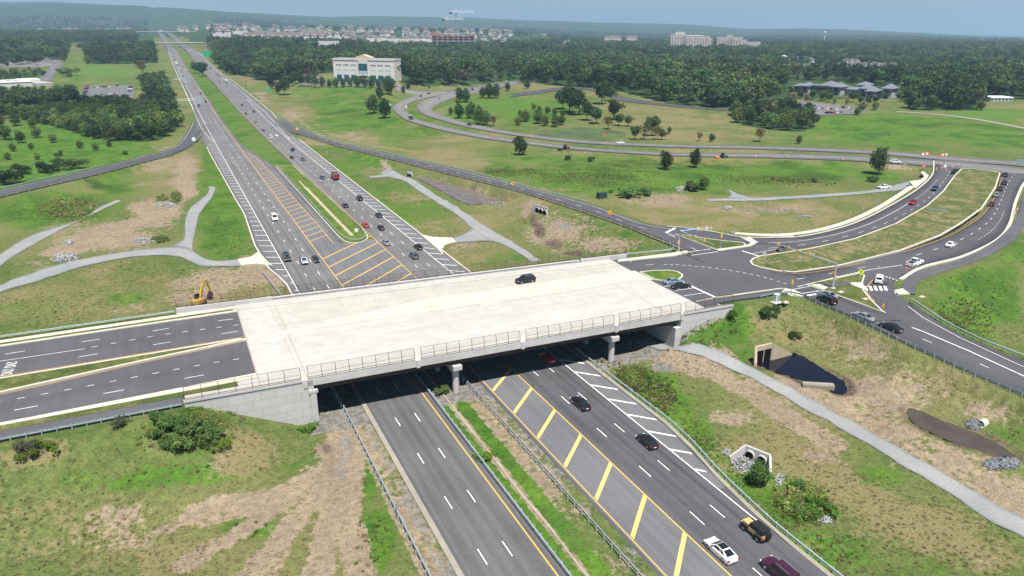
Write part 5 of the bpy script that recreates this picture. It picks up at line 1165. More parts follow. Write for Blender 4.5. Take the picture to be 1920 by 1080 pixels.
def cabin(m, yb0, yr0, yr1, yb1, zb, zr, wb, wr, mi=0):
    """greenhouse: base rectangle and roof rectangle"""
    B = [(-wb, yb1, zb), (wb, yb1, zb), (wb, yb0, zb), (-wb, yb0, zb)]; T = [(-wr, yr1, zr-.03), (wr, yr1, zr-.03), (wr, yr0, zr-.03), (-wr, yr0, zr-.03)]
    U = [(-wr+.12, yr1+.12, zr), (wr-.12, yr1+.12, zr), (wr-.12, yr0-.12, zr), (-wr+.12, yr0-.12, zr)]
    m.rings([B, T, U], mi)
def pane(root, name, q, inset=(.08, .1), mat='glass'):
    """glass quad lifted a little off the cabin face: q = bottom-left, bottom-right, top-right, top-left"""
    q = [Vector(p) for p in q]; n = (q[1]-q[0]).cross(q[3]-q[0]).normalized()
    bl = lambda u, v: (q[0]*(1-u)+q[1]*u)*(1-v)+(q[3]*(1-u)+q[2]*u)*v
    u, v = inset; c = [bl(u, v), bl(1-u, v), bl(1-u, 1-v*.8), bl(u, 1-v*.8)]
    m = MB(); m.rings([[tuple(p-n*.01) for p in c], [tuple(p+n*.012) for p in c]]); return m.build(name, M[mat], root)
def glasshouse(root, yb0, yr0, yr1, yb1, zb, zr, wb, wr, split=(.5,), rear=True, pillars=.03):
    pane(root, 'windscreen', [(wb, yb0, zb), (-wb, yb0, zb), (-wr, yr0, zr-.03), (wr, yr0, zr-.03)], (.06, .08))
    if rear: pane(root, 'rear_window', [(-wb, yb1, zb), (wb, yb1, zb), (wr, yr1, zr-.03), (-wr, yr1, zr-.03)], (.1, .12))
    cuts = [0]+list(split)+[1]
    for s in (-1, 1):
        for a, b in zip(cuts[:-1], cuts[1:]):
            f = lambda t, z: (s*(wb if z == zb else wr), (yb1+(yb0-yb1)*(.10+.80*t) if z == zb else yr1+(yr0-yr1)*(.04+.92*t)), z if z == zb else zr-.03)
            q = [f(a+pillars, zb), f(b-pillars, zb), f(b-pillars, zr), f(a+pillars, zr)]
            if s < 0: q = [q[1], q[0], q[3], q[2]]
            pane(root, 'side_window', q, (.02, .1))
def lamps(root, yf, yr, w, zf=.66, zr=.78, lw=.36, tall=False):
    for s in (-1, 1):
        m = MB(); m.box((s*(w-.18), yf, zf), (lw, .14, .15)); m.build('headlight', M['head'], root)
        m = MB(); m.box((s*(w-.14), yr, zr), (.2 if tall else .32, .12, .42 if tall else .16)); m.build('tail_light', M['tail'], root)
def trims(root, yf, yr, L, w, plate=True):
    for s in (-1, 1):
        m = MB(); m.box((s*(w+.1), .72 if L < 5.3 else 1.1, 1.0), (.2, .14, .13)); m.build('mirror', M['dark'], root)
    m = MB(); m.box((0, yf, .5), (1.1, .06, .2)); m.build('grille', M['dark'], root)
    m = MB(); m.box((0, yr, .62), (.5, .05, .14)); m.build('number_plate', M['sign_white'], root)
PROTO = {}
def sedan(kind='sedan', L=4.8, wd=.91, zr=1.43, cab=(1.15, .3, -.75, -1.75), coupe=False, roof=None):
    root = empty(kind); h = L/2; w = wd
    st = [(h, .36, .62, w*.68, w*.62), (h-.1, .26, .7, w*.86, w*.8), (h-.5, .2, .80, w*.97, w*.9), (h-1.15, .19, .90, w, w*.93), (.3, .19, .94, w, w*.94), (-.9, .19, .97, w, w*.94), (-1.7, .2, 1.0, w, w*.92), (-h+.3, .24, .99, w*.95, w*.86), (-h+.07, .3, .9, w*.86, w*.8), (-h, .4, .72, w*.72, w*.68)]
    m = body_of(st); cabin(m, *cab, .93, zr, w*.86, w*.66); m.build('body', CAR['silver'], root)
    glasshouse(root, *cab, .93, zr, w*.86, w*.66, (.52,) if not coupe else (.36,))
    for x in (-w+.1, w-.1):
        wheel(root, x, h-.95); wheel(root, x, -h+1.0)
    lamps(root, h-.12, -h+.05, w, .62, .80); trims(root, h+.005, -h-.005, L, w*.86)
    if roof:
        m = MB(); m.box((0, (cab[1]+cab[2])/2, zr+.012), (w*1.16, abs(cab[1]-cab[2])-.16, .03)); m.build('roof_panel', M['glass'], root)
    return root
def suv(kind='suv', L=4.75, wd=.95, zr=1.72, rails=True, van=False):
    root = empty(kind); h = L/2; w = wd
    st = [(h, .42, .76, w*.76, w*.7), (h-.12, .3, .9, w*.9, w*.84), (h-.6, .26, 1.02, w*.98, w*.9), (h-1.2, .25, 1.08, w, w*.93), (0, .25, 1.1, w, w*.94), (-1.5, .25, 1.12, w, w*.94), (-h+.25, .27, 1.1, w*.97, w*.92), (-h+.03, .32, 1.0, w*.9, w*.86), (-h, .42, .8, w*.8, w*.76)]
    m = body_of(st); cb = (1.25, .55, -h+.42, -h+.12) if not van else (1.7, .75, -h+.25, -h+.08)
    cabin(m, *cb, 1.06, zr, w*.9, w*.76); m.build('body', CAR['black'], root)
    glasshouse(root, *cb, 1.06, zr, w*.9, w*.76, (.34, .68))
    for x in (-w+.1, w-.1): wheel(root, x, h-.95, .37, .26); wheel(root, x, -h+1.0, .37, .26)
    lamps(root, h-.12, -h+.03, w, .78, 1.0, tall=True); trims(root, h+.005, -h-.01, L, w*.9)
    if rails:
        for s in (-1, 1):
            m = MB(); m.box((s*w*.62, -.7, zr+.05), (.06, 2.2, .05)); m.build('roof_rail', M['rim'], root)
    return root
def pickup(kind='pickup_truck', L=5.8, wd=.99, rack=False):
    root = empty(kind); h = L/2; w = wd
    st = [(h, .45, .9, w*.84, w*.8), (h-.12, .34, 1.05, w*.95, w*.9), (h-1.1, .32, 1.16, w, w*.94), (.3, .32, 1.18, w, w*.95), (-.75, .32, 1.18, w, w*.95)]
    m = body_of(st); cabin(m, 1.25, .65, -.55, -.72, 1.14, 1.86, w*.88, w*.74)
    for s in (-1, 1): m.box((s*(w-.07), -.75-(h-.75)/2, .82), (.12, h-.75, .74))
    m.box((0, -.75-(h-.75)/2, .6), (2*w-.2, h-.75, .12)); m.box((0, -h+.05, .84), (2*w-.16, .1, .66)); m.box((0, -.78, .84), (2*w-.2, .08, .66)); m.box((0, -h-.04, .48), (2*w-.1, .16, .18))
    m.build('body', CAR['white'], root); glasshouse(root, 1.25, .65, -.55, -.72, 1.14, 1.86, w*.88, w*.74, (.5,))
    for x in (-w+.1, w-.1): wheel(root, x, h-1.0, .4, .27); wheel(root, x, -h+1.25, .4, .27)
    lamps(root, h-.1, -h+.01, w, .9, .95, tall=True); trims(root, h+.01, -h-.13, L, w*.9)
    if rack:
        m = MB()
        for s in (-1, 1):
            for y in (-.9, -2.6): m.tube((s*(w-.08), y, 1.1), (s*(w-.12), y, 1.95), .035, n=5)
            m.tube((s*(w-.12), .2, 1.97), (s*(w-.12), -2.7, 1.95), .035, n=5)
        for y in (-.9, -2.6): m.tube((-w+.12, y, 1.95), (w-.12, y, 1.95), .035, n=5)
        m.build('ladder_rack', M['rim'], root); m = MB(); m.box((0, -1.7, .95), (1.2, 1.6, .5)); m.build('load', M['dark'], root)
    return root
def jeep():
    root = empty('jeep'); w = .82
    m = MB(); m.box((0, 1.35, .95), (1.2, 1.3, .5), taper=.92); m.box((0, -.55, .85), (1.56, 2.5, .62)); m.box((0, 1.98, .8), (1.3, .06, .62)); m.box((0, .72, 1.02), (1.5, .12, .24)); m.build('body', CAR['tan'], root)
    m = MB(); cabin(m, .72, .45, -1.72, -1.8, 1.16, 1.86, .78, .68); m.build('soft_top', M['dark'], root)
    glasshouse(root, .74, .45, -1.72, -1.82, 1.14, 1.86, .785, .68, (.58,))
    m = MB()
    for s in (-1, 1):
        for y in (1.3, -1.25): m.box((s*.88, y, .98), (.34, 1.05, .08)); m.box((s*.88, y-.5, .88), (.34, .08, .24)); m.box((s*.88, y+.5, .88), (.34, .08, .24))
    m.build('wing_flare', M['dark'], root)
    for s in (-1, 1):
        m = MB(); m.rings([[(s*.785, .6, .6), (s*.785, -.45, .6), (s*.785, -.45, 1.14), (s*.785, .6, 1.14)], [(s*.80, .58, .62), (s*.80, -.43, .62), (s*.80, -.43, 1.12), (s*.80, .58, 1.12)]]); m.build('door', CAR['tan'], root)
    for x in (-.84, .84): wheel(root, x, 1.3, .43, .3, True); wheel(root, x, -1.25, .43, .3, True)
    m = MB(); m.tube((.25, -1.84, 1.0), (.25, -2.1, 1.0), .42, n=16); m.build('spare_wheel', M['rubber'], root)
    m = MB(); m.box((0, 2.12, .58), (1.5, .16, .2)); m.box((0, -1.95, .55), (1.5, .16, .2)); m.build('bumper', M['dark'], root)
    lamps(root, 2.0, -1.82, .8, .92, .85, .22); return root
def boxtruck(kind='box_truck', L=8.5):
    root = empty(kind); h = L/2
    m = MB(); m.box((0, h-.9, 1.0), (2.2, 1.8, 1.2)); cabin(m, h-.15, h-.5, h-1.7, h-1.8, 1.55, 2.5, 1.08, .98); m.build('body', CAR['white'], root)
    glasshouse(root, h-.15, h-.5, h-1.7, h-1.8, 1.55, 2.5, 1.08, .98, (), False)
    m = MB(); m.box((0, -.95, 2.1), (2.45, L-2.0, 2.6)); m.build('cargo_box', M['sign_white'], root)
    m = MB(); m.box((0, -.4, .75), (1.2, L-1.2, .22)); m.build('chassis', M['dark'], root)
    m = MB(); m.box((0, -h+.03, 2.05), (2.1, .06, 2.2)); m.build('rear_door', M['sign_back'], root)
    for x in (-.98, .98): wheel(root, x, h-1.2, .48, .3); wheel(root, x, -h+1.9, .48, .4)
    lamps(root, h+.01, -h+.04, 1.1, .8, .85); return root
def semi():
    root = empty('semi_trailer_truck')
    m = MB(); m.box((0, 7.2, 1.2), (2.3, 1.6, 1.4)); m.box((0, 5.9, 1.9), (2.4, 2.2, 2.8), taper=.94); m.build('body', CAR['white'], root)
    pane(root, 'windscreen', [(1.1, 7.02, 2.0), (-1.1, 7.02, 2.0), (-1.05, 6.98, 2.9), (1.05, 6.98, 2.9)])
    m = MB(); m.box((0, -1.6, 2.6), (2.55, 13.2, 2.9)); m.build('trailer', M['sign_back'], root)
    for x in (-1., 1.):
        for y in (6.8, 3.9, 2.7, -5.6, -6.8): wheel(root, x, y, .52, .4, False)
    lamps(root, 8.0, -8.18, 1.2, .9, .9); return root
def dump():
    root = empty('dump_truck')
    m = MB(); m.box((0, 2.9, 1.15), (2.1, 1.6, 1.1)); m.box((0, 1.7, 1.75), (2.3, 1.5, 2.0), taper=.93); m.build('body', CAR['red'], root)
    glasshouse(root, 2.46, 2.4, 1.0, .95, 1.8, 2.7, 1.14, 1.08, (), False)
    m = MB(); x, y0, y1 = 1.25, .8, -4.0
    for s in (-1, 1): m.box((s*x, (y0+y1)/2, 1.95), (.12, y0-y1, 1.5))
    m.box((0, y0, 2.05), (2.5, .12, 1.7)); m.box((0, y1, 1.9), (2.5, .12, 1.4)); m.box((0, (y0+y1)/2, 1.2), (2.5, y0-y1, .14)); m.build('dump_bed', CAR['maroon'], root)
    m = MB(); m.rings([[(-1.15, y0-.1, 2.3), (1.15, y0-.1, 2.3), (1.15, y1+.1, 2.3), (-1.15, y1+.1, 2.3)], [(-.5, y0-.8, 2.75), (.5, y0-.8, 2.75), (.5, y1+.9, 2.75), (-.5, y1+.9, 2.75)]]); m.build('load', M['wood'], root)
    m = MB(); m.box((0, y1-.08, 1.5), (2.3, .06, .7)); m.build('tailgate', CAR['red'], root)
    for x in (-1., 1.):
        for y in (2.9, -1.6, -2.9): wheel(root, x, y, .5, .36)
    lamps(root, 3.72, y1-.06, 1.1, .9, .95); return root
def flatbed():
    root = empty('flatbed_truck')
    m = MB(); m.box((0, 3., 1.1), (2.1, 1.7, 1.0)); m.box((0, 1.9, 1.6), (2.2, 1.5, 1.7), taper=.93); m.build('body', CAR['white'], root)
    glasshouse(root, 2.62, 2.55, 1.2, 1.18, 1.65, 2.4, 1.09, 1.03, (), False)
    m = MB(); m.box((0, -1.5, 1.1), (2.4, 5.4, .2)); m.box((0, 1.1, 1.6), (2.3, .1, 1.0)); m.build('flat_bed', M['dark'], root)
    for x in (-.95, .95):
        for y in (3., -2.4): wheel(root, x, y, .48, .34)
    lamps(root, 3.85, -4.2, 1.05, .85, .9); return root
PROTO = {'sedan': sedan(), 'coupe': sedan('coupe', 4.75, .93, 1.38, (1.2, .35, -.85, -1.95), True, True), 'hatch': sedan('hatchback', 4.3, .88, 1.48, (1.15, .4, -1.35, -1.95)), 'suv': suv(), 'bigsuv': suv('large_suv', 5.1, 1.0, 1.85), 'van': suv('van', 5.4, 1.0, 2.05, False, True), 'minivan': suv('minivan', 5.0, .97, 1.75, True, True), 'pickup': pickup(), 'rackpickup': pickup('pickup_truck', 5.8, .99, True), 'jeep': jeep(), 'boxtruck': boxtruck(), 'semi': semi(), 'dump': dump(), 'flatbed': flatbed()}
KID = {k: kids_of(v) for k, v in PROTO.items()}; USED = {}
CATS = {'suv': 'car', 'bigsuv': 'car', 'hatch': 'car', 'sedan': 'car', 'coupe': 'car', 'van': 'van', 'minivan': 'van', 'jeep': 'car', 'pickup': 'pickup truck', 'rackpickup': 'pickup truck'}
NAMES = {'suv': 'suv', 'bigsuv': 'large_suv', 'hatch': 'hatchback', 'sedan': 'sedan', 'coupe': 'coupe'}
PICKB = {}
def car(kind, col, p, heading, label, group=None, pitch=0.):
    root = copy_tree(PROTO[kind], None, KID[kind])
    root.location = p; root.rotation_euler = (pitch, 0, heading-math.pi/2)
    for ch in root.children:
        if ch.name.split('.')[0] in ('body', 'door') and kind not in ('dump', 'boxtruck', 'semi'):
            ch.material_slots[0].link = 'OBJECT'; ch.material_slots[0].material = CAR[col]
    tag(root, label, CATS.get(kind, 'truck'), group); USED.setdefault(kind, 0); USED[kind] += 1; return root
UPH = math.pi/2
OUT, INB = 'cars on the outbound carriageway', 'cars on the inbound carriageway'
def snap(px, py, lanes): 
    p = G(px, py+2) if py < 130 else at(px, py+3, 0.); r = math.hypot(p.x, p.y)
    x = min(lanes, key=lambda a: abs(a-p.x)); 
    return V3((x*.75+p.x*.25 if abs(x-p.x) < 2.5 else x, p.y, zh(p.y)+.02))
near_out = [('sedan', 'black', 1088, 757, 'black saloon alone in the middle lanes just below the bridge'), ('hatch', 'black', 1213, 829, 'black hatchback beside the last white hatch bars below the bridge'), ('hatch', 'red', 1027, 672, 'red hatchback half out of the bridge shadow'), ('coupe', 'white', 1351, 1034, 'white coupe with a black glass roof'), ('jeep', 'tan', 1416, 998, 'tan open-style off-roader with black top and rear spare wheel'), ('bigsuv', 'purple', 1462, 1076, 'dark purple large suv cut by the bottom edge'),
 ('hatch', 'red', 685, 421, 'bright red hatchback by the blunt end of the highway median'), ('sedan', 'silver', 724, 454, 'silver saloon beside the yellow hatched area above the bridge'), ('sedan', 'black', 784, 462, 'black saloon by the white hatching nearest the far side of the bridge'), ('suv', 'grey', 776, 479, 'charcoal grey suv nearest the far side of the bridge'), ('hatch', 'black', 714, 426, 'black hatchback diagonally ahead of the red one'), ('sedan', 'navy', 710, 402, 'navy saloon next to the white hatching ahead of the black hatchback'), ('suv', 'black', 674, 371, 'black suv in the lane next to the white hatching behind the dump truck'), ('sedan', 'navy', 647, 384, 'navy saloon in the inner lane by the median guardrail'), ('sedan', 'blue', 604, 331, 'dark blue saloon alongside the dump truck'), ('dump', 'red', 628, 332, 'red loaded dump truck'),
 ('sedan', 'grey', 568, 297, 'grey saloon in the middle lane behind two dark cars'), ('sedan', 'dark', 547, 293, 'dark saloon in the inner lane left of the grey saloon'), ('suv', 'black', 549, 279, 'black suv just beyond the grey saloon'), ('van', 'white', 508, 255, 'white van in the inner outbound lane below the gore'), ('sedan', 'white', 518, 252, 'white saloon alongside the white van'), ('sedan', 'blue', 494, 242, 'blue saloon in the inner lane ahead of the white van'), ('sedan', 'paleblue', 512, 238, 'pale blue saloon beside the gore chevrons'), ('sedan', 'maroon', 480, 227, 'maroon saloon ahead of the gore chevrons'), ('sedan', 'silver', 482, 218, 'silver saloon ahead of the maroon one')]
for k, c, x, y, lab in near_out:
    p = at(x, y+4, 0); p.z = .02; ln = [56.2, 59.7, 63.2]
    car(k, c, p, UPH, lab, OUT)
car('sedan', 'silver', rampN[9][0].lerp(rampN[9][1], .5)+V3((0, 0, .05)), math.radians(70), 'silver saloon leaving on the slip road lane', OUT)
for k, c, x, y, lab in (('van', 'white', 515, 409, 'white high-roofed van alone on the inbound lanes'), ('bigsuv', 'black', 538, 484, 'black suv leading by the white hatching above the bridge'), ('suv', 'silver', 570, 490, 'silver suv in the middle inbound lane nearest the bridge'), ('hatch', 'dark', 592, 487, 'dark hatchback by the yellow edge line nearest the bridge')):
    p = at(x, y+3, 0); p.z = .02; car(k, c, p, -UPH, lab, INB)
ORD = 'first second third fourth fifth sixth seventh eighth ninth tenth eleventh twelfth thirteenth fourteenth fifteenth sixteenth seventeenth eighteenth nineteenth twentieth'.split()
far_out = [('sedan', 'black', 472, 211), ('sedan', 'dark', 465, 214), ('sedan', 'navy', 451, 200), ('sedan', 'paleblue', 427, 169), ('boxtruck', 'white', 437, 163), ('sedan', 'blue', 415, 164), ('sedan', 'silver', 409, 160), ('sedan', 'white', 418, 158), ('sedan', 'maroon', 411, 153), ('sedan', 'dark', 407, 150), ('suv', 'black', 404, 140), ('sedan', 'white', 387, 140), ('sedan', 'silver', 392, 143), ('suv', 'navy', 382, 128), ('sedan', 'navy', 365, 118), ('sedan', 'dark', 367, 114), ('sedan', 'white', 357, 110), ('sedan', 'navy', 361, 110), ('sedan', 'black', 351, 99), ('sedan', 'white', 338, 88), ('sedan', 'silver', 344, 88), ('sedan', 'dark', 341, 90)]
far_in = [('suv', 'navy', 359, 202), ('sedan', 'dark', 385, 195), ('sedan', 'grey', 372, 191), ('van', 'white', 364, 194), ('sedan', 'dark', 375, 182), ('sedan', 'white', 353, 163), ('sedan', 'dark', 340, 154), ('sedan', 'grey', 335, 148), ('sedan', 'white', 345, 149), ('van', 'silver', 349, 144), ('sedan', 'white', 337, 137), ('van', 'white', 336, 128), ('sedan', 'navy', 324, 130), ('sedan', 'navy', 328, 125), ('semi', 'white', 318, 120), ('sedan', 'silver', 312, 122), ('sedan', 'navy', 310, 106), ('sedan', 'dark', 303, 93), ('sedan', 'navy', 307, 94), ('suv', 'black', 312, 95), ('sedan', 'silver', 301, 87), ('sedan', 'white', 296, 85)]
CN = {'paleblue': 'pale blue', 'dark': 'dark grey'}; KN = {'sedan': 'saloon', 'boxtruck': 'box truck', 'semi': 'articulated lorry'}
for lst, hd, grp, nm, lanes in ((far_out, UPH, OUT, 'outbound', (56.2, 59.7, 63.2, 66.8)), (far_in, -UPH, INB, 'inbound', (26.5, 30., 33.6))):
    rows = []
    for k, c, x, y in lst: p = snap(x, y, lanes); rows.append((p.y, k, c, p))
    rows.sort(key=lambda r: r[0]); cnt = {}
    for i, (s, k, c, p) in enumerate(rows):
        p.x = min(lanes, key=lambda a: abs(a-p.x)); key = (c, k); cnt[key] = cnt.get(key, 0)+1; tot = sum(1 for r in rows if (r[2], r[1]) == key)
        if k in ('semi', 'boxtruck'): lab = 'long pale articulated lorry far off on the inbound carriageway' if k == 'semi' else 'white box truck on the outbound carriageway'
        else: lab = f"{CN.get(c, c)} {KN.get(k, k)} far along the {nm} carriageway" if tot == 1 else f"{ORD[cnt[key]-1]} {CN.get(c, c)} {KN.get(k, k)} far along the {nm} carriageway"
        car(k, c, p, hd, lab, grp)
# bridge and junction
def veh(kind, col, px, py, z, q, label, group=None):
    p = at(px, py, z); d = at(*q, z)-p; return car(kind, col, p, math.atan2(d.y, d.x), label, group)
JG = 'cars around the junction'
veh('suv', 'black', 985, 529, 7.32, (880, 546), 'black suv alone on the pale bridge deck')
veh('sedan', 'paleblue', 1262, 532, 7.15, (1300, 527), 'pale blue saloon waiting at the stop line off the bridge', JG)
veh('sedan', 'black', 1277, 540.5, 7.15, (1315, 534.5), 'black saloon waiting beside the pale blue one', JG)
veh('sedan', 'silver', 1551, 557, ZI+.02, (1520, 543.5), 'silver saloon first in line at the ramp stop line beside the black suv', JG)
veh('suv', 'black', 1549, 567, ZI+.02, (1518, 553), 'black suv at the ramp stop line by the guardrail', JG)
veh('sedan', 'silver', 1618, 598, 6.9, (1550, 568), 'silver saloon rolling up the ramp beside the painted turn arrow', JG)
veh('sedan', 'black', 1669, 618, 6.8, (1600, 589), 'black saloon last in line on the ramp', JG)
veh('suv', 'white', 1648, 528, ZI, (1655, 505), 'white suv waiting on the bend before the yield triangles', JG)
veh('rackpickup', 'white', 1714, 497, 6.8, (1760, 481), 'white pickup with a ladder rack on the curved road', JG)
veh('sedan', 'white', 1782, 462, 6.2, (1816, 444), 'white saloon alone on the curved road past the pickup', JG)
QG = 'cars queueing at the far junction'
for k, c, x, y, q, z, lab in (('sedan', 'maroon', 1859, 385, (1871, 365), 4.8, 'maroon saloon last in the queue at the far junction'), ('sedan', 'silver', 1868, 368, (1878, 350), 4.5, 'silver saloon fourth in the queue'), ('sedan', 'dark', 1875, 356, (1883, 338), 4.4, 'dark grey saloon third in the queue'), ('hatch', 'black', 1883, 345, (1889, 328), 4.2, 'black hatchback second in the queue'), ('suv', 'navy', 1884, 330, (1886, 310), 4., 'navy suv leading the queue out of the median end')):
    veh(k, c, x, y, z, q, lab, QG)
veh('suv', 'blue', 1752, 356, 4.6, (1738, 372), 'blue suv coming down the curved road ahead of the far junction', JG)
veh('coupe', 'red', 1711, 382, 5.2, (1680, 401), 'red low car coming down the curved road', JG)
veh('sedan', 'grey', 1470, 470, ZI, (1430, 477), 'grey saloon nearing the stop line beside the median nose', JG)
veh('pickup', 'black', 1791, 325, 4., (1770, 331), 'black pickup turning into the curved road', JG)
veh('minivan', 'white', 1678, 305.5, 3.9, (1710, 308), 'white minivan among the cones behind the big round tree', JG)
p = G(1657, 354); q = G(1625, 358); car('pickup', 'white', p+V3((0, 0, .05)), math.atan2(q.y-p.y, q.x-p.x), 'white pickup parked on the gravel path below the far junction')
LG = 'vehicles on the loop road'
def onloop(kind, col, rib, px, py, label, back=False, dx=0.):
    t = G(px, py); i = min(range(len(rib)-1), key=lambda i: ((rib[i][0]+rib[i][1])/2-t).length); p = rib[i][0].lerp(rib[i][1], .5+dx); q = rib[min(i+2, len(rib)-1)][0].lerp(rib[min(i+2, len(rib)-1)][1], .5+dx); d = (q-p)*(-1 if back else 1)
    car(kind, col, p+V3((0, 0, .05)), math.atan2(d.y, d.x), label, LG)
onloop('flatbed', 'white', loopN, 771, 224, 'white flatbed truck on the tight bend of the loop road')
onloop('sedan', 'navy', loopF, 876, 237, 'navy saloon on the inner loop carriageway near the young trees')
onloop('sedan', 'white', loopF, 1161, 271, 'white saloon on the inner loop carriageway above the algae pond')
onloop('sedan', 'dark', loopN, 776, 182, 'dark grey saloon entering the loop bend by the office drive')
onloop('sedan', 'black', loopN, 791, 177, 'black saloon just behind the dark grey one at the loop bend', False, .2)
onloop('sedan', 'silver', loopF, 821, 187, 'silver saloon at the top of the inner loop carriageway')
onloop('suv', 'black', roadX, 847, 169, 'black suv at the mouth of the side road beyond the loop')
p = G(743, 163); car('sedan', 'red', p+V3((0, 0, .1)), 1.2, 'red car on the office drive')
# parked cars
park_rng = random.Random(5)
def carpark(rows, where, pal=('white', 'black', 'silver', 'dark', 'navy', 'white', 'red', 'paleblue', 'grey', 'maroon'), grp='parked cars'):
    for ri, (a, b, n, ang) in enumerate(rows):
        A, B = G(*a), G(*b); hd = math.atan2((B-A).y, (B-A).x)+math.pi/2; L = []
        for i in range(n):
            if park_rng.random() < .12: continue
            L.append((i, park_rng.choice(pal), park_rng.choice(('sedan', 'suv', 'sedan', 'hatch'))))
        seen = {}
        for i, c, k in L:
            p = A.lerp(B, (i+.5)/n); p.z = hz(p.x, p.y)+.12; seen[(c, k)] = seen.get((c, k), 0)+1; tot = sum(1 for q in L if q[1:] == (c, k))
            car(k, c, p, hd, f"{'' if tot == 1 else ORD[seen[(c, k)]-1]+' '}{CN.get(c, c)} {KN.get(k, k)} parked in the {where[ri]}", grp)
def paved(px, mat, name='car_park', dz=.1):
    P = [G(*p) for p in px]; m = MB(); n = len(P)
    bm = bmesh.new(); xs = [bm.verts.new((p.x, p.y, p.z+dz)) for p in P]; f = bm.faces.new(xs); bm.normal_update()
    if f.normal.z < 0: f.normal_flip()
    bmesh.ops.triangulate(bm, faces=bm.faces[:]); bmesh.ops.subdivide_edges(bm, edges=bm.edges[:], cuts=5, use_grid_fill=True)
    for v in bm.verts: v.co.z = max(hz(v.co.x, v.co.y), 0*v.co.z)+dz
    me = bpy.data.meshes.new(name); bm.to_mesh(me); bm.free(); me.materials.append(M[mat]); o = bpy.data.objects.new(name, me); COL.objects.link(o); return struct(o)
paved([(150, 187), (158, 161), (251, 160), (249, 188)], 'asph_far' if False else 'asph', dz=.35)
carpark([((156, 186), (163, 163), 9, 0), ((174, 166), (222, 162), 9, 0), ((182, 180), (216, 178), 7, 0), ((240, 184), (245, 162), 8, 0)], ['row along the oaks of the hedged car park', 'back row of the hedged car park', 'middle row of the hedged car park', 'row by the pines of the hedged car park'])
paved([(1490, 200), (1500, 190), (1560, 196), (1625, 206), (1620, 214), (1530, 217), (1495, 211)], 'asph', dz=.4)
carpark([((1500, 199), (1530, 200), 5, 0), ((1533, 205), (1572, 207), 7, 0), ((1548, 214), (1580, 212), 6, 0), ((1580, 203), (1600, 206), 4, 0)], ['upper row of the campus car park', 'middle row of the campus car park', 'lower row of the campus car park', 'end row of the campus car park'])
paved([(560, 160), (572, 140), (595, 140), (598, 152), (745, 156), (752, 162), (740, 164), (600, 161)], 'asph_far', dz=.4)
carpark([((575, 147), (592, 147), 4, 0), ((690, 157), (722, 158), 7, 0)], ['bay left of the white office', 'bay in front of the white office'])
for k, v in PROTO.items():
    def kill(o):
        for c in list(o.children): kill(c)
        bpy.data.objects.remove(o)
    kill(v)
# ------------------------------------------------------------------ plant and cones
ex0 = G(373, 573); ex = tag(empty('excavator', ex0, 0), 'yellow tracked excavator working behind the parapet wall', 'excavator')
bpy.context.view_layer.update()
hd = at(402, 556, ex0.z)-ex0; yaw = math.atan2(hd.y, hd.x)-math.pi/2
ex.rotation_euler.z = yaw; ex.scale = (.86, .86, .86); MX = M['m_yel'] = CAR['machine']
for s in (-1, 1):
    m = MB(); prof = [(-1.9, .25), (-1.6, 0), (1.6, 0), (1.9, .25), (1.9, .6), (1.6, .85), (-1.6, .85), (-1.9, .6)]
    m.rings([[(s*1.1-.28, y, z) for y, z in prof], [(s*1.1+.28, y, z) for y, z in prof]]); m.build('track', M['dark'], ex)
m = MB(); m.box((0, -.4, 1.45), (2.5, 3.0, 1.0)); m.tube((0, 0, .7), (0, 0, 1.0), .7, n=12); hs = m.build('upper_body', CAR['machine'], ex)
m = MB(); m.box((0, -2.05, 1.5), (2.55, .7, 1.1), taper=.92); cwt = m.build('counterweight', CAR['machine'], ex)
m = MB(); m.box((0, -2.43, 1.5), (1.0, .04, .5)); m.build('badge_panel', M['dark'], cwt)
lt = text_mesh('CAT', 'sign_white', cwt, 'lettering', .55, mtx=Matrix.Translation((0, -2.46, 1.5)) @ Matrix.Rotation(math.pi/2, 4, 'X'))
m = MB(); m.box((-.75, .75, 2.35), (.95, 1.4, 1.5), taper=.92); m.build('cab', M['dark'], ex)
m = MB(); m.box((-.75, 1.44, 2.4), (.75, .03, 1.0)); m.box((-1.22, .75, 2.45), (.03, 1.0, .8)); m.build('cab_window', M['glass'], ex)
def arm(name, pts, w, mt):
    m = MB(); m.rings([[(.25-w, y, z), (.25+w, y, z), (.25+w, y+dy, z+dz_), (.25-w, y+dy, z+dz_)] for y, z, dy, dz_ in pts]); return m.build(name, mt, ex)
arm('boom', [(.7, 1.5, -.1, .6), (1.7, 3.4, -.3, .7), (2.6, 4.7, -.35, .6), (4.2, 5.9, 0, .35)], .22, CAR['machine'])
arm('stick', [(3.8, 6.3, .3, .3), (4.3, 5.7, .5, .2), (5.4, 2.6, .35, .1), (5.6, 1.9, .2, 0)], .17, CAR['machine'])
m = MB(); m.tube((.25, 1.2, 1.9), (.25, 2.4, 3.8), .1, n=6); m.tube((.25, 2.6, 5.4), (.25, 4.0, 6.3), .09, n=6); m.build('hydraulic_ram', M['dark'], ex)
m = MB(); m.rings([[(-.35, y, z), (.85, y, z), (.85, y2, z2), (-.35, y2, z2)] for y, z, y2, z2 in ((5.2, 2.1, 5.8, 2.1), (4.6, 1.3, 5.7, 1.5), (4.5, .7, 5.3, .8), (4.8, .45, 5.0, .5))]); m.build('bucket', M['rust'], ex)
ck = []
cone_px = [(1450, 292), (1476, 292), (1520, 294), (1580, 297), (1628, 300), (1726, 306), (1730, 311), (1755, 315), (1765, 313), (1773, 317), (1784, 311), (1796, 308), (1733, 310), (1376, 291), (1416, 292), (1906, 392)]
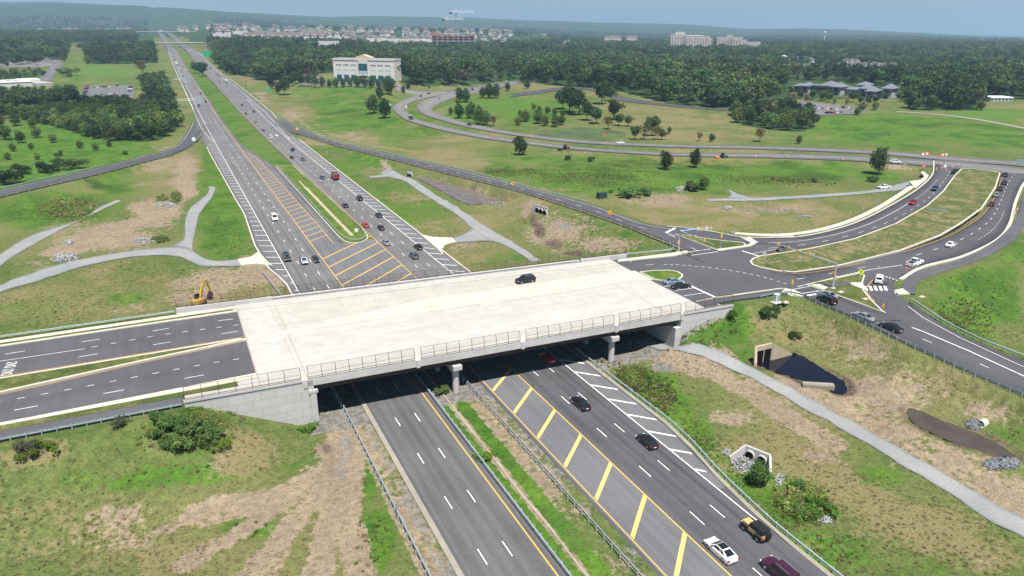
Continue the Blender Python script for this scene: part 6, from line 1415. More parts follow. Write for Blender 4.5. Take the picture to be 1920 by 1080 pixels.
cl = ['by the light pavement strip', 'near the end of the grass strip', 'where the old asphalt ends', 'beside the dark asphalt patch', 'just before the round tree', 'in front of the minivan nose', 'beside the paper-white barrier by the minivan', 'on the painted gore', 'by the white board in the gore', 'nearest the stop line in the gore', 'behind the stop line across the gore', 'furthest along the gore taper', 'paired with the barrier by the minivan', 'first of the line on the loop road', 'second of the line on the loop road', 'alone on the kerb beside the bike path']
for (x, y), lb in zip(cone_px, cl):
    f = at(x, y+3.5, 3.9 if y < 330 else 5.1); root = tag(empty('traffic_drum', f), f'orange and white drum {lb}', 'traffic drum', 'orange drums on the loop road'); 
    m = MB()
    for i in range(5): m.tube((0, 0, .06+i*.24), (0, 0, .06+(i+1)*.24), .34-i*.02, .33-i*.02, 10, i % 2, True)
    m.build('barrel', [M['orange'], M['sign_white']], root); m = MB(); m.tube((0, 0, 0), (0, 0, .08), .45, n=10); m.build('base', M['dark'], root)
f = at(1771, 316, 3.9); m = MB(); m.box((0, 0, .8), (2.2, .3, .5)); m.box((-.8, 0, .4), (.12, .6, .8)); m.box((.8, 0, .4), (.12, .6, .8)); m.box((0, 0, 1.5), (1.0, .12, .9)); o = m.build('road_barrier', M['sign_white']); o.location = f; tag(o, 'white barricade board standing in the painted gore', 'barrier')
for x, y, lab in ((1735, 289, 'orange and white barrier lying on the verge by the meadow'), (1768, 291, 'white barrier block on the far verge')):
    f = at(x, y+1, 3.9); root = tag(empty('road_barrier', f), lab, 'barrier'); m = MB()
    for i in range(4): m.box((i*1.5-2, 0, .5), (1.4, .5, 1.0), 0, (i+x) % 2, taper=.7)
    m.build('barrier_block', [M['orange'], M['sign_white']], root)
def tractor(px, py, body, deck, label, z=None, yaw=.3):
    f = G(px, py); root = tag(empty('mowing_tractor', f, yaw), label, 'tractor')
    m = MB(); m.box((0, 1.2, 1.0), (.9, 1.7, .7)); m.box((0, -.3, .9), (1.2, 1.4, .5)); m.build('body', CAR[body], root)
    m = MB(); m.box((0, -.4, 1.9), (1.3, 1.3, 1.4), taper=.9); m.build('cab', M['glass'], root); m = MB(); m.box((0, -.4, 2.65), (1.5, 1.5, .12)); m.build('roof', CAR[body], root)
    for s in (-1, 1): wheel(root, s*.85, -.7, .75, .42, False); wheel(root, s*.75, 1.6, .45, .3, False)
    m = MB(); m.box((0, -3.2, .5), (3.6, 2.2, .5), taper=.9); m.build('mower_deck', CAR[deck], root)
tractor(1356, 296, 'green', 'orange', 'green tractor with an orange mower deck on the bank below the loop road', yaw=-1.9)
tractor(1061, 280, 'red', 'dark', 'small red machine at the edge of the loop road', yaw=-1.7)
# ------------------------------------------------------------------ trees
def leafmat(name, dark, light, vary=.25):
    k = NT(name); k.b.inputs['Roughness'].default_value = .75; k.b.inputs['Specular IOR Level'].default_value = .15
    a = k.n('ShaderNodeAttribute', attribute_name='tone'); oi = k.n('ShaderNodeObjectInfo')
    col = k.mix(a.outputs['Fac'], dark, light)
    hs = k.n('ShaderNodeHueSaturation'); k.l(col, hs.inputs['Color']); nz_ = k.ramp(k.noise(k.pos(), .012, 3, .6), .35, .65, .66, 1.45); k.l(k.math('MULTIPLY', nz_, k.ramp(oi.outputs['Random'], 0, 1, 1-vary, 1+vary)), hs.inputs['Value'])
    w = k.n('ShaderNodeTexWhiteNoise', noise_dimensions='1D'); k.l(oi.outputs['Random'], w.inputs['W']); k.l(k.ramp(w.outputs['Value'], 0, 1, .475, .515), hs.inputs['Hue'])
    k.l(hs.outputs[0], k.b.inputs['Base Color'])
    tl = k.n('ShaderNodeBsdfTranslucent'); k.l(hs.outputs[0], tl.inputs[0]); mx = k.n('ShaderNodeMixShader'); mx.inputs[0].default_value = .28
    k.l(k.b.outputs[0], mx.inputs[1]); k.l(tl.outputs[0], mx.inputs[2]); k.l(mx.outputs[0], k.t.nodes['Material Output'].inputs[0])
    return k.m
LM = {'broad': leafmat('broadleaf_foliage', (.026, .060, .021), (.074, .122, .038)), 'pine': leafmat('pine_foliage', (.024, .058, .026), (.060, .105, .038)), 'bright': leafmat('bright_shrub_foliage', (.045, .10, .014), (.12, .21, .022), .15),
      'bush': leafmat('dark_shrub_foliage', (.042, .092, .026), (.11, .18, .045), .15), 'rust': leafmat('rusty_foliage', (.095, .085, .03), (.17, .14, .05)), 'purple': leafmat('purple_foliage', (.022, .012, .02), (.05, .025, .04)), 'brown': leafmat('brown_twiggy_foliage', (.055, .065, .035), (.11, .115, .06)),
      'red': leafmat('red_foliage', (.16, .03, .025), (.30, .07, .05)), 'lime': leafmat('lime_foliage', (.10, .13, .02), (.18, .21, .04)), 'weed': leafmat('weed_foliage', (.11, .18, .036), (.24, .32, .08), .3), 'drygrass': leafmat('dry_grass_blades', (.17, .155, .07), (.29, .25, .13), .3)}
def crown(seed, kind, n=900, leaf=.55, asp=1.0):
    """unit tree 1 m tall: cloud of leaf clumps on a set of lobes; returns verts, quads, tone"""
    r = np.random.default_rng(seed)
    if kind == 'broad':
        L = [(r.normal(0, .11), r.normal(0, .11), r.uniform(.42, .82), r.uniform(.15, .23)) for _ in range(15)]+[(0, 0, .6, .3), (0, 0, .45, .24)]
        L = [(x*(1.9 if z < .66 else 1.1), y*(1.9 if z < .66 else 1.1), z, q) for x, y, z, q in L]
    elif kind == 'oval':
        L = [(r.normal(0, .06), r.normal(0, .06), z, q) for z, q in zip(np.linspace(.2, .9, 11), (.15, .2, .23, .25, .26, .25, .24, .21, .17, .13, .09))]+[(r.uniform(-.15, .15), r.uniform(-.15, .15), r.uniform(.3, .6), .13) for _ in range(8)]
    elif kind == 'pine':
        L = []
        for z in np.linspace(.16, .95, 9):
            R = .25*(1-z)+.03
            for _ in range(5 if z < .7 else 3):
                a = r.uniform(0, 6.28); d = R*r.uniform(.3, .9); L.append((d*math.cos(a), d*math.sin(a), z+r.normal(0, .02), R*.5+.03))
    else:  # shrub: wide, several stems
        L = [(r.normal(0, .28), r.normal(0, .28), r.uniform(.25, .72), r.uniform(.18, .3)) for _ in range(13)]
    L = np.array(L); w = L[:, 3]**2; lob = r.choice(len(L), n, p=w/w.sum()); ltone = r.uniform(.0, .75, len(L))
    d = r.normal(size=(n, 3)); d[:, 2] += .25; d /= np.linalg.norm(d, axis=1)[:, None]
    rad = L[lob, 3]*r.uniform(.62, 1.08, n); c = L[lob, :3]+d*rad[:, None]*np.array([1, 1, .85]); c[:, :2] *= asp
    nn = d+r.normal(0, .55, (n, 3)); nn /= np.linalg.norm(nn, axis=1)[:, None]
    t = np.cross(nn, r.normal(size=(n, 3))); t /= np.linalg.norm(t, axis=1)[:, None]; b = np.cross(nn, t)
    s = leaf*r.uniform(.6, 1.35, n)[:, None]*.5; e = r.uniform(.55, 1., n)[:, None]
    V = np.stack([c-t*s-b*s*e*.6, c+t*s*.7-b*s*e, c+t*s+b*s*e*.7, c-t*s*.6+b*s*e], 1).reshape(-1, 3)
    V[:, 2] = np.maximum(V[:, 2], .02); F = np.arange(4*n).reshape(n, 4)
    tone = np.clip(ltone[lob]*.6+r.uniform(0, .55, n), 0, 1); return V, F, tone
def crown_mesh(name, seed, kind, mat, n=900, leaf=.06, asp=1.):
    V, F, tone = crown(seed, kind, n, leaf, asp); o = mesh_np(name, V, F, LM[mat], link=False); me = o.data; bpy.data.objects.remove(o)
    a = me.attributes.new('tone', 'FLOAT', 'FACE'); a.data.foreach_set('value', tone.astype(np.float32)); return me
def trunk_mesh(seed, kind):
    r = random.Random(seed); m = MB(); top = .8 if kind == 'pine' else .55
    p = Vector((0, 0, -.03)); 
    m.tube(p, (r.uniform(-.01, .01), r.uniform(-.01, .01), top*.55), .022, .016, 7); m.tube((0, 0, top*.53), (r.uniform(-.02, .02), 0, top), .016, .008, 6)
    for i in range(5):
        a = i*1.3+r.random(); z = .22+i*.07 if kind != 'shrub' else .05
        m.tube((0, 0, z), (math.cos(a)*.16, math.sin(a)*.16, z+.17), .009, .004, 5)
    o = m.build('trunk', M['bark'], link=False); me = o.data; bpy.data.objects.remove(o); return me
TM = {k: trunk_mesh(i, k) for i, k in enumerate(('broad', 'oval', 'pine', 'shrub'))}
CM = {}
def crowns(key, kind, mat, k=3, n=900, leaf=.06, asp=1.): CM[key] = ([crown_mesh('crown', hash(key) % 97*0+i*7+len(CM)*31, kind, mat, n, leaf, asp) for i in range(k)], kind)
crowns('broad', 'broad', 'broad', 4, 1700, .062); crowns('oval', 'oval', 'broad', 3, 1300, .058, 1.2); crowns('pine', 'pine', 'pine', 3, 800, .06); LM['scrubleaf'] = leafmat('pale_scrub_foliage', (.055, .10, .024), (.125, .18, .044)); crowns('scrub', 'oval', 'scrubleaf', 4, 1000, .075, 1.4)
crowns('bush', 'shrub', 'bush', 3, 1800, .085); crowns('bright', 'shrub', 'bright', 2, 1200, .09); crowns('rust', 'broad', 'rust', 1, 800, .06); crowns('purple', 'oval', 'purple', 1, 800, .06); crowns('brown', 'broad', 'brown', 1, 600, .05)
crowns('red', 'oval', 'red', 1, 600, .07); crowns('lime', 'oval', 'lime', 1, 700, .07); crowns('dense', 'oval', 'broad', 2, 2600, .045, 1.05); crowns('cone', 'oval', 'bush', 1, 2200, .055, 1.5); crowns('dry', 'shrub', 'brown', 1, 900, .07)
CM['wide'] = ([crown_mesh('crown', 900+i, 'shrub', 'pine', 1500, .07) for i in range(2)], 'shrub')
KNAME = {'wide': 'pine_scrub', 'broad': 'broadleaf_tree', 'oval': 'young_tree', 'pine': 'pine_tree', 'scrub': 'bushy_tree', 'bush': 'shrub', 'bright': 'shrub', 'rust': 'autumn_tree', 'purple': 'plum_tree', 'brown': 'bare_twig_tree', 'red': 'red_tree', 'lime': 'lime_tree', 'dense': 'broadleaf_tree', 'cone': 'shrub', 'dry': 'shrub'}
trng = random.Random(21); ntree = [0]
def tree(kind, p, h, label, group=None, wide=1.):
    ms, shape = CM[kind]; nm = KNAME[kind]; shrub = nm in ('shrub', 'pine_scrub')
    root = tag(empty(nm, p, trng.uniform(0, 6.28)), label, 'shrub' if shrub else 'tree', group); s = h*trng.uniform(.95, 1.05)
    root.scale = (s*wide*trng.uniform(.9, 1.12), s*wide*trng.uniform(.9, 1.12), s)
    for nme, me in (('foliage' if shrub else 'crown', trng.choice(ms)), ('stem' if shrub else 'trunk', TM[shape])):
        o = bpy.data.objects.new(nme, me); COL.objects.link(o); o.parent = root
    ntree[0] += 1; return root
def mpp(p): return (Vector((p.x, p.y, p.z-CAM_H)).dot(fwd))/F_PX
def tpx(kind, px, py, hpx, label, group=None, wide=1.):
    p = G(px, py); p.z -= .05; return tree(kind, p, hpx*mpp(p)*1.03, label, group, wide)
one = [('dense', 1647, 327, 52, 'large dense round tree at the roadside by the orange drums'), ('dense', 975, 291, 37, 'dark round tree standing apart below the loop road bend'), ('dense', 1246, 318, 38, 'dark tree below the loop road, first of a matching pair'), ('dense', 1302, 314, 37, 'dark tree below the loop road with the green tractor nearby'), ('rust', 1424, 266, 28, 'brownish airy tree alone in the dry meadow'), ('oval', 1334, 266, 16, 'tiny green tree between two brownish ones in the dry meadow'), ('rust', 1311, 265, 17, 'small tan bush-like tree in the dry meadow'), ('oval', 1498, 270, 17, 'small green tree by itself near the bright meadow'),
 ('purple', 511, 167, 27, 'purple-leaved tree beside the cleared strip'), ('broad', 534, 178, 32, 'green tree right of the purple one at the meadow corner'), ('purple', 522, 176, 22, 'small dark purple tree between green neighbours'), ('oval', 700, 213, 36, 'leaning dark tree at the left of the meadow clump'), ('oval', 722, 222, 36, 'lowest tree of the clump beside the loop bend'), ('oval', 712, 186, 24, 'middle tree of the clump beside the loop bend'), ('oval', 730, 178, 30, 'upper tree of the clump beside the office drive'), ('oval', 757, 174, 14, 'first small tree by the office drive mouth'), ('oval', 765, 168, 15, 'second small tree by the office drive mouth'),
 ('rust', 925, 237, 20, 'orange-leaved small tree inside the loop road'), ('lime', 858, 197, 14, 'yellowish bush-tree inside the loop near the tall pair'), ('rust', 1233, 262, 26, 'rusty tree at the end of the pond clump'), ('brown', 1207, 262, 34, 'grey twiggy tree in the pond clump'), ('rust', 1140, 243, 26, 'yellow-brown tree on the pond bank'), ('oval', 1255, 249, 12, 'tiny tree right of the pond clump'), ('oval', 952, 171, 17, 'small neat tree beside the road beyond the loop'), ('oval', 989, 167, 19, 'single young tree between the two far roads'),
 ('red', 1512, 190, 14, 'red-leaved tree in front of the campus'), ('lime', 1565, 195, 15, 'yellow-green tree by the campus wall, first of two'), ('lime', 1588, 196, 14, 'yellow-green tree by the campus wall, second of two'), ('red', 1486, 186, 10, 'small red tree behind the campus lot'), ('red', 1768, 198, 22, 'rusty red tree on the far wood edge'), ('rust', 118, 108, 20, 'brown-leaved tree by the far lane'), ('rust', 121, 118, 12, 'low brown tree below the larger brown one'), ('rust', 268, 140, 26, 'yellow-brown tree at the end of the mown field'),
 ('broad', 35, 122, 22, 'round tree on the edge of the far grey lot'), ('broad', 69, 123, 20, 'second round tree on the edge of the far grey lot'), ('broad', 380, 144, 27, 'big tree clump growing in the highway median'), ('broad', 368, 138, 22, 'smaller tree behind the big one in the highway median'),
 ('cone', 1422, 911, 52, 'dense dark green cone-shaped shrub in front of the twin pipe culvert'), ('bush', 1441, 592, 20, 'dark sapling in the weedy bank by the control cabinet'), ('bush', 1487, 632, 13, 'small dark shrub alone on the weedy bank'), ('bush', 1492, 918, 17, 'low dark shrub in the ditch beyond the twin pipe culvert'), ('bright', 1535, 962, 26, 'bright lime shrub at the end of the ditch'), ('bush', 1498, 962, 20, 'dark shrub left of the bright lime one in the ditch'), ('bright', 1462, 945, 13, 'small bright shrub in the stony ditch'),
 ('bright', 80, 850, 24, 'bright green bush alone at the start of the bank'), ('bright', 415, 838, 18, 'bright green bush at the edge of the dark shrubs'), ('dry', 225, 800, 22, 'brown withered bush under the footpath guardrail'), ('dry', 50, 848, 26, 'brown withered bush beside the bright green one'), ('bright', 577, 806, 14, 'light green tuft bush at the corner of the abutment wall'), ('bright', 905, 860, 16, 'small bright bush beside the stained swale'), ('bush', 829, 737, 16, 'small dark bush by the median pier'), ('bright', 1370, 590, 15, 'bushy clump at the end of the near wing wall'),
 ('bush', 1176, 371, 20, 'round dark bush in the meadow below the slip road'), ('bush', 1205, 365, 16, 'smaller bush right of the round dark one'), ('scrub', 1319, 356, 26, 'bushy pine by the riprap in the meadow'), ('bush', 1298, 357, 18, 'low bush touching the meadow riprap'), ('bush', 1063, 300, 10, 'little dark bush on the wet meadow'), ('bush', 1108, 303, 10, 'second little dark bush on the wet meadow'), ('bush', 1146, 362, 8, 'tiny bush by the green transformer box'), ('bush', 1527, 342, 10, 'small upright bush on the bright bank'), ('bush', 1636, 340, 14, 'low bush below the large round tree'),
 ('wide', 10, 345, 28, 'wide dark pine scrub at the edge of the lime meadow'), ('wide', 39, 325, 20, 'lone pine scrub in the lime meadow left of two others'), ('wide', 90, 323, 24, 'larger pine scrub in the middle of the lime meadow'), ('wide', 110, 308, 13, 'small pale pine scrub in the lime meadow'), ('wide', 137, 317, 21, 'pine scrub nearest the slip road guardrail'), ('wide', 111, 293, 12, 'low dark pine scrub upper middle of the lime meadow'), ('bush', 234, 290, 8, 'little round bush beside the slip road'), ('bush', 132, 142, 16, 'pair-like bush by the mown field'), ('bush', 116, 139, 12, 'dark bush by the curving lane'), ('bush', 129, 145, 7, 'tiny bush in the mown field corner')]
for a in one: tpx(*a, None, 1.45 if a[0] in ('bush', 'bright', 'wide', 'dry') and a[3] > 12 else 1.)
for x, y, h in ((300, 792, 24), (318, 800, 26), (338, 808, 30), (360, 812, 34), (385, 812, 30), (402, 822, 22), (312, 832, 24), (330, 842, 26), (352, 838, 30), (372, 834, 26), (296, 818, 20), (392, 840, 16)): tpx('bush', x, y, h, 'dark leafy shrub in the thicket on the bank below the footpath', 'shrubs below the footpath', 1.1)
for x, y, h in ((12, 262, 26), (40, 268, 24), (-20, 225, 30), (5, 222, 30), (25, 222, 28), (48, 224, 28), (-40, 255, 28), (70, 258, 22), (100, 268, 18), (60, 280, 13), (25, 284, 16), (150, 278, 15), (180, 282, 14), (0, 240, 24), (30, 236, 24), (62, 240, 20), (205, 276, 12), (-10, 275, 20), (15, 300, 16), (70, 300, 14)): tpx('scrub', x, y, h, 'scattered bushy sapling in the lime meadow beyond the side ramp', 'scattered saplings in the lime meadow')
PT = 'trees around the algae pond'
for x, y, h in ((1068, 212, 52), (1085, 216, 44), (1100, 226, 34), (1055, 205, 40), (1128, 196, 44), (1145, 190, 30), (1150, 225, 38), (1118, 232, 30), (1160, 236, 22), (1178, 237, 20), (1222, 255, 34), (1190, 262, 26), (1240, 262, 20), (1228, 240, 24)): tpx('broad', x, y, h, 'leafy tree in the clump around the algae pond', PT)
for x, y, h in ((972, 235, 18), (985, 228, 22), (1008, 232, 26), (1022, 236, 20), (1040, 238, 24), (1052, 235, 18), (975, 218, 12), (1000, 205, 12), (1012, 208, 10), (1027, 213, 14), (1040, 216, 13), (1055, 218, 11)): tpx('scrub', x, y, h, 'bushy dark evergreen in the row above the algae pond', PT)
for x, y, h in ((862, 191, 26), (873, 192, 26), (862, 222, 28), (882, 222, 32), (897, 234, 36), (911, 235, 28), (845, 215, 14), (905, 184, 20), (918, 185, 28), (930, 184, 26)): tpx('oval', x, y, h, 'planted oval tree on the lawn inside the loop road', 'planted trees inside the loop road')
for x in range(11): tpx('oval', 604+x*13.2, 164+trng.uniform(-1.5, 1.5), trng.uniform(15, 22), 'young tree in the row before the white office', 'young trees before the white office')
for x, y in ((555, 158), (565, 162), (578, 163), (590, 165), (548, 162)): tpx('broad', x, y, trng.uniform(16, 24), 'green tree between the white office and the cleared strip', 'trees left of the white office')
for x, y in ((1480, 178), (1500, 186), (1522, 188), (1540, 190), (1548, 188), (1555, 192), (1600, 192), (1612, 196), (1626, 198), (1640, 196), (1658, 190), (1616, 208), (1607, 216), (1640, 206), (1718, 206), (1745, 206), (1790, 206), (1800, 206), (1838, 207)): tpx('broad' if y < 200 else 'scrub', x, y, trng.uniform(15, 22), 'leafy tree planted around the low-roofed campus', 'trees around the low-roofed campus')
def scatter_poly(P, d, r, k=4000, pred=None):
    """blue-noise points inside a world polygon"""
    xs = [p[0] for p in P]; ys = [p[1] for p in P]; out = []; cell = {}
    A = 0.5*abs(sum(P[i][0]*P[(i+1) % len(P)][1]-P[(i+1) % len(P)][0]*P[i][1] for i in range(len(P)))); n = int(min(k, 5*A/d**2))
    X = r.uniform(min(xs), max(xs), n*3); Y = r.uniform(min(ys), max(ys), n*3); ok = inpoly(X, Y, P)
    for x, y in zip(X[ok], Y[ok]):
        i, j = int(x//d), int(y//d)
        if any((x-a)**2+(y-b)**2 < d*d for u in (-1, 0, 1) for v in (-1, 0, 1) for a, b in cell.get((i+u, j+v), ())): continue
        if pred and not pred(x, y): continue
        cell.setdefault((i, j), []).append((x, y)); out.append((x, y))
    return out
tr2 = np.random.default_rng(4)
def grove(key, kinds, d, h0, h1, label, group, cap):
    pts = scatter_poly(FOREST[key], d, tr2); pts.sort(key=lambda p: math.hypot(*p))
    for x, y in pts[:cap]: tree(kinds[trng.randrange(len(kinds))], V3((x, y, hz(x, y)-.1)), trng.uniform(h0, h1), label, group)
    return pts[cap:]
rest = []
rest += grove('w5', ['scrub', 'scrub', 'scrub', 'broad', 'wide'], 5.2, 4.5, 9.5, 'bushy young tree in the thicket beside the highway ramp', 'young trees in the thicket', 170)
rest += grove('w4', ['broad', 'pine', 'scrub'], 8, 9, 14, 'tall tree in the belt along the inbound carriageway', 'trees in the belt along the inbound carriageway', 30)
rest += grove('w3', ['broad'], 11, 14, 19, 'broad dark oak in the block beside the hedged car park', 'oaks beside the hedged car park', 22)
rest += grove('clump', ['broad', 'scrub'], 9, 8, 13, 'dense tree in the dark clump at the meadow corner', 'trees in the dark meadow clump', 22)
# everything further off reads as one mass of woodland
FP = []
blocks = []
def far_ok(x, y):
    return True
for key, d, h0, h1 in (('n', 8.5, 12, 18), ('w1', 9, 10, 15), ('w2', 8.5, 9, 13), ('w6', 10, 9, 12), ('w7', 8, 4, 7)):
    for x, y in scatter_poly(FOREST[key], d, tr2, 40000):
        FP.append((x, y, tr2.uniform(h0*.65, h1*1.2)*(1+.25*(math.hypot(x, y) > 1500))))
FP += [(x, y, trng.uniform(6, 10)) for x, y in rest]
CLEAR = [[G(*p) for p in q] for q in ([(300, 50), (300, 112), (395, 112), (395, 50)], [(135, 79), (255, 76), (262, 66), (290, 66), (290, 90), (150, 92)], [(0, 92), (265, 80), (268, 86), (0, 101)], [(1468, 150), (1560, 152), (1700, 168), (1700, 216), (1480, 208)], [(592, 140), (770, 140), (760, 170), (592, 166)])]
NC = 0
while NC < 15000:
    a = tr2.uniform(-.75, .75); r = math.sqrt(tr2.uniform(1650**2, 6000**2)); x, y = to_w(math.sin(a)*r, math.cos(a)*r)
    if abs(x-46) < 62: continue
    vb = float(view_x(x, y)[0])
    if 430 < vb < 1130 and 1880 < r < 3300 and tr2.random() > .28: NC += 1; continue
    v = float(vnoise(x, y, 260, 77)); NC += 1
    if v < (.46 if r > 2000 and a < .22 else .30): continue
    FP.append((x, y, tr2.uniform(11, 16)*(.62 if 430 < vb < 1130 and r < 3300 else 1.0+.35*(r > 3000))))
FP = [f for f in FP if not any(inpoly(np.array([f[0]]), np.array([f[1]]), c)[0] for c in CLEAR) and (abs(f[0]-46) > 34)]
FOOT = []
def instances(name, pts, coll_meshes, kind='stuff', label=None, dz=-.2, zs=1.):
    """one object of many instanced clumps (points carry size, turn and pick)"""
    c = bpy.data.collections.new(name+'_kinds')
    for i, me in enumerate(coll_meshes):
        o = bpy.data.objects.new(f'{name}_kind', me); c.objects.link(o)
    pts = np.array(pts); z = hgrid(pts[:, 0], pts[:, 1])+dz
    me = bpy.data.meshes.new(name); me.vertices.add(len(pts)); me.vertices.foreach_set('co', np.stack([pts[:, 0], pts[:, 1], z], 1).astype(np.float32).ravel())
    r = np.random.default_rng(3)
    sc = me.attributes.new('size', 'FLOAT_VECTOR', 'POINT'); w = r.uniform(.85, 1.25, len(pts)); sc.data.foreach_set('vector', np.stack([pts[:, 2]*w, pts[:, 2]*w, pts[:, 2]*zs], 1).astype(np.float32).ravel())
    ro = me.attributes.new('turn', 'FLOAT_VECTOR', 'POINT'); ro.data.foreach_set('vector', np.stack([np.zeros(len(pts)), np.zeros(len(pts)), r.uniform(0, 6.28, len(pts))], 1).astype(np.float32).ravel())
    ix = me.attributes.new('pick', 'INT', 'POINT'); ix.data.foreach_set('value', r.integers(0, len(coll_meshes), len(pts)).astype(np.int32))
    ob = bpy.data.objects.new(name, me); COL.objects.link(ob); ob['kind'] = kind
    if label: ob['label'] = label
    g = bpy.data.node_groups.new(name, 'GeometryNodeTree'); g.interface.new_socket('Geometry', in_out='INPUT', socket_type='NodeSocketGeometry'); g.interface.new_socket('Geometry', in_out='OUTPUT', socket_type='NodeSocketGeometry')
    gi, go = g.nodes.new('NodeGroupInput'), g.nodes.new('NodeGroupOutput'); ip = g.nodes.new('GeometryNodeInstanceOnPoints'); ci = g.nodes.new('GeometryNodeCollectionInfo')
    ci.inputs['Collection'].default_value = c; ci.inputs['Separate Children'].default_value = True; ci.inputs['Reset Children'].default_value = True
    def na(n, t):
        a = g.nodes.new('GeometryNodeInputNamedAttribute'); a.data_type = t; a.inputs['Name'].default_value = n; return a.outputs['Attribute']
    l = g.links.new; l(gi.outputs[0], ip.inputs['Points']); l(ci.outputs[0], ip.inputs['Instance']); ip.inputs['Pick Instance'].default_value = True
    l(na('pick', 'INT'), ip.inputs['Instance Index']); l(na('turn', 'FLOAT_VECTOR'), ip.inputs['Rotation']); l(na('size', 'FLOAT_VECTOR'), ip.inputs['Scale']); l(ip.outputs[0], go.inputs[0])
    md_ = ob.modifiers.new('scatter', 'NODES'); md_.node_group = g; return ob
LM['weed2'] = leafmat('olive_foliage', (.04, .07, .024), (.095, .13, .042))
def farmesh(key, seed, kind, mat, n, leaf): return crown_mesh('far_crown', seed, kind, mat, n, leaf)
FAR = [farmesh('f', 100+i, 'broad', m_, 420, .10) for i, m_ in enumerate(('broad', 'broad', 'broad', 'broad', 'pine'))]+[farmesh('g', 140, 'pine', 'pine', 300, .09), farmesh('h', 141, 'broad', 'brown', 260, .08), farmesh('i', 142, 'broad', 'broad', 420, .1), farmesh('j', 143, 'broad', 'broad', 420, .1), farmesh('k', 144, 'oval', 'broad', 420, .1), farmesh('l', 145, 'broad', 'weed2', 420, .1), farmesh('m', 146, 'broad', 'scrubleaf', 420, .1)]
# tall weeds and grass tussocks on the near banks
def blades(seed, n, mat, h=1., spread=.5):
    r = np.random.default_rng(seed); V = []; F = []
    for i in range(n):
        a = r.uniform(0, 6.28); d = r.uniform(0, spread); c = np.array([math.cos(a)*d, math.sin(a)*d, 0]); ln = r.uniform(.5, 1.)*h; la = r.uniform(0, 6.28); lean = np.array([math.cos(la), math.sin(la), 0])*r.uniform(.1, .45)*ln; w = np.array([-math.sin(la), math.cos(la), 0])*r.uniform(.04, .09)
        k = len(V); V += [c-w, c+w, c+lean*.5+w*1.1+[0, 0, ln*.6], c+lean*.5-w*1.1+[0, 0, ln*.6], c+lean+w*.2+[0, 0, ln], c+lean-w*.2+[0, 0, ln]]; F += [(k, k+1, k+2, k+3), (k+3, k+2, k+4, k+5)]
    o = mesh_np('tussock', V, F, LM[mat], link=False); me = o.data; bpy.data.objects.remove(o)
    t = me.attributes.new('tone', 'FLOAT', 'FACE'); t.data.foreach_set('value', np.repeat(r.uniform(0, 1, n), 2).astype(np.float32)); return me
near_k = (RG > 62) & (RG < 330) & (np.abs(AA) < .80)
def free(i, j): return dE[i, j] > 3 and not any(ins[i, j] for _, ins in PATHS.values())
I, J = np.nonzero(near_k); wgt = np.clip(CV[I, J, WEED]*1.3+CV[I, J, LUSH]*.3-.18, 0, 1)*(RG[I, J]/120)**.7
inwater = np.zeros(GXw.shape, bool)
for P_, z_ in PONDS.values(): inwater |= inpoly(GXw, GYw, P_)
onroad = ((GYw < 125) & (GXw > 20) & (GXw < 48)) | (dE < 2.6) | (dH < 2.0) | inwater
for _, ins in PATHS.values(): onroad |= ins
wgt = wgt*~onroad[I, J]; pick = tr2.choice(len(I), 7500, p=wgt/wgt.sum())
pts = [(GXw[I[k_], J[k_]]+tr2.uniform(-.6, .6), GYw[I[k_], J[k_]]+tr2.uniform(-.6, .6), tr2.uniform(.3, .75)*(1.5 if CV[I[k_], J[k_], WEED] > .5 else .7)) for k_ in pick]
instances('weeds', pts, [blades(1, 26, 'weed'), blades(2, 30, 'weed', 1., .8), crown_mesh('weed_clump', 9, 'shrub', 'weed', 90, .26), crown_mesh('weed_clump', 10, 'shrub', 'bright', 80, .24), crown_mesh('weed_clump', 11, 'shrub', 'drygrass', 80, .2), blades(7, 30, 'drygrass', 1., .8)], label='tall green weeds on the banks', dz=-.03)
wgt = np.clip(.35+CV[I, J, DRY]-CV[I, J, DIRT]*.5-CV[I, J, GRAV], 0.02, 1)*~onroad[I, J]*(RG[I, J] < 230)*(np.abs(GXw[I, J]-30) > 14)*((RG[I, J]/120)**.7); pick = tr2.choice(len(I), 9000, p=wgt/wgt.sum())
pts = [(GXw[I[k_], J[k_]]+tr2.uniform(-.6, .6), GYw[I[k_], J[k_]]+tr2.uniform(-.6, .6), tr2.uniform(.15, .34)) for k_ in pick]
instances('grass', pts, [blades(3, 22, 'drygrass', 1., .9), blades(4, 24, 'drygrass', 1., .9), blades(5, 18, 'drygrass', .8, 1.1)], label='dry grass tussocks on the rough ground', dz=-.03)
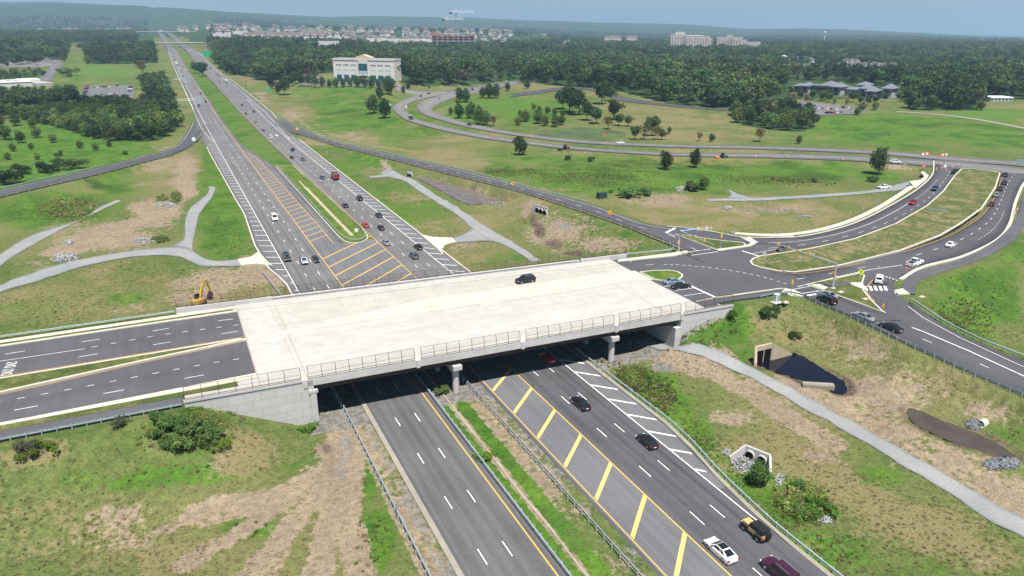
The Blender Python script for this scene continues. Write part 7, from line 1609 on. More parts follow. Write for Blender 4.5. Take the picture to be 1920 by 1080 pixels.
# ------------------------------------------------------------------ stones
def stones(px, py, rx, ry, n, size, label, dark=False, h=.25):
    c = G(px, py); a = G(px+rx, py)-c; b = (G(px, py-ry)-G(px, py+ry))*.5; r = np.random.default_rng(int(px)); V = []; F = []
    ico = [(-.53, 0, .85), (.53, 0, .85), (-.53, 0, -.85), (.53, 0, -.85), (0, .85, .53), (0, .85, -.53), (0, -.85, .53), (0, -.85, -.53), (.85, .53, 0), (-.85, .53, 0), (.85, -.53, 0), (-.85, -.53, 0)]
    fi = [(0, 4, 1), (0, 9, 4), (9, 5, 4), (4, 5, 8), (4, 8, 1), (8, 10, 1), (8, 3, 10), (5, 3, 8), (5, 2, 3), (2, 7, 3), (7, 10, 3), (7, 6, 10), (7, 11, 6), (11, 0, 6), (0, 1, 6), (6, 1, 10), (9, 0, 11), (9, 11, 2), (9, 2, 5), (7, 2, 11)]
    for i in range(n):
        t = r.uniform(0, 6.28); q = math.sqrt(r.uniform(0, 1))*r.uniform(.85, 1.1); x = c.x+a.x*math.cos(t)*q+b.x*math.sin(t)*q; y = c.y+a.y*math.cos(t)*q+b.y*math.sin(t)*q
        s = size*r.uniform(.5, 1.25); k = len(V); base = np.array([x, y, hz(x, y)+h*(1-q*q)+s*.2]); sc = r.uniform(.6, 1.2, 3)*s; th = r.uniform(0, 6.28)
        for v in ico:
            v = np.array(v)*sc*r.uniform(.8, 1.15); V.append(base+[v[0]*math.cos(th)-v[1]*math.sin(th), v[0]*math.sin(th)+v[1]*math.cos(th), v[2]*.8])
        F += [(k+f[0], k+f[1], k+f[2]) for f in fi]
    o = mesh_np('rubble', V, F, M['rock_dark' if dark else 'rock']); o['kind'] = 'stuff'; o['label'] = label
for a in ((122, 484, 26, 9, 110, .55, 'pale riprap bed beside the gravel path fork'), (270, 452, 24, 6, 70, .5, 'pale riprap strip above the fork of the gravel path'), (310, 385, 20, 4.5, 60, .6, 'pale riprap in the dry basin'), (131, 455, 7, 3, 10, 1.1, 'single heap of pale boulders'), (1880, 868, 36, 11, 190, .38, 'grey riprap bed at the end of the brown pond', True), (1826, 797, 17, 10, 110, .35, 'grey stones at the pipe end', True), (1392, 868, 22, 20, 150, .28, 'small pale stones in front of the twin pipe culvert'), (1462, 900, 9, 12, 40, .3, 'stones in the ditch'), (1490, 928, 16, 8, 30, .3, 'stones among the ditch shrubs'), (1545, 975, 16, 7, 50, .28, 'grey stones at the end of the ditch'), (1362, 848, 8, 6, 30, .3, 'stones beside the culvert wing'), (1280, 355, 14, 5, 50, .7, 'riprap patch in the wet meadow'), (1365, 391, 10, 4, 40, .5, 'stones by the meadow swale'), (1440, 394, 60, 4, 80, .35, 'stony bed of the dry swale'), (933, 383, 14, 4, 50, .45, 'grey stones at the end of the silty pond'), (1190, 652, 30, 8, 50, .2, 'stony edge under the bridge span'), (1510, 407, 16, 2.5, 30, .4, 'pale stones in the dry grass'), (1390, 440, 0.1, .1, 1, .1, 'stone')): 
    if a[2] > 1: stones(a[0], a[1], a[2], a[3], int(a[4]*1.7), a[5]*.62, *a[6:])
# ------------------------------------------------------------------ culverts and other concrete
def headwall(a, b, hL, wingL, wingR, pipes, label, pr=.75, mat='conc', th=.35, zb=None, cap=None):
    """a, b: top ends of the back wall (world points); wings run from them towards the water"""
    z0 = zb; root = tag(empty('culvert', (a+b)/2), label, 'culvert'); bpy.context.view_layer.update()
    d = (b-a); d.z = 0; d.normalize(); n = Vector((d.y, -d.x, 0))
    if n.dot(Vector((a.x, a.y, 0))) > 0: n = -n
    def wall(name, p, q, zp, zq):
        t = (q-p); t.z = 0; t.normalize(); w = Vector((-t.y, t.x, 0))*th/2; m = MB()
        m.rings([[tuple(V3((p.x, p.y, z0))-w), tuple(V3((p.x, p.y, z0))+w), tuple(V3((p.x, p.y, zp))+w), tuple(V3((p.x, p.y, zp))-w)], [tuple(V3((q.x, q.y, z0))-w), tuple(V3((q.x, q.y, z0))+w), tuple(V3((q.x, q.y, zq))+w), tuple(V3((q.x, q.y, zq))-w)]])
        adopt(m.build(name, M[mat]), root)
    wall('back_wall', a, b, a.z, b.z); wall('wing_wall', a+n*.1, wingL, a.z, wingL.z); wall('wing_wall', b+n*.1, wingR, b.z, wingR.z)
    L = (b-a).length
    for t in pipes:
        c = a.lerp(b, t); c.z = z0+pr+.35; m = MB(); k = 18
        m.rings([[tuple(c+n*.5+d*math.cos(6.2832*i/k)*(pr+.14)+Vector((0, 0, math.sin(6.2832*i/k)*(pr+.14)))) for i in range(k)], [tuple(c+n*.12+d*math.cos(6.2832*i/k)*(pr+.14)+Vector((0, 0, math.sin(6.2832*i/k)*(pr+.14)))) for i in range(k)]])
        adopt(m.build('pipe', M[mat]), root)
        m = MB(); m.face([tuple(c+n*.51+d*math.cos(6.2832*i/k)*pr+Vector((0, 0, math.sin(6.2832*i/k)*pr))) for i in range(k)]); 
        m2 = MB(); m2.tube(c+n*.5, c+n*.515, pr, n=18); adopt(m2.build('pipe_mouth', M['mouth_shade']), root)
    return root
M['mouth_shade'] = plain('painted_mouth_shade', (.012, .010, .009), .95, spec=0)  # near-black faces paint the shade inside the pipes and culvert openings
def onz(px, py, base): 
    """point above the ground spot under it"""
    return None
g0 = G(1412, 872); zb = g0.z-.3
headwall(at(1398, 834, zb+2.3), at(1445, 853, zb+2.3), 2, at(1368, 856, zb+.7), at(1445, 884, zb+.8), (.24, .72), 'white concrete headwall with twin round pipes above pale stones', .66, zb=zb)
g0 = G(1010, 404); zb = g0.z-.3
headwall(at(1006, 383, zb+3.4), at(1027, 390, zb+3.4), 2, at(995, 392, zb+1.2), at(1025, 399, zb+1.6), (.15, .48, .82), 'pale headwall with three pipes at the head of the muddy channel', 1.05, zb=zb)
g0 = G(768, 326); zb = g0.z-.3
headwall(at(764, 321, zb+2.6), at(773, 323, zb+2.6), 2, at(761, 324, zb+1.5), at(774, 327, zb+1.6), (.28, .75), 'small white twin-pipe headwall above the silty pond', .8, zb=zb)
zb = PONDS['dark'][1]-.6
a, b = at(1417, 650, zb+4.3), at(1448, 643, zb+4.3); bx = headwall(a, b, 3, at(1417, 681, zb+1.4), at(1484, 662, zb+.9), (), 'tan box culvert opening onto the dark pond', mat='conc_tan', th=.5, zb=zb-1)
d = (b-a).normalized(); n = Vector((d.y, -d.x, 0)); n = n if n.dot(Vector((a.x, a.y, 0))) < 0 else -n
for t0, t1 in ((.06, .47), (.53, .94)):
    m = MB(); p, q = a.lerp(b, t0), a.lerp(b, t1); m.rings([[tuple(V3((p.x, p.y, zb))+n*.2), tuple(V3((q.x, q.y, zb))+n*.2), tuple(V3((q.x, q.y, zb+3.3))+n*.2), tuple(V3((p.x, p.y, zb+3.3))+n*.2)], [tuple(V3((p.x, p.y, zb))+n*.29), tuple(V3((q.x, q.y, zb))+n*.29), tuple(V3((q.x, q.y, zb+3.3))+n*.29), tuple(V3((p.x, p.y, zb+3.3))+n*.29)]]); adopt(m.build('culvert_mouth', M['mouth_shade']), bx)
c = G(1838, 797); m = MB(); k = 14; m_old = m
th_ = math.atan2(-c.y, -c.x)-.5; R3 = Matrix.Rotation(th_-math.pi/2, 3, 'Z'); P_ = lambda x, y, z: tuple(c+R3 @ Vector((x, y, z-.1))*.72)
R = []
for i in range(13):
    a = math.pi*i/12; ca, sa = math.cos(a), math.sin(a); R.append([P_(ca*1.0, 0, sa*1.25), P_(ca*.74, 0, sa*1.0), P_(ca*.74, -1.6, sa*1.0+.2), P_(ca*1.0, -1.6, sa*1.25+.2)])
m.rings(R); m.face([P_(-.95, .9, .02), P_(.95, .9, .02), P_(.95, -1.5, .1), P_(-.95, -1.5, .1)]); o = m.build('pipe_end', M['kerb']); tag(o, 'white concrete pipe end above grey stones by the brown pond', 'culvert')
m = MB(); m.face([P_(math.cos(math.pi*i/12)*.76, -.35, math.sin(math.pi*i/12)*1.02+.03) for i in range(13)]); m.build('pipe_mouth', M['mouth_shade'], o)
p, q = G(1511, 719), G(1556, 731); hd = math.atan2((q-p).y, (q-p).x); m = MB(); L = 5.6; m.box((0, 0, .35), (L, 1.2, 1.0)); m.box((0, -.62, .55), (L*.9, .05, .14)); m.box((0, .1, .87), (L*.94, .8, .06)); o = m.build('weir_block', M['kerb_dirty']); o.location = at(1533, 727, PONDS['dark'][1]); o.rotation_euler.z = hd; tag(o, 'long grey concrete weir block at the pond edge beside the gravel path', 'weir')
# ------------------------------------------------------------------ buildings
def polar(px, r):
    """ground point at a given bearing (photo column) and distance"""
    a = math.atan2((px-960)/F_PX*math.cos(PITCH), 1.); x, y = to_w(math.sin(a)*r, math.cos(a)*r); return V3((x, y, hz(x, y)))
def row(p):
    v = Vector((p.x, p.y, p.z-CAM_H)); return 540-F_PX*v.dot(uc)/v.dot(fwd)
class Bld:
    """local frame on the ground: u along the front (metres), w into depth, z up; pixel sizes give metres"""
    def __init__(s, name, pl, pr_, label, cat='building', group=None, dz=0., rng_=None):
        off = 0.
        if rng_:
            a, b = polar(pl[0], rng_), polar(pr_[0], rng_); s.k0 = mpp(a); off = (row(a)-pl[1])*s.k0; a.z += off; b.z = a.z
        else: a, b = G(*pl), G(*pr_); b.z = a.z = min(a.z, b.z)+dz
        s.off = off; s.o = a; s.foot = []; s.u = (b-a).normalized(); s.L = (b-a).length; s.w = Vector((-s.u.y, s.u.x, 0)); s.k = s.L/math.hypot(pr_[0]-pl[0], pr_[1]-pl[1])
        if not rng_: fr = 75 if name in ('townhouse_terrace', 'white_mansion', 'low_building') else 26; FOOT.append((a.x+s.u.x*s.L/2-s.w.x*fr, a.y+s.u.y*s.L/2-s.w.y*fr, s.u.x, s.u.y, s.L/2+5, fr+4))
        s.root = tag(empty(name, a, math.atan2(s.u.y, s.u.x)), label, cat, group)
    def box(s, name, u0, u1, w0, w1, z0, z1, mat, parent=None, taper=None):
        if z0 < 0:
            z0 -= max(0, s.off)+3; FOOT.append((s.o.x+s.u.x*(u0+u1)/2+s.w.x*(w0+w1)/2, s.o.y+s.u.y*(u0+u1)/2+s.w.y*(w0+w1)/2, s.u.x, s.u.y, (u1-u0)/2+5, (w1-w0)/2+6))
        m = MB(); m.box(((u0+u1)/2, (w0+w1)/2, (z0+z1)/2), (u1-u0, w1-w0, z1-z0)); return m.build(name, mat if not isinstance(mat, str) else M[mat], parent or s.root)
    def wins(s, name, U, z0, z1, w, wd, mat='glass_dark', depth=.12, each=True, parent=None):
        for u in U: s.box(name, u-wd/2, u+wd/2, w-depth, w+.05, z0, z1, mat, parent)
    def hip(s, name, u0, u1, w0, w1, z, h, mat, ov=.6, ridge=0., parent=None):
        m = MB(); c = (w0+w1)/2; uc = (u0+u1)/2; r = ridge/2; B = [(u0-ov, w0-ov, z), (u1+ov, w0-ov, z), (u1+ov, w1+ov, z), (u0-ov, w1+ov, z)]
        T = [(uc-r-.05, c-.05, z+h), (uc+r+.05, c-.05, z+h), (uc+r+.05, c+.05, z+h), (uc-r-.05, c+.05, z+h)]
        m.rings([[(x, y, zq-.3) for x, y, zq in B], B, T]); return m.build(name, mat if not isinstance(mat, str) else M[mat], parent or s.root)
M['stucco'] = plain('pinkish_white_stucco', (.62, .58, .545), .85, var=.06, vs=.2); M['white_wall'] = plain('white_wall', (.55, .54, .53), .8); M['gable'] = plain('tan_gable', (.56, .46, .33), .8)
M['slate'] = plain('blue_grey_slate_roof', (.15, .165, .20), .7, var=.15, vs=.5); M['brown_roof'] = plain('brown_shingle_roof', (.13, .108, .10), .85, var=.15, vs=.4); M['grey_roof'] = plain('grey_shingle_roof', (.15, .14, .14), .85, var=.15, vs=.4); M['teal_roof'] = plain('pale_teal_metal_roof', (.34, .48, .46), .6)
M['pink_stone'] = plain('pinkish_tower_cladding', (.55, .46, .42), .8, var=.1, vs=.15); M['red_steel'] = plain('red_brown_steel_frame', (.30, .14, .10), .8, var=.3, vs=.3); M['flat_roof'] = plain('grey_flat_roof', (.36, .35, .34), .9); M['campus_wall'] = plain('grey_campus_wall', (.36, .36, .38), .85, var=.05); M['white_roof'] = plain('white_membrane_roof', (.72, .72, .72), .8)
b = Bld('office_building', (627, 154.6), (740, 152.6), 'white four-storey office with teal glass bays and a tan gable'); k = b.k; H = 41*k; L = b.L; D = 15
b.box('wall', 0, L, 0, D, -4, H-3*k, 'stucco')
for u0, u1 in ((0, .425*L), (.575*L, L)): b.box('cornice', u0, u1, -.5, .9, H-5*k, H-2.2*k, 'white_wall')
for u0, u1, w0, w1 in ((0, L, D-.6, D+.3), (-.3, .6, .9, D-.6), (L-.6, L+.3, .9, D-.6)): b.box('roof_parapet', u0, u1, w0, w1, H-5*k, H-2.2*k, 'white_wall')
b.box('roof', .7, L-.7, 1, D-.7, H-3.1*k, H-2.95*k, 'flat_roof')
g = b.box('entrance_bay', .425*L, .58*L, -.9, 3, -3, H-3*k, 'white_wall'); u0, u1 = .43*L, .575*L
b.box('glass_curtain', u0, u1, -1.05, -.9, H-21*k, H-10*k, 'glass_teal'); b.box('glass_curtain', u0, u1, -1.05, -.9, H-24.6*k, H-21.6*k, 'teal_roof'); b.box('glass_curtain', u0, u1, -1.05, -.9, H-32*k, H-29*k, 'glass_dark'); b.box('entrance', u0, u1, -1.4, -.9, 0, H-35*k, 'glass_dark')
m = MB(); gu0, gu1 = .37*L, .64*L; um = (gu0+gu1)/2; m.rings([[(gu0, w, H-4*k), (gu1, w, H-4*k), (gu1, w, H-.5*k), (um, w, H+4*k), (gu0, w, H-.5*k)] for w in (-.4, 7)]); m.build('gable_roof', M['gable'], b.root)
for c in (.095, .215, .335, .66, .78, .90):
    cu = c*L
    for dx in (-3.6*k, 0, 3.6*k): b.box('window', cu+dx-1.0*k, cu+dx+1.0*k, -.08, .04, H-14*k, H-11.5*k, 'glass_dark')
    b.box('window', cu-4.6*k, cu+4.6*k, -.08, .04, H-21.5*k, H-19.3*k, 'teal_roof'); b.box('window', cu-4.8*k, cu+4.8*k, -.08, .04, H-39*k, H-28.5*k, 'glass_teal'); b.box('window_band', cu-4.8*k, cu+4.8*k, -.1, .03, H-28.4*k, H-26.8*k, 'teal_roof')
for u, w in ((.12, .45), (.3, .3), (.7, .5), (.85, .4), (.93, .6)): b.box('roof_unit', u*L-1.5, u*L+1.5, w*D-1, w*D+1.2, H-2.94*k, H-1.4*k, 'sign_back')
# low-roofed campus: pavilions with pyramid roofs, read off left to right
b = Bld('campus_building', (1478, 172), (1672, 186), 'grey campus of low wings and many slate pyramid roofs'); k = b.k
def pav(px, py_base, w_px, h_px, r_px, w0, depth):
    a = (px-1478)*b.k*math.cos(math.atan2(14, 194)); u0 = a-w_px*k/2; u1 = a+w_px*k/2
    wl = b.box('wall', u0, u1, w0, w0+depth, -3, h_px*k, 'campus_wall'); b.hip('roof', u0, u1, w0, w0+depth, h_px*k, r_px*k, 'slate', 1.2)
    b.box('window', u0+.25*(u1-u0), u1-.25*(u1-u0), w0-.1, w0+.06, .45*h_px*k, .88*h_px*k, 'glass_dark'); b.box('window', u0+.25*(u1-u0), u1-.25*(u1-u0), w0-.1, w0+.06, .08*h_px*k, .34*h_px*k, 'glass_dark')
for t in ((1481, 168, 10, 12, 5, 14, 14), (1495, 168, 12, 13, 5, 8, 14), (1511, 172, 16, 15, 7, -1, 15), (1539, 172, 17, 17, 7, 16, 16), (1555, 172, 16, 16, 6, 9, 14), (1573, 178, 17, 16.5, 8, -2, 15), (1600, 178, 17, 19, 6, 22, 16), (1618, 182, 18, 15, 7, 6, 15), (1637, 186, 17, 12.5, 7, -4, 14), (1661, 186, 17, 18, 8, 2, 15)): pav(*t)
u = lambda px: (px-1478)*k
w1 = b.box('wing', u(1517), u(1566), 3, 16, -3, 15*k, 'campus_wall'); b.box('wing_window', u(1517.5), u(1561), 2.85, 3.0, 8.5*k, 13*k, 'glass_dark'); b.box('wing_roof', u(1516), u(1566), 2, 17, 15.02*k, 17*k, 'slate'); b.box('wing_window', u(1522), u(1545), 2.85, 3.0, .5*k, 5*k, 'glass_dark')
b.box('wing', u(1582), u(1630), 8, 20, -3, 12*k, 'campus_wall'); b.hip('roof', u(1582), u(1630), 8, 20, 12*k, 4*k, 'slate', 1, 20); b.box('wing', u(1640), u(1658), 5, 14, -3, 11*k, 'campus_wall'); b.hip('roof', u(1640), u(1658), 5, 14, 11*k, 4*k, 'slate', .6, 5); b.box('terrace_wall', u(1480), u(1612), -14, -13.4, -2, 1.2, 'conc_tan')
# tall pinkish towers beyond the wood
def tower(pl, pr_, segs, label):
    b = Bld('apartment_tower', pl, pr_, label, 'apartment block', 'pinkish towers beyond the wood', rng_=1900); k = b.k
    for i, (x0, x1, h, w0) in enumerate(segs):
        wl = b.box('wall', x0*k, x1*k, w0, w0+22, -6, h*k, 'pink_stone'); b.box('parapet', x0*k-.4, x1*k+.4, w0-.4, w0+22.4, h*k, h*k+1.4, 'white_wall')
        n = max(2, int((x1-x0)/2.6)); st = max(3, int(h/2.6))
        for j in range(n): b.box('window', (x0+(j+.25)*(x1-x0)/n)*k, (x0+(j+.62)*(x1-x0)/n)*k, w0-.25, w0-.02, (1.0 if j % 3 else 4)*k, (h-2.2-(j % 4)*.8)*k, 'glass_dark' if j % 2 else 'sign_back')
tower((1257, 91), (1336, 91), [(0, 30, 25, 0), (8, 26, 29, 8), (30, 60, 23, 6), (22, 74, 22, 0), (74, 79, 18, 3)], 'wider pinkish tower block with stepped top beyond the wood')
tower((1345, 92), (1427, 92), [(0, 22, 21, 0), (18, 28, 25, 4), (28, 48, 21.5, 0), (46, 56, 16, 4), (56, 82, 12, 0)], 'pinkish tower block stepping down to the right beyond the wood')
# unfinished frame and its cranes
b = Bld('building_under_construction', (806, 88), (892, 87), 'unfinished red-brown framed building below two tower cranes', rng_=1700); k = b.k
for i, z in enumerate((4, 9.5, 14.5, 19)): b.box('floor_slab', 0, 82*k, 0, 40, z*k, (z+1.0)*k, 'red_steel' if i > 1 else 'conc')
for i in range(9): b.box('column', (1+i*10)*k, (2+i*10)*k, .5, 2.5, -2, 19*k, 'pink_stone')
b.box('core', 2*k, 12*k, 10, 30, -2, 24*k, 'red_steel'); b.box('back_wall', 0, 82*k, 30, 32, -2, 18*k, 'glass_dark'); b.box('core', 72*k, 82*k, 8, 26, -2, 21*k, 'red_steel'); b.box('formwork', 0, 40*k, 0, 36, 20.02*k, 22*k, 'red_steel')
b = Bld('shopping_centre', (668, 88), (806, 90), 'long low white building with brown hipped roofs left of the unfinished frame', rng_=1680); k = b.k
for x0, x1, h, rt in ((0, 33, 7, 'white_roof'), (16, 55, 15, 'white_wall'), (42, 118, 14, 'white_wall'), (60, 138, 9, 'flat_roof'), (104, 140, 13, 'white_wall'), (95, 128, 5, 'white_wall')): b.box('wing', x0*k, x1*k, (x0 % 7)*2., 40+(x0 % 5)*3, -2, h*k, rt)
for x0, x1, h in ((24, 56, 15), (80, 108, 15.5)): b.hip('roof', x0*k, x1*k, 12, 44, h*k, 4*k, 'brown_roof', 1, (x1-x0)*k*.5)
for i in range(8): b.box('window_band', (58+i*7.4)*k, (64+i*7.4)*k, 3.2, 3.9, 9.5*k, 12*k, 'glass_dark')
def crane(px, py_base, top, jib_l, jib_r, label):
    f = polar(px, 1760); k = mpp(f); h = (row(f)-top)*k; root = tag(empty('tower_crane', f), label, 'crane', 'tower cranes over the unfinished frame')
    m = MB(); s = 1.6
    for a in (-1, 1):
        for c in (-1, 1): m.tube((a*s, c*s, 0), (a*s, c*s, h), .5, n=4)
    for i in range(int(h/6)): m.tube((-s, -s, i*6), (s, -s, i*6+6), .3, n=4); m.tube((s, s, i*6), (-s, s, i*6+6), .3, n=4)
    m.build('mast', M['sign_back'], root); m = MB(); u_ = Vector((ON[0], SD[0], 0))
    for q in (0, 2.4): m.tube(u_*jib_l*k+Vector((0, 0, h+q)), u_*jib_r*k+Vector((0, 0, h+q)), .6, n=4)
    for i in range(14): a = jib_l+(jib_r-jib_l)*i/14; m.tube(u_*a*k+Vector((0, 0, h)), u_*(a+1.5)*k+Vector((0, 0, h+2.4)), .35, n=4)
    m.build('jib', M['sign_white'], root); m = MB(); m.tube((0, 0, h), (0, 0, h+7*k), 1.2, .4, 6); m.build('apex', M['sign_white'], root); m = MB(); m.box(tuple(u_*(jib_l+2)*k+Vector((0, 0, h-1.5))), (5, 3, 4)); m.build('counterweight', M['dark'], root)
crane(837, 88, 40, -9, 30, 'shorter tower crane in front over the unfinished frame'); crane(854, 87, 28, -12, 34, 'taller tower crane behind over the unfinished frame')
# brown-roofed apartment rows left of the wood
def rowblock(pl, pr_, hw, hr, label, name='apartment_block', roof='brown_roof', wall='white_wall', grp='brown-roofed apartment rows', depth=None, rng_=None):
    b = Bld(name, pl, pr_, label, 'apartment block' if name == 'apartment_block' else 'house', grp, rng_=rng_); k = b.k; L = b.L; D = depth or max(12, min(22, L*.6))
    b.box('wall', 0, L, 0, D, -4, hw*k, wall); b.hip('roof', 0, L, 0, D, hw*k, hr*k, roof, .8, max(0, L-D))
    n = max(2, int(L/(7*k)))
    for i in range(n):
        if i % 2 == 0: b.box('balcony_bay', L*(i+.15)/n, L*(i+.6)/n, -.5, -.02, .5*k, hw*k-.6, 'glass_dark')
        else: b.hip('dormer', L*(i+.2)/n, L*(i+.8)/n, -1.2, 2, hw*k-.2, 1.6*k, 'white_wall', 0)
    return b
rowblock((396, 64), (430, 68), 5, 5, 'apartment block standing apart at the end of the brown-roofed row', rng_=1750); rowblock((446, 74), (500, 75), 6, 7, 'first long brown-roofed apartment block behind the wood edge', rng_=1700); rowblock((498, 75), (566, 75), 6, 8, 'middle long brown-roofed apartment block behind the wood edge', rng_=1720); rowblock((562, 72), (612, 73), 5, 7, 'third long brown-roofed apartment block behind the wood edge', rng_=1760); rowblock((434, 60), (462, 62), 4, 4, 'small brown-roofed block behind the detached one', rng_=1950); rowblock((604, 70), (642, 72), 6, 4, 'short apartment block at the right end of the brown-roofed row', rng_=1850)
b = Bld('retail_building', (592, 80), (632, 80), 'low white building below the brown-roofed apartments', rng_=1500); b.box('wall', 0, b.L, 0, 20, -2, 3*b.k, 'white_wall'); b.box('roof', -.5, b.L+.5, -.5, 20.5, 3*b.k+.02, 4*b.k, 'brown_roof')
# townhouses and a white house in the wood on the right
b = Bld('white_mansion', (1461, 121), (1526, 121), 'long white building with a grey-green roof above the wood'); k = b.k; b.box('wall', 0, b.L, 0, 20, -5, 9*k, 'white_wall'); b.hip('roof', 22*k, b.L, 0, 20, 9*k, 5*k, 'teal_roof' if False else 'slate', .8, b.L*.4); b.box('gable_block', 0, 16*k, -2, 16, -3, 13*k, 'white_wall'); b.hip('roof', 0, 16*k, -2, 16, 13*k, 3*k, 'white_roof', .3, 6); b.wins('window', [24*k+i*4*k for i in range(10)], 2*k, 6*k, 0, 1.6*k)
TG = 'townhouse terraces in the wood'
for i in range(14):
    x = 1562+i*11.5; y = 128+i*1.1-(i % 3)*3.; rowblock((x, y+4), (x+17, y+5.6), 4.5, 3.4, 'brown-grey terrace in the townhouse cluster above the campus', 'townhouse_terrace', 'grey_roof', 'pink_stone', TG, 10)
for i in range(5):
    x = 1590+i*17; rowblock((x, 137+i*.3), (x+17, 138.7+i*.3), 4.5, 3.4, 'brown-grey terrace in the townhouse cluster above the campus', 'townhouse_terrace', 'grey_roof', 'pink_stone', TG, 10)
# low buildings
def low(pl, pr_, h, roof, label, d=24, wall='white_wall', hip=0, rng_=None):
    b = Bld('low_building', pl, pr_, label, rng_=rng_); b.box('wall', 0, b.L, 0, d, -3, h*b.k, wall)
    if hip: b.hip('roof', 0, b.L, 0, d, h*b.k, hip*b.k, roof, 1, b.L*.7)
    else: b.box('roof', -.4, b.L+.4, -.4, d+.4, h*b.k+.02, h*b.k+.8, roof)
    b.wins('window', [b.L*(i+.5)/6 for i in range(6)], .3*h*b.k, .7*h*b.k, 0, b.L/10); return b
low((1018, 91), (1071, 92), 3, 'teal_roof', 'pale teal-roofed hall in the wood', 40, hip=4); low((1082, 96), (1118, 98), 3, 'flat_roof', 'low beige roof right of the teal hall', 30, 'pink_stone'); low((952, 86), (972, 86), 3, 'teal_roof', 'small teal-roofed hall near the unfinished frame', 30, hip=3); low((1806, 119), (1832, 120), 3.5, 'teal_roof', 'pale roof glinting in the right-hand wood', 16, hip=3)
low((1133, 74), (1164, 74), 5, 'pink_stone', 'long pink brick block on the hill left of the towers', 30, 'pink_stone', rng_=2600); low((1174, 74), (1194, 74), 5, 'pink_stone', 'short pink brick block on the hill', 30, 'pink_stone', rng_=2600); low((1856, 190), (1898, 190), 6, 'white_roof', 'white flat-roofed shed at the edge of the right meadow', 14)
b = Bld('white_roofed_building', (-70, 168), (97, 160), 'large white flat-roofed building among the oaks with a grey annex'); k = b.k; b.box('wall', 0, b.L*.78, 0, 45, -2, 10*k, 'white_wall'); b.box('roof', -.5, b.L*.78+.5, -.5, 45.5, 10*k+.02, 10.8*k, 'white_roof'); b.box('annex', b.L*.78+.6, b.L, -8, 26, -2, 7*k, 'flat_roof'); b.box('annex_roof', b.L*.74, b.L*.98, 28, 46, -2, 12*k, 'white_roof')
for i in range(4): b.box('skylight', b.L*(.4+i*.08), b.L*(.45+i*.08), 18, 26, 10.81*k, 11.8*k, 'slate')
paved([(-120, 128), (0, 110), (60, 112), (110, 122), (70, 127), (0, 126)], 'asph_far', dz=.3)
ln = [(G(a, b_), G(c, d_)) for a, b_, c, d_ in ((66, 152, 100, 152), (85, 138, 103, 140), (92, 126, 115, 126), (96, 118, 118, 117), (60, 113, 90, 108))]; ribmesh(catmull(ln, 5), 'lane', M['asph'], .3, 2, .5, zf=hz)
ln = [(G(a, b_), G(c, d_)) for a, b_, c, d_ in ((1925, 240, 1925, 243), (1850, 226, 1850, 228.5), (1780, 216, 1780, 218), (1720, 211, 1720, 212.6), (1680, 209, 1680, 211))]; ribmesh(catmull(ln, 6), 'track', M['kerb_dirty'], .2, 2, .5, zf=hz)
ln = [(G(a, b_), G(c, d_)) for a, b_, c, d_ in ((960, 177, 958, 183), (1000, 171, 1002, 177), (1045, 165, 1048, 171), (1092, 162, 1096, 168), (1135, 170, 1128, 176), (1172, 183, 1165, 190), (1247, 194, 1247, 199), (1310, 201, 1310, 204.5), (1400, 207, 1400, 210))]; ribmesh(catmull(ln, 4), 'lane', M['asph_new'], .3, 2, .5, zf=hz)
ln = [(G(a, b_), G(c, d_)) for a, b_, c, d_ in ((738, 160, 752, 160), (742, 168, 762, 168), (770, 176, 786, 172), (800, 177, 812, 172))]; ribmesh(catmull(ln, 4), 'lane', M['asph_far'], .35, 2, .5, zf=hz)
# overpasses across the far highway
def overpass(y, z, x0, x1, label, w=14):
    root = tag(empty('overpass', (46, y, 0)), label, 'bridge', 'overpasses across the far highway'); zg = zb1(45, y)
    m = MB(); m.box(((x0+x1)/2-46, 0, zg+z), (x1-x0, w, 1.0)); m.build('deck', M['conc'], root)
    m = MB(); m.box(((x0+x1)/2-46, -w/2+.2, zg+z+1.), (x1-x0, .4, 1.2)); m.build('parapet', M['white_wall'], root); m = MB(); m.box(((x0+x1)/2-46, -w/2+2, zg+z-1.2), (x1-x0, 1., 1.5)); m.build('girder', M['girder'], root)
    for x in (45.5,): m = MB(); m.box((x-46, 0, zg+z/2-1), (2, w*.8, z)); m.build('pier', M['conc'], root)
    for x in (x0+14, x1-14): m = MB(); m.box((x-46, 0, zg+z/2-1), (1.5, w, z)); m.build('abutment', M['conc'], root)
overpass(1820, 7.5, -20, 118, 'nearer pale overpass crossing the far highway'); overpass(3100, 9, -60, 150, 'furthest pale overpass crossing the far highway', 16)
ln = [(V3((x, 1813, zb1(x, 1813)+float(np.interp(abs(x-46), (60, 160), (7.6, .6))))), V3((x, 1827, zb1(x, 1827)+float(np.interp(abs(x-46), (60, 160), (7.6, .6)))))) for x in list(range(-700, -15, 30))]; ribmesh(ln, 'road', M['asph_far'], .3, 2, 4)
ln = [(V3((x, 1813, zb1(x, 1813)+float(np.interp(abs(x-46), (60, 160), (7.6, .6))))), V3((x, 1827, zb1(x, 1827)+float(np.interp(abs(x-46), (60, 160), (7.6, .6)))))) for x in list(range(114, 700, 30))]; ribmesh(ln, 'road', M['asph_far'], .3, 2, 4)
for x, y, h in ((270, 98, 22), (355, 90, 18)): pass
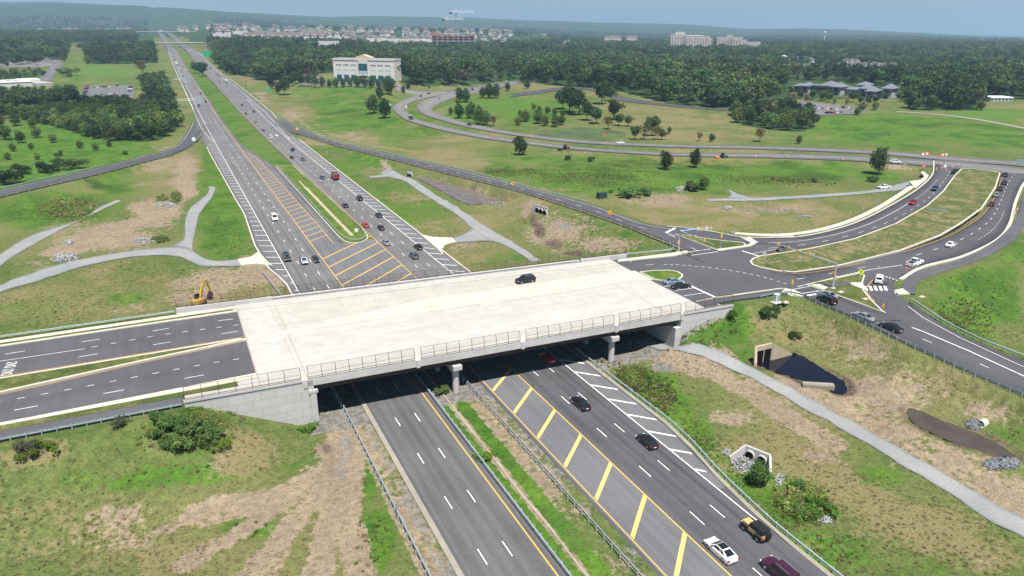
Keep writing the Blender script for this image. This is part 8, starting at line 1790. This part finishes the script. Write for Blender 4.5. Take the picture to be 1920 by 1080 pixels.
# suburb: pale houses beyond the wood, water tanks
hm = MB(); hm.box((0, 0, 3), (11, 9, 8)); hr_ = MB(); hr_.hip = None
hr_.rings([[(-6.2, -5.2, 6.9), (6.2, -5.2, 6.9), (6.2, 5.2, 6.9), (-6.2, 5.2, 6.9)], [(-2.4, -.1, 10.6), (2.4, -.1, 10.6), (2.4, .1, 10.6), (-2.4, .1, 10.6)]])
hb = hm.build('wall', M['white_wall'], link=False).data; hrf = hr_.build('roof', M['grey_roof'], link=False).data; hb2 = hb.copy(); hb2.materials[0] = M['pink_stone']; hrf2 = hrf.copy(); hrf2.materials[0] = M['brown_roof']
hrng = random.Random(9); nh = 0
for (x0, x1, y0, y1, n, s) in ((470, 960, 1850, 3300, 190, 1.45), (960, 1130, 1900, 2600, 24, 1.2), (330, 480, 2600, 3800, 26, 1.5), (640, 960, 3000, 4200, 50, 1.7), (40, 250, 3400, 4400, 14, 1.8), (1030, 1100, 1800, 2000, 7, 1.2)):
    for i in range(n):
        p = polar(hrng.uniform(x0, x1), hrng.uniform(y0, y1)); p.z += hrng.uniform(2, 7); FOOT.append((p.x, p.y, 1, 0, 22, 22))
        if abs(p.x-46) < 50: continue
        root = tag(empty('house', p, hrng.uniform(0, 3.14)), 'pale pitched-roof house in the suburb beyond the woods', 'house', 'houses of the far suburb'); root.scale = (s, s, s*1.15); nh += 1
        for nm_, me in (('wall', hrng.choice((hb, hb, hb2))), ('roof', hrng.choice((hrf, hrf, hrf2)))):
            o = bpy.data.objects.new(nm_, me); COL.objects.link(o); o.parent = root
for i in range(12):
    x, y = hrng.choice(((hrng.uniform(90, 240), hrng.uniform(3600, 4300)), (hrng.uniform(240, 330), hrng.uniform(4200, 4900)), (hrng.uniform(700, 760), hrng.uniform(4500, 5000)), (hrng.uniform(1000, 1060), hrng.uniform(4500, 5000)))); p = polar(x, y); p.z += 4
    s = hrng.uniform(.9, 1.6); o = hm.build('warehouse', M['white_roof']); o.location = p; o.scale = (s*hrng.uniform(1, 3), s, s*.8); tag(o, 'tiny white flat building at the foot of the hazy hills', 'building', 'white buildings at the foot of the hills')
for px, lab in ((535, 'white domed water tank on the hazy ridge, first of two'), (546, 'white domed water tank on the hazy ridge, second of two')):
    p = polar(px, 6500); s = mpp(p); p.z += (row(p)-43)*s; m = MB(); R = [[(math.cos(6.283*i/12)*r*s, math.sin(6.283*i/12)*r*s, z*s) for i in range(12)] for r, z in ((3.2, -1), (3.2, 1.6), (2.4, 3), (1.2, 3.6), (.2, 3.8))]; m.rings(R); o = m.build('water_tank', M['white_roof']); o.location = p; tag(o, lab, 'water tank')
p = polar(1546, 3600); s = mpp(p); p.z += (row(p)-72)*s; root = tag(empty('water_tower', p), 'white mushroom-shaped water tower rising from the far wood', 'water tower'); m = MB(); m.tube((0, 0, -10), (0, 0, 9*s), .7*s, n=10); m.build('stem', M['white_roof'], root); m = MB(); m.rings([[(math.cos(6.283*i/12)*r*s, math.sin(6.283*i/12)*r*s, z*s) for i in range(12)] for r, z in ((.7, 7.5), (1.9, 9), (2.0, 10.5), (1.2, 11.5), (.2, 11.8))]); m.build('bowl', M['white_roof'], root)
fp = np.array([f[:3] for f in FP]); keep = np.ones(len(fp), bool)
for (cx_, cy_, ux, uy, hu, hw_) in FOOT:
    dx, dy = fp[:, 0]-cx_, fp[:, 1]-cy_; keep &= ~((np.abs(dx*ux+dy*uy) < hu) & (np.abs(-dx*uy+dy*ux) < hw_))
instances('woods', fp[keep], FAR, label='dark mass of broadleaf woodland stretching towards the hills')
# ------------------------------------------------------------------ the hazy air
hx = MB(); fx, fy = to_w(0, 6500); hx.box((fx, fy, 190), (26000, 14200, 560), PHI*-1 if False else math.atan2(-ON[1], ON[0])*-1)
hm_ = bpy.data.materials.new('summer_haze'); hm_.use_nodes = True; t = hm_.node_tree
for nd in list(t.nodes):
    if nd.type != 'OUTPUT_MATERIAL': t.nodes.remove(nd)
pv = t.nodes.new('ShaderNodeVolumePrincipled'); pv.inputs['Color'].default_value = (.50, .75, 1., 1); pv.inputs['Density'].default_value = 1.4e-4; pv.inputs['Anisotropy'].default_value = .2
t.links.new(pv.outputs[0], t.nodes['Material Output'].inputs['Volume'])
hz_o = hx.build('haze', hm_); hz_o['kind'] = 'stuff'; hz_o['label'] = 'pale blue summer haze over the whole valley'
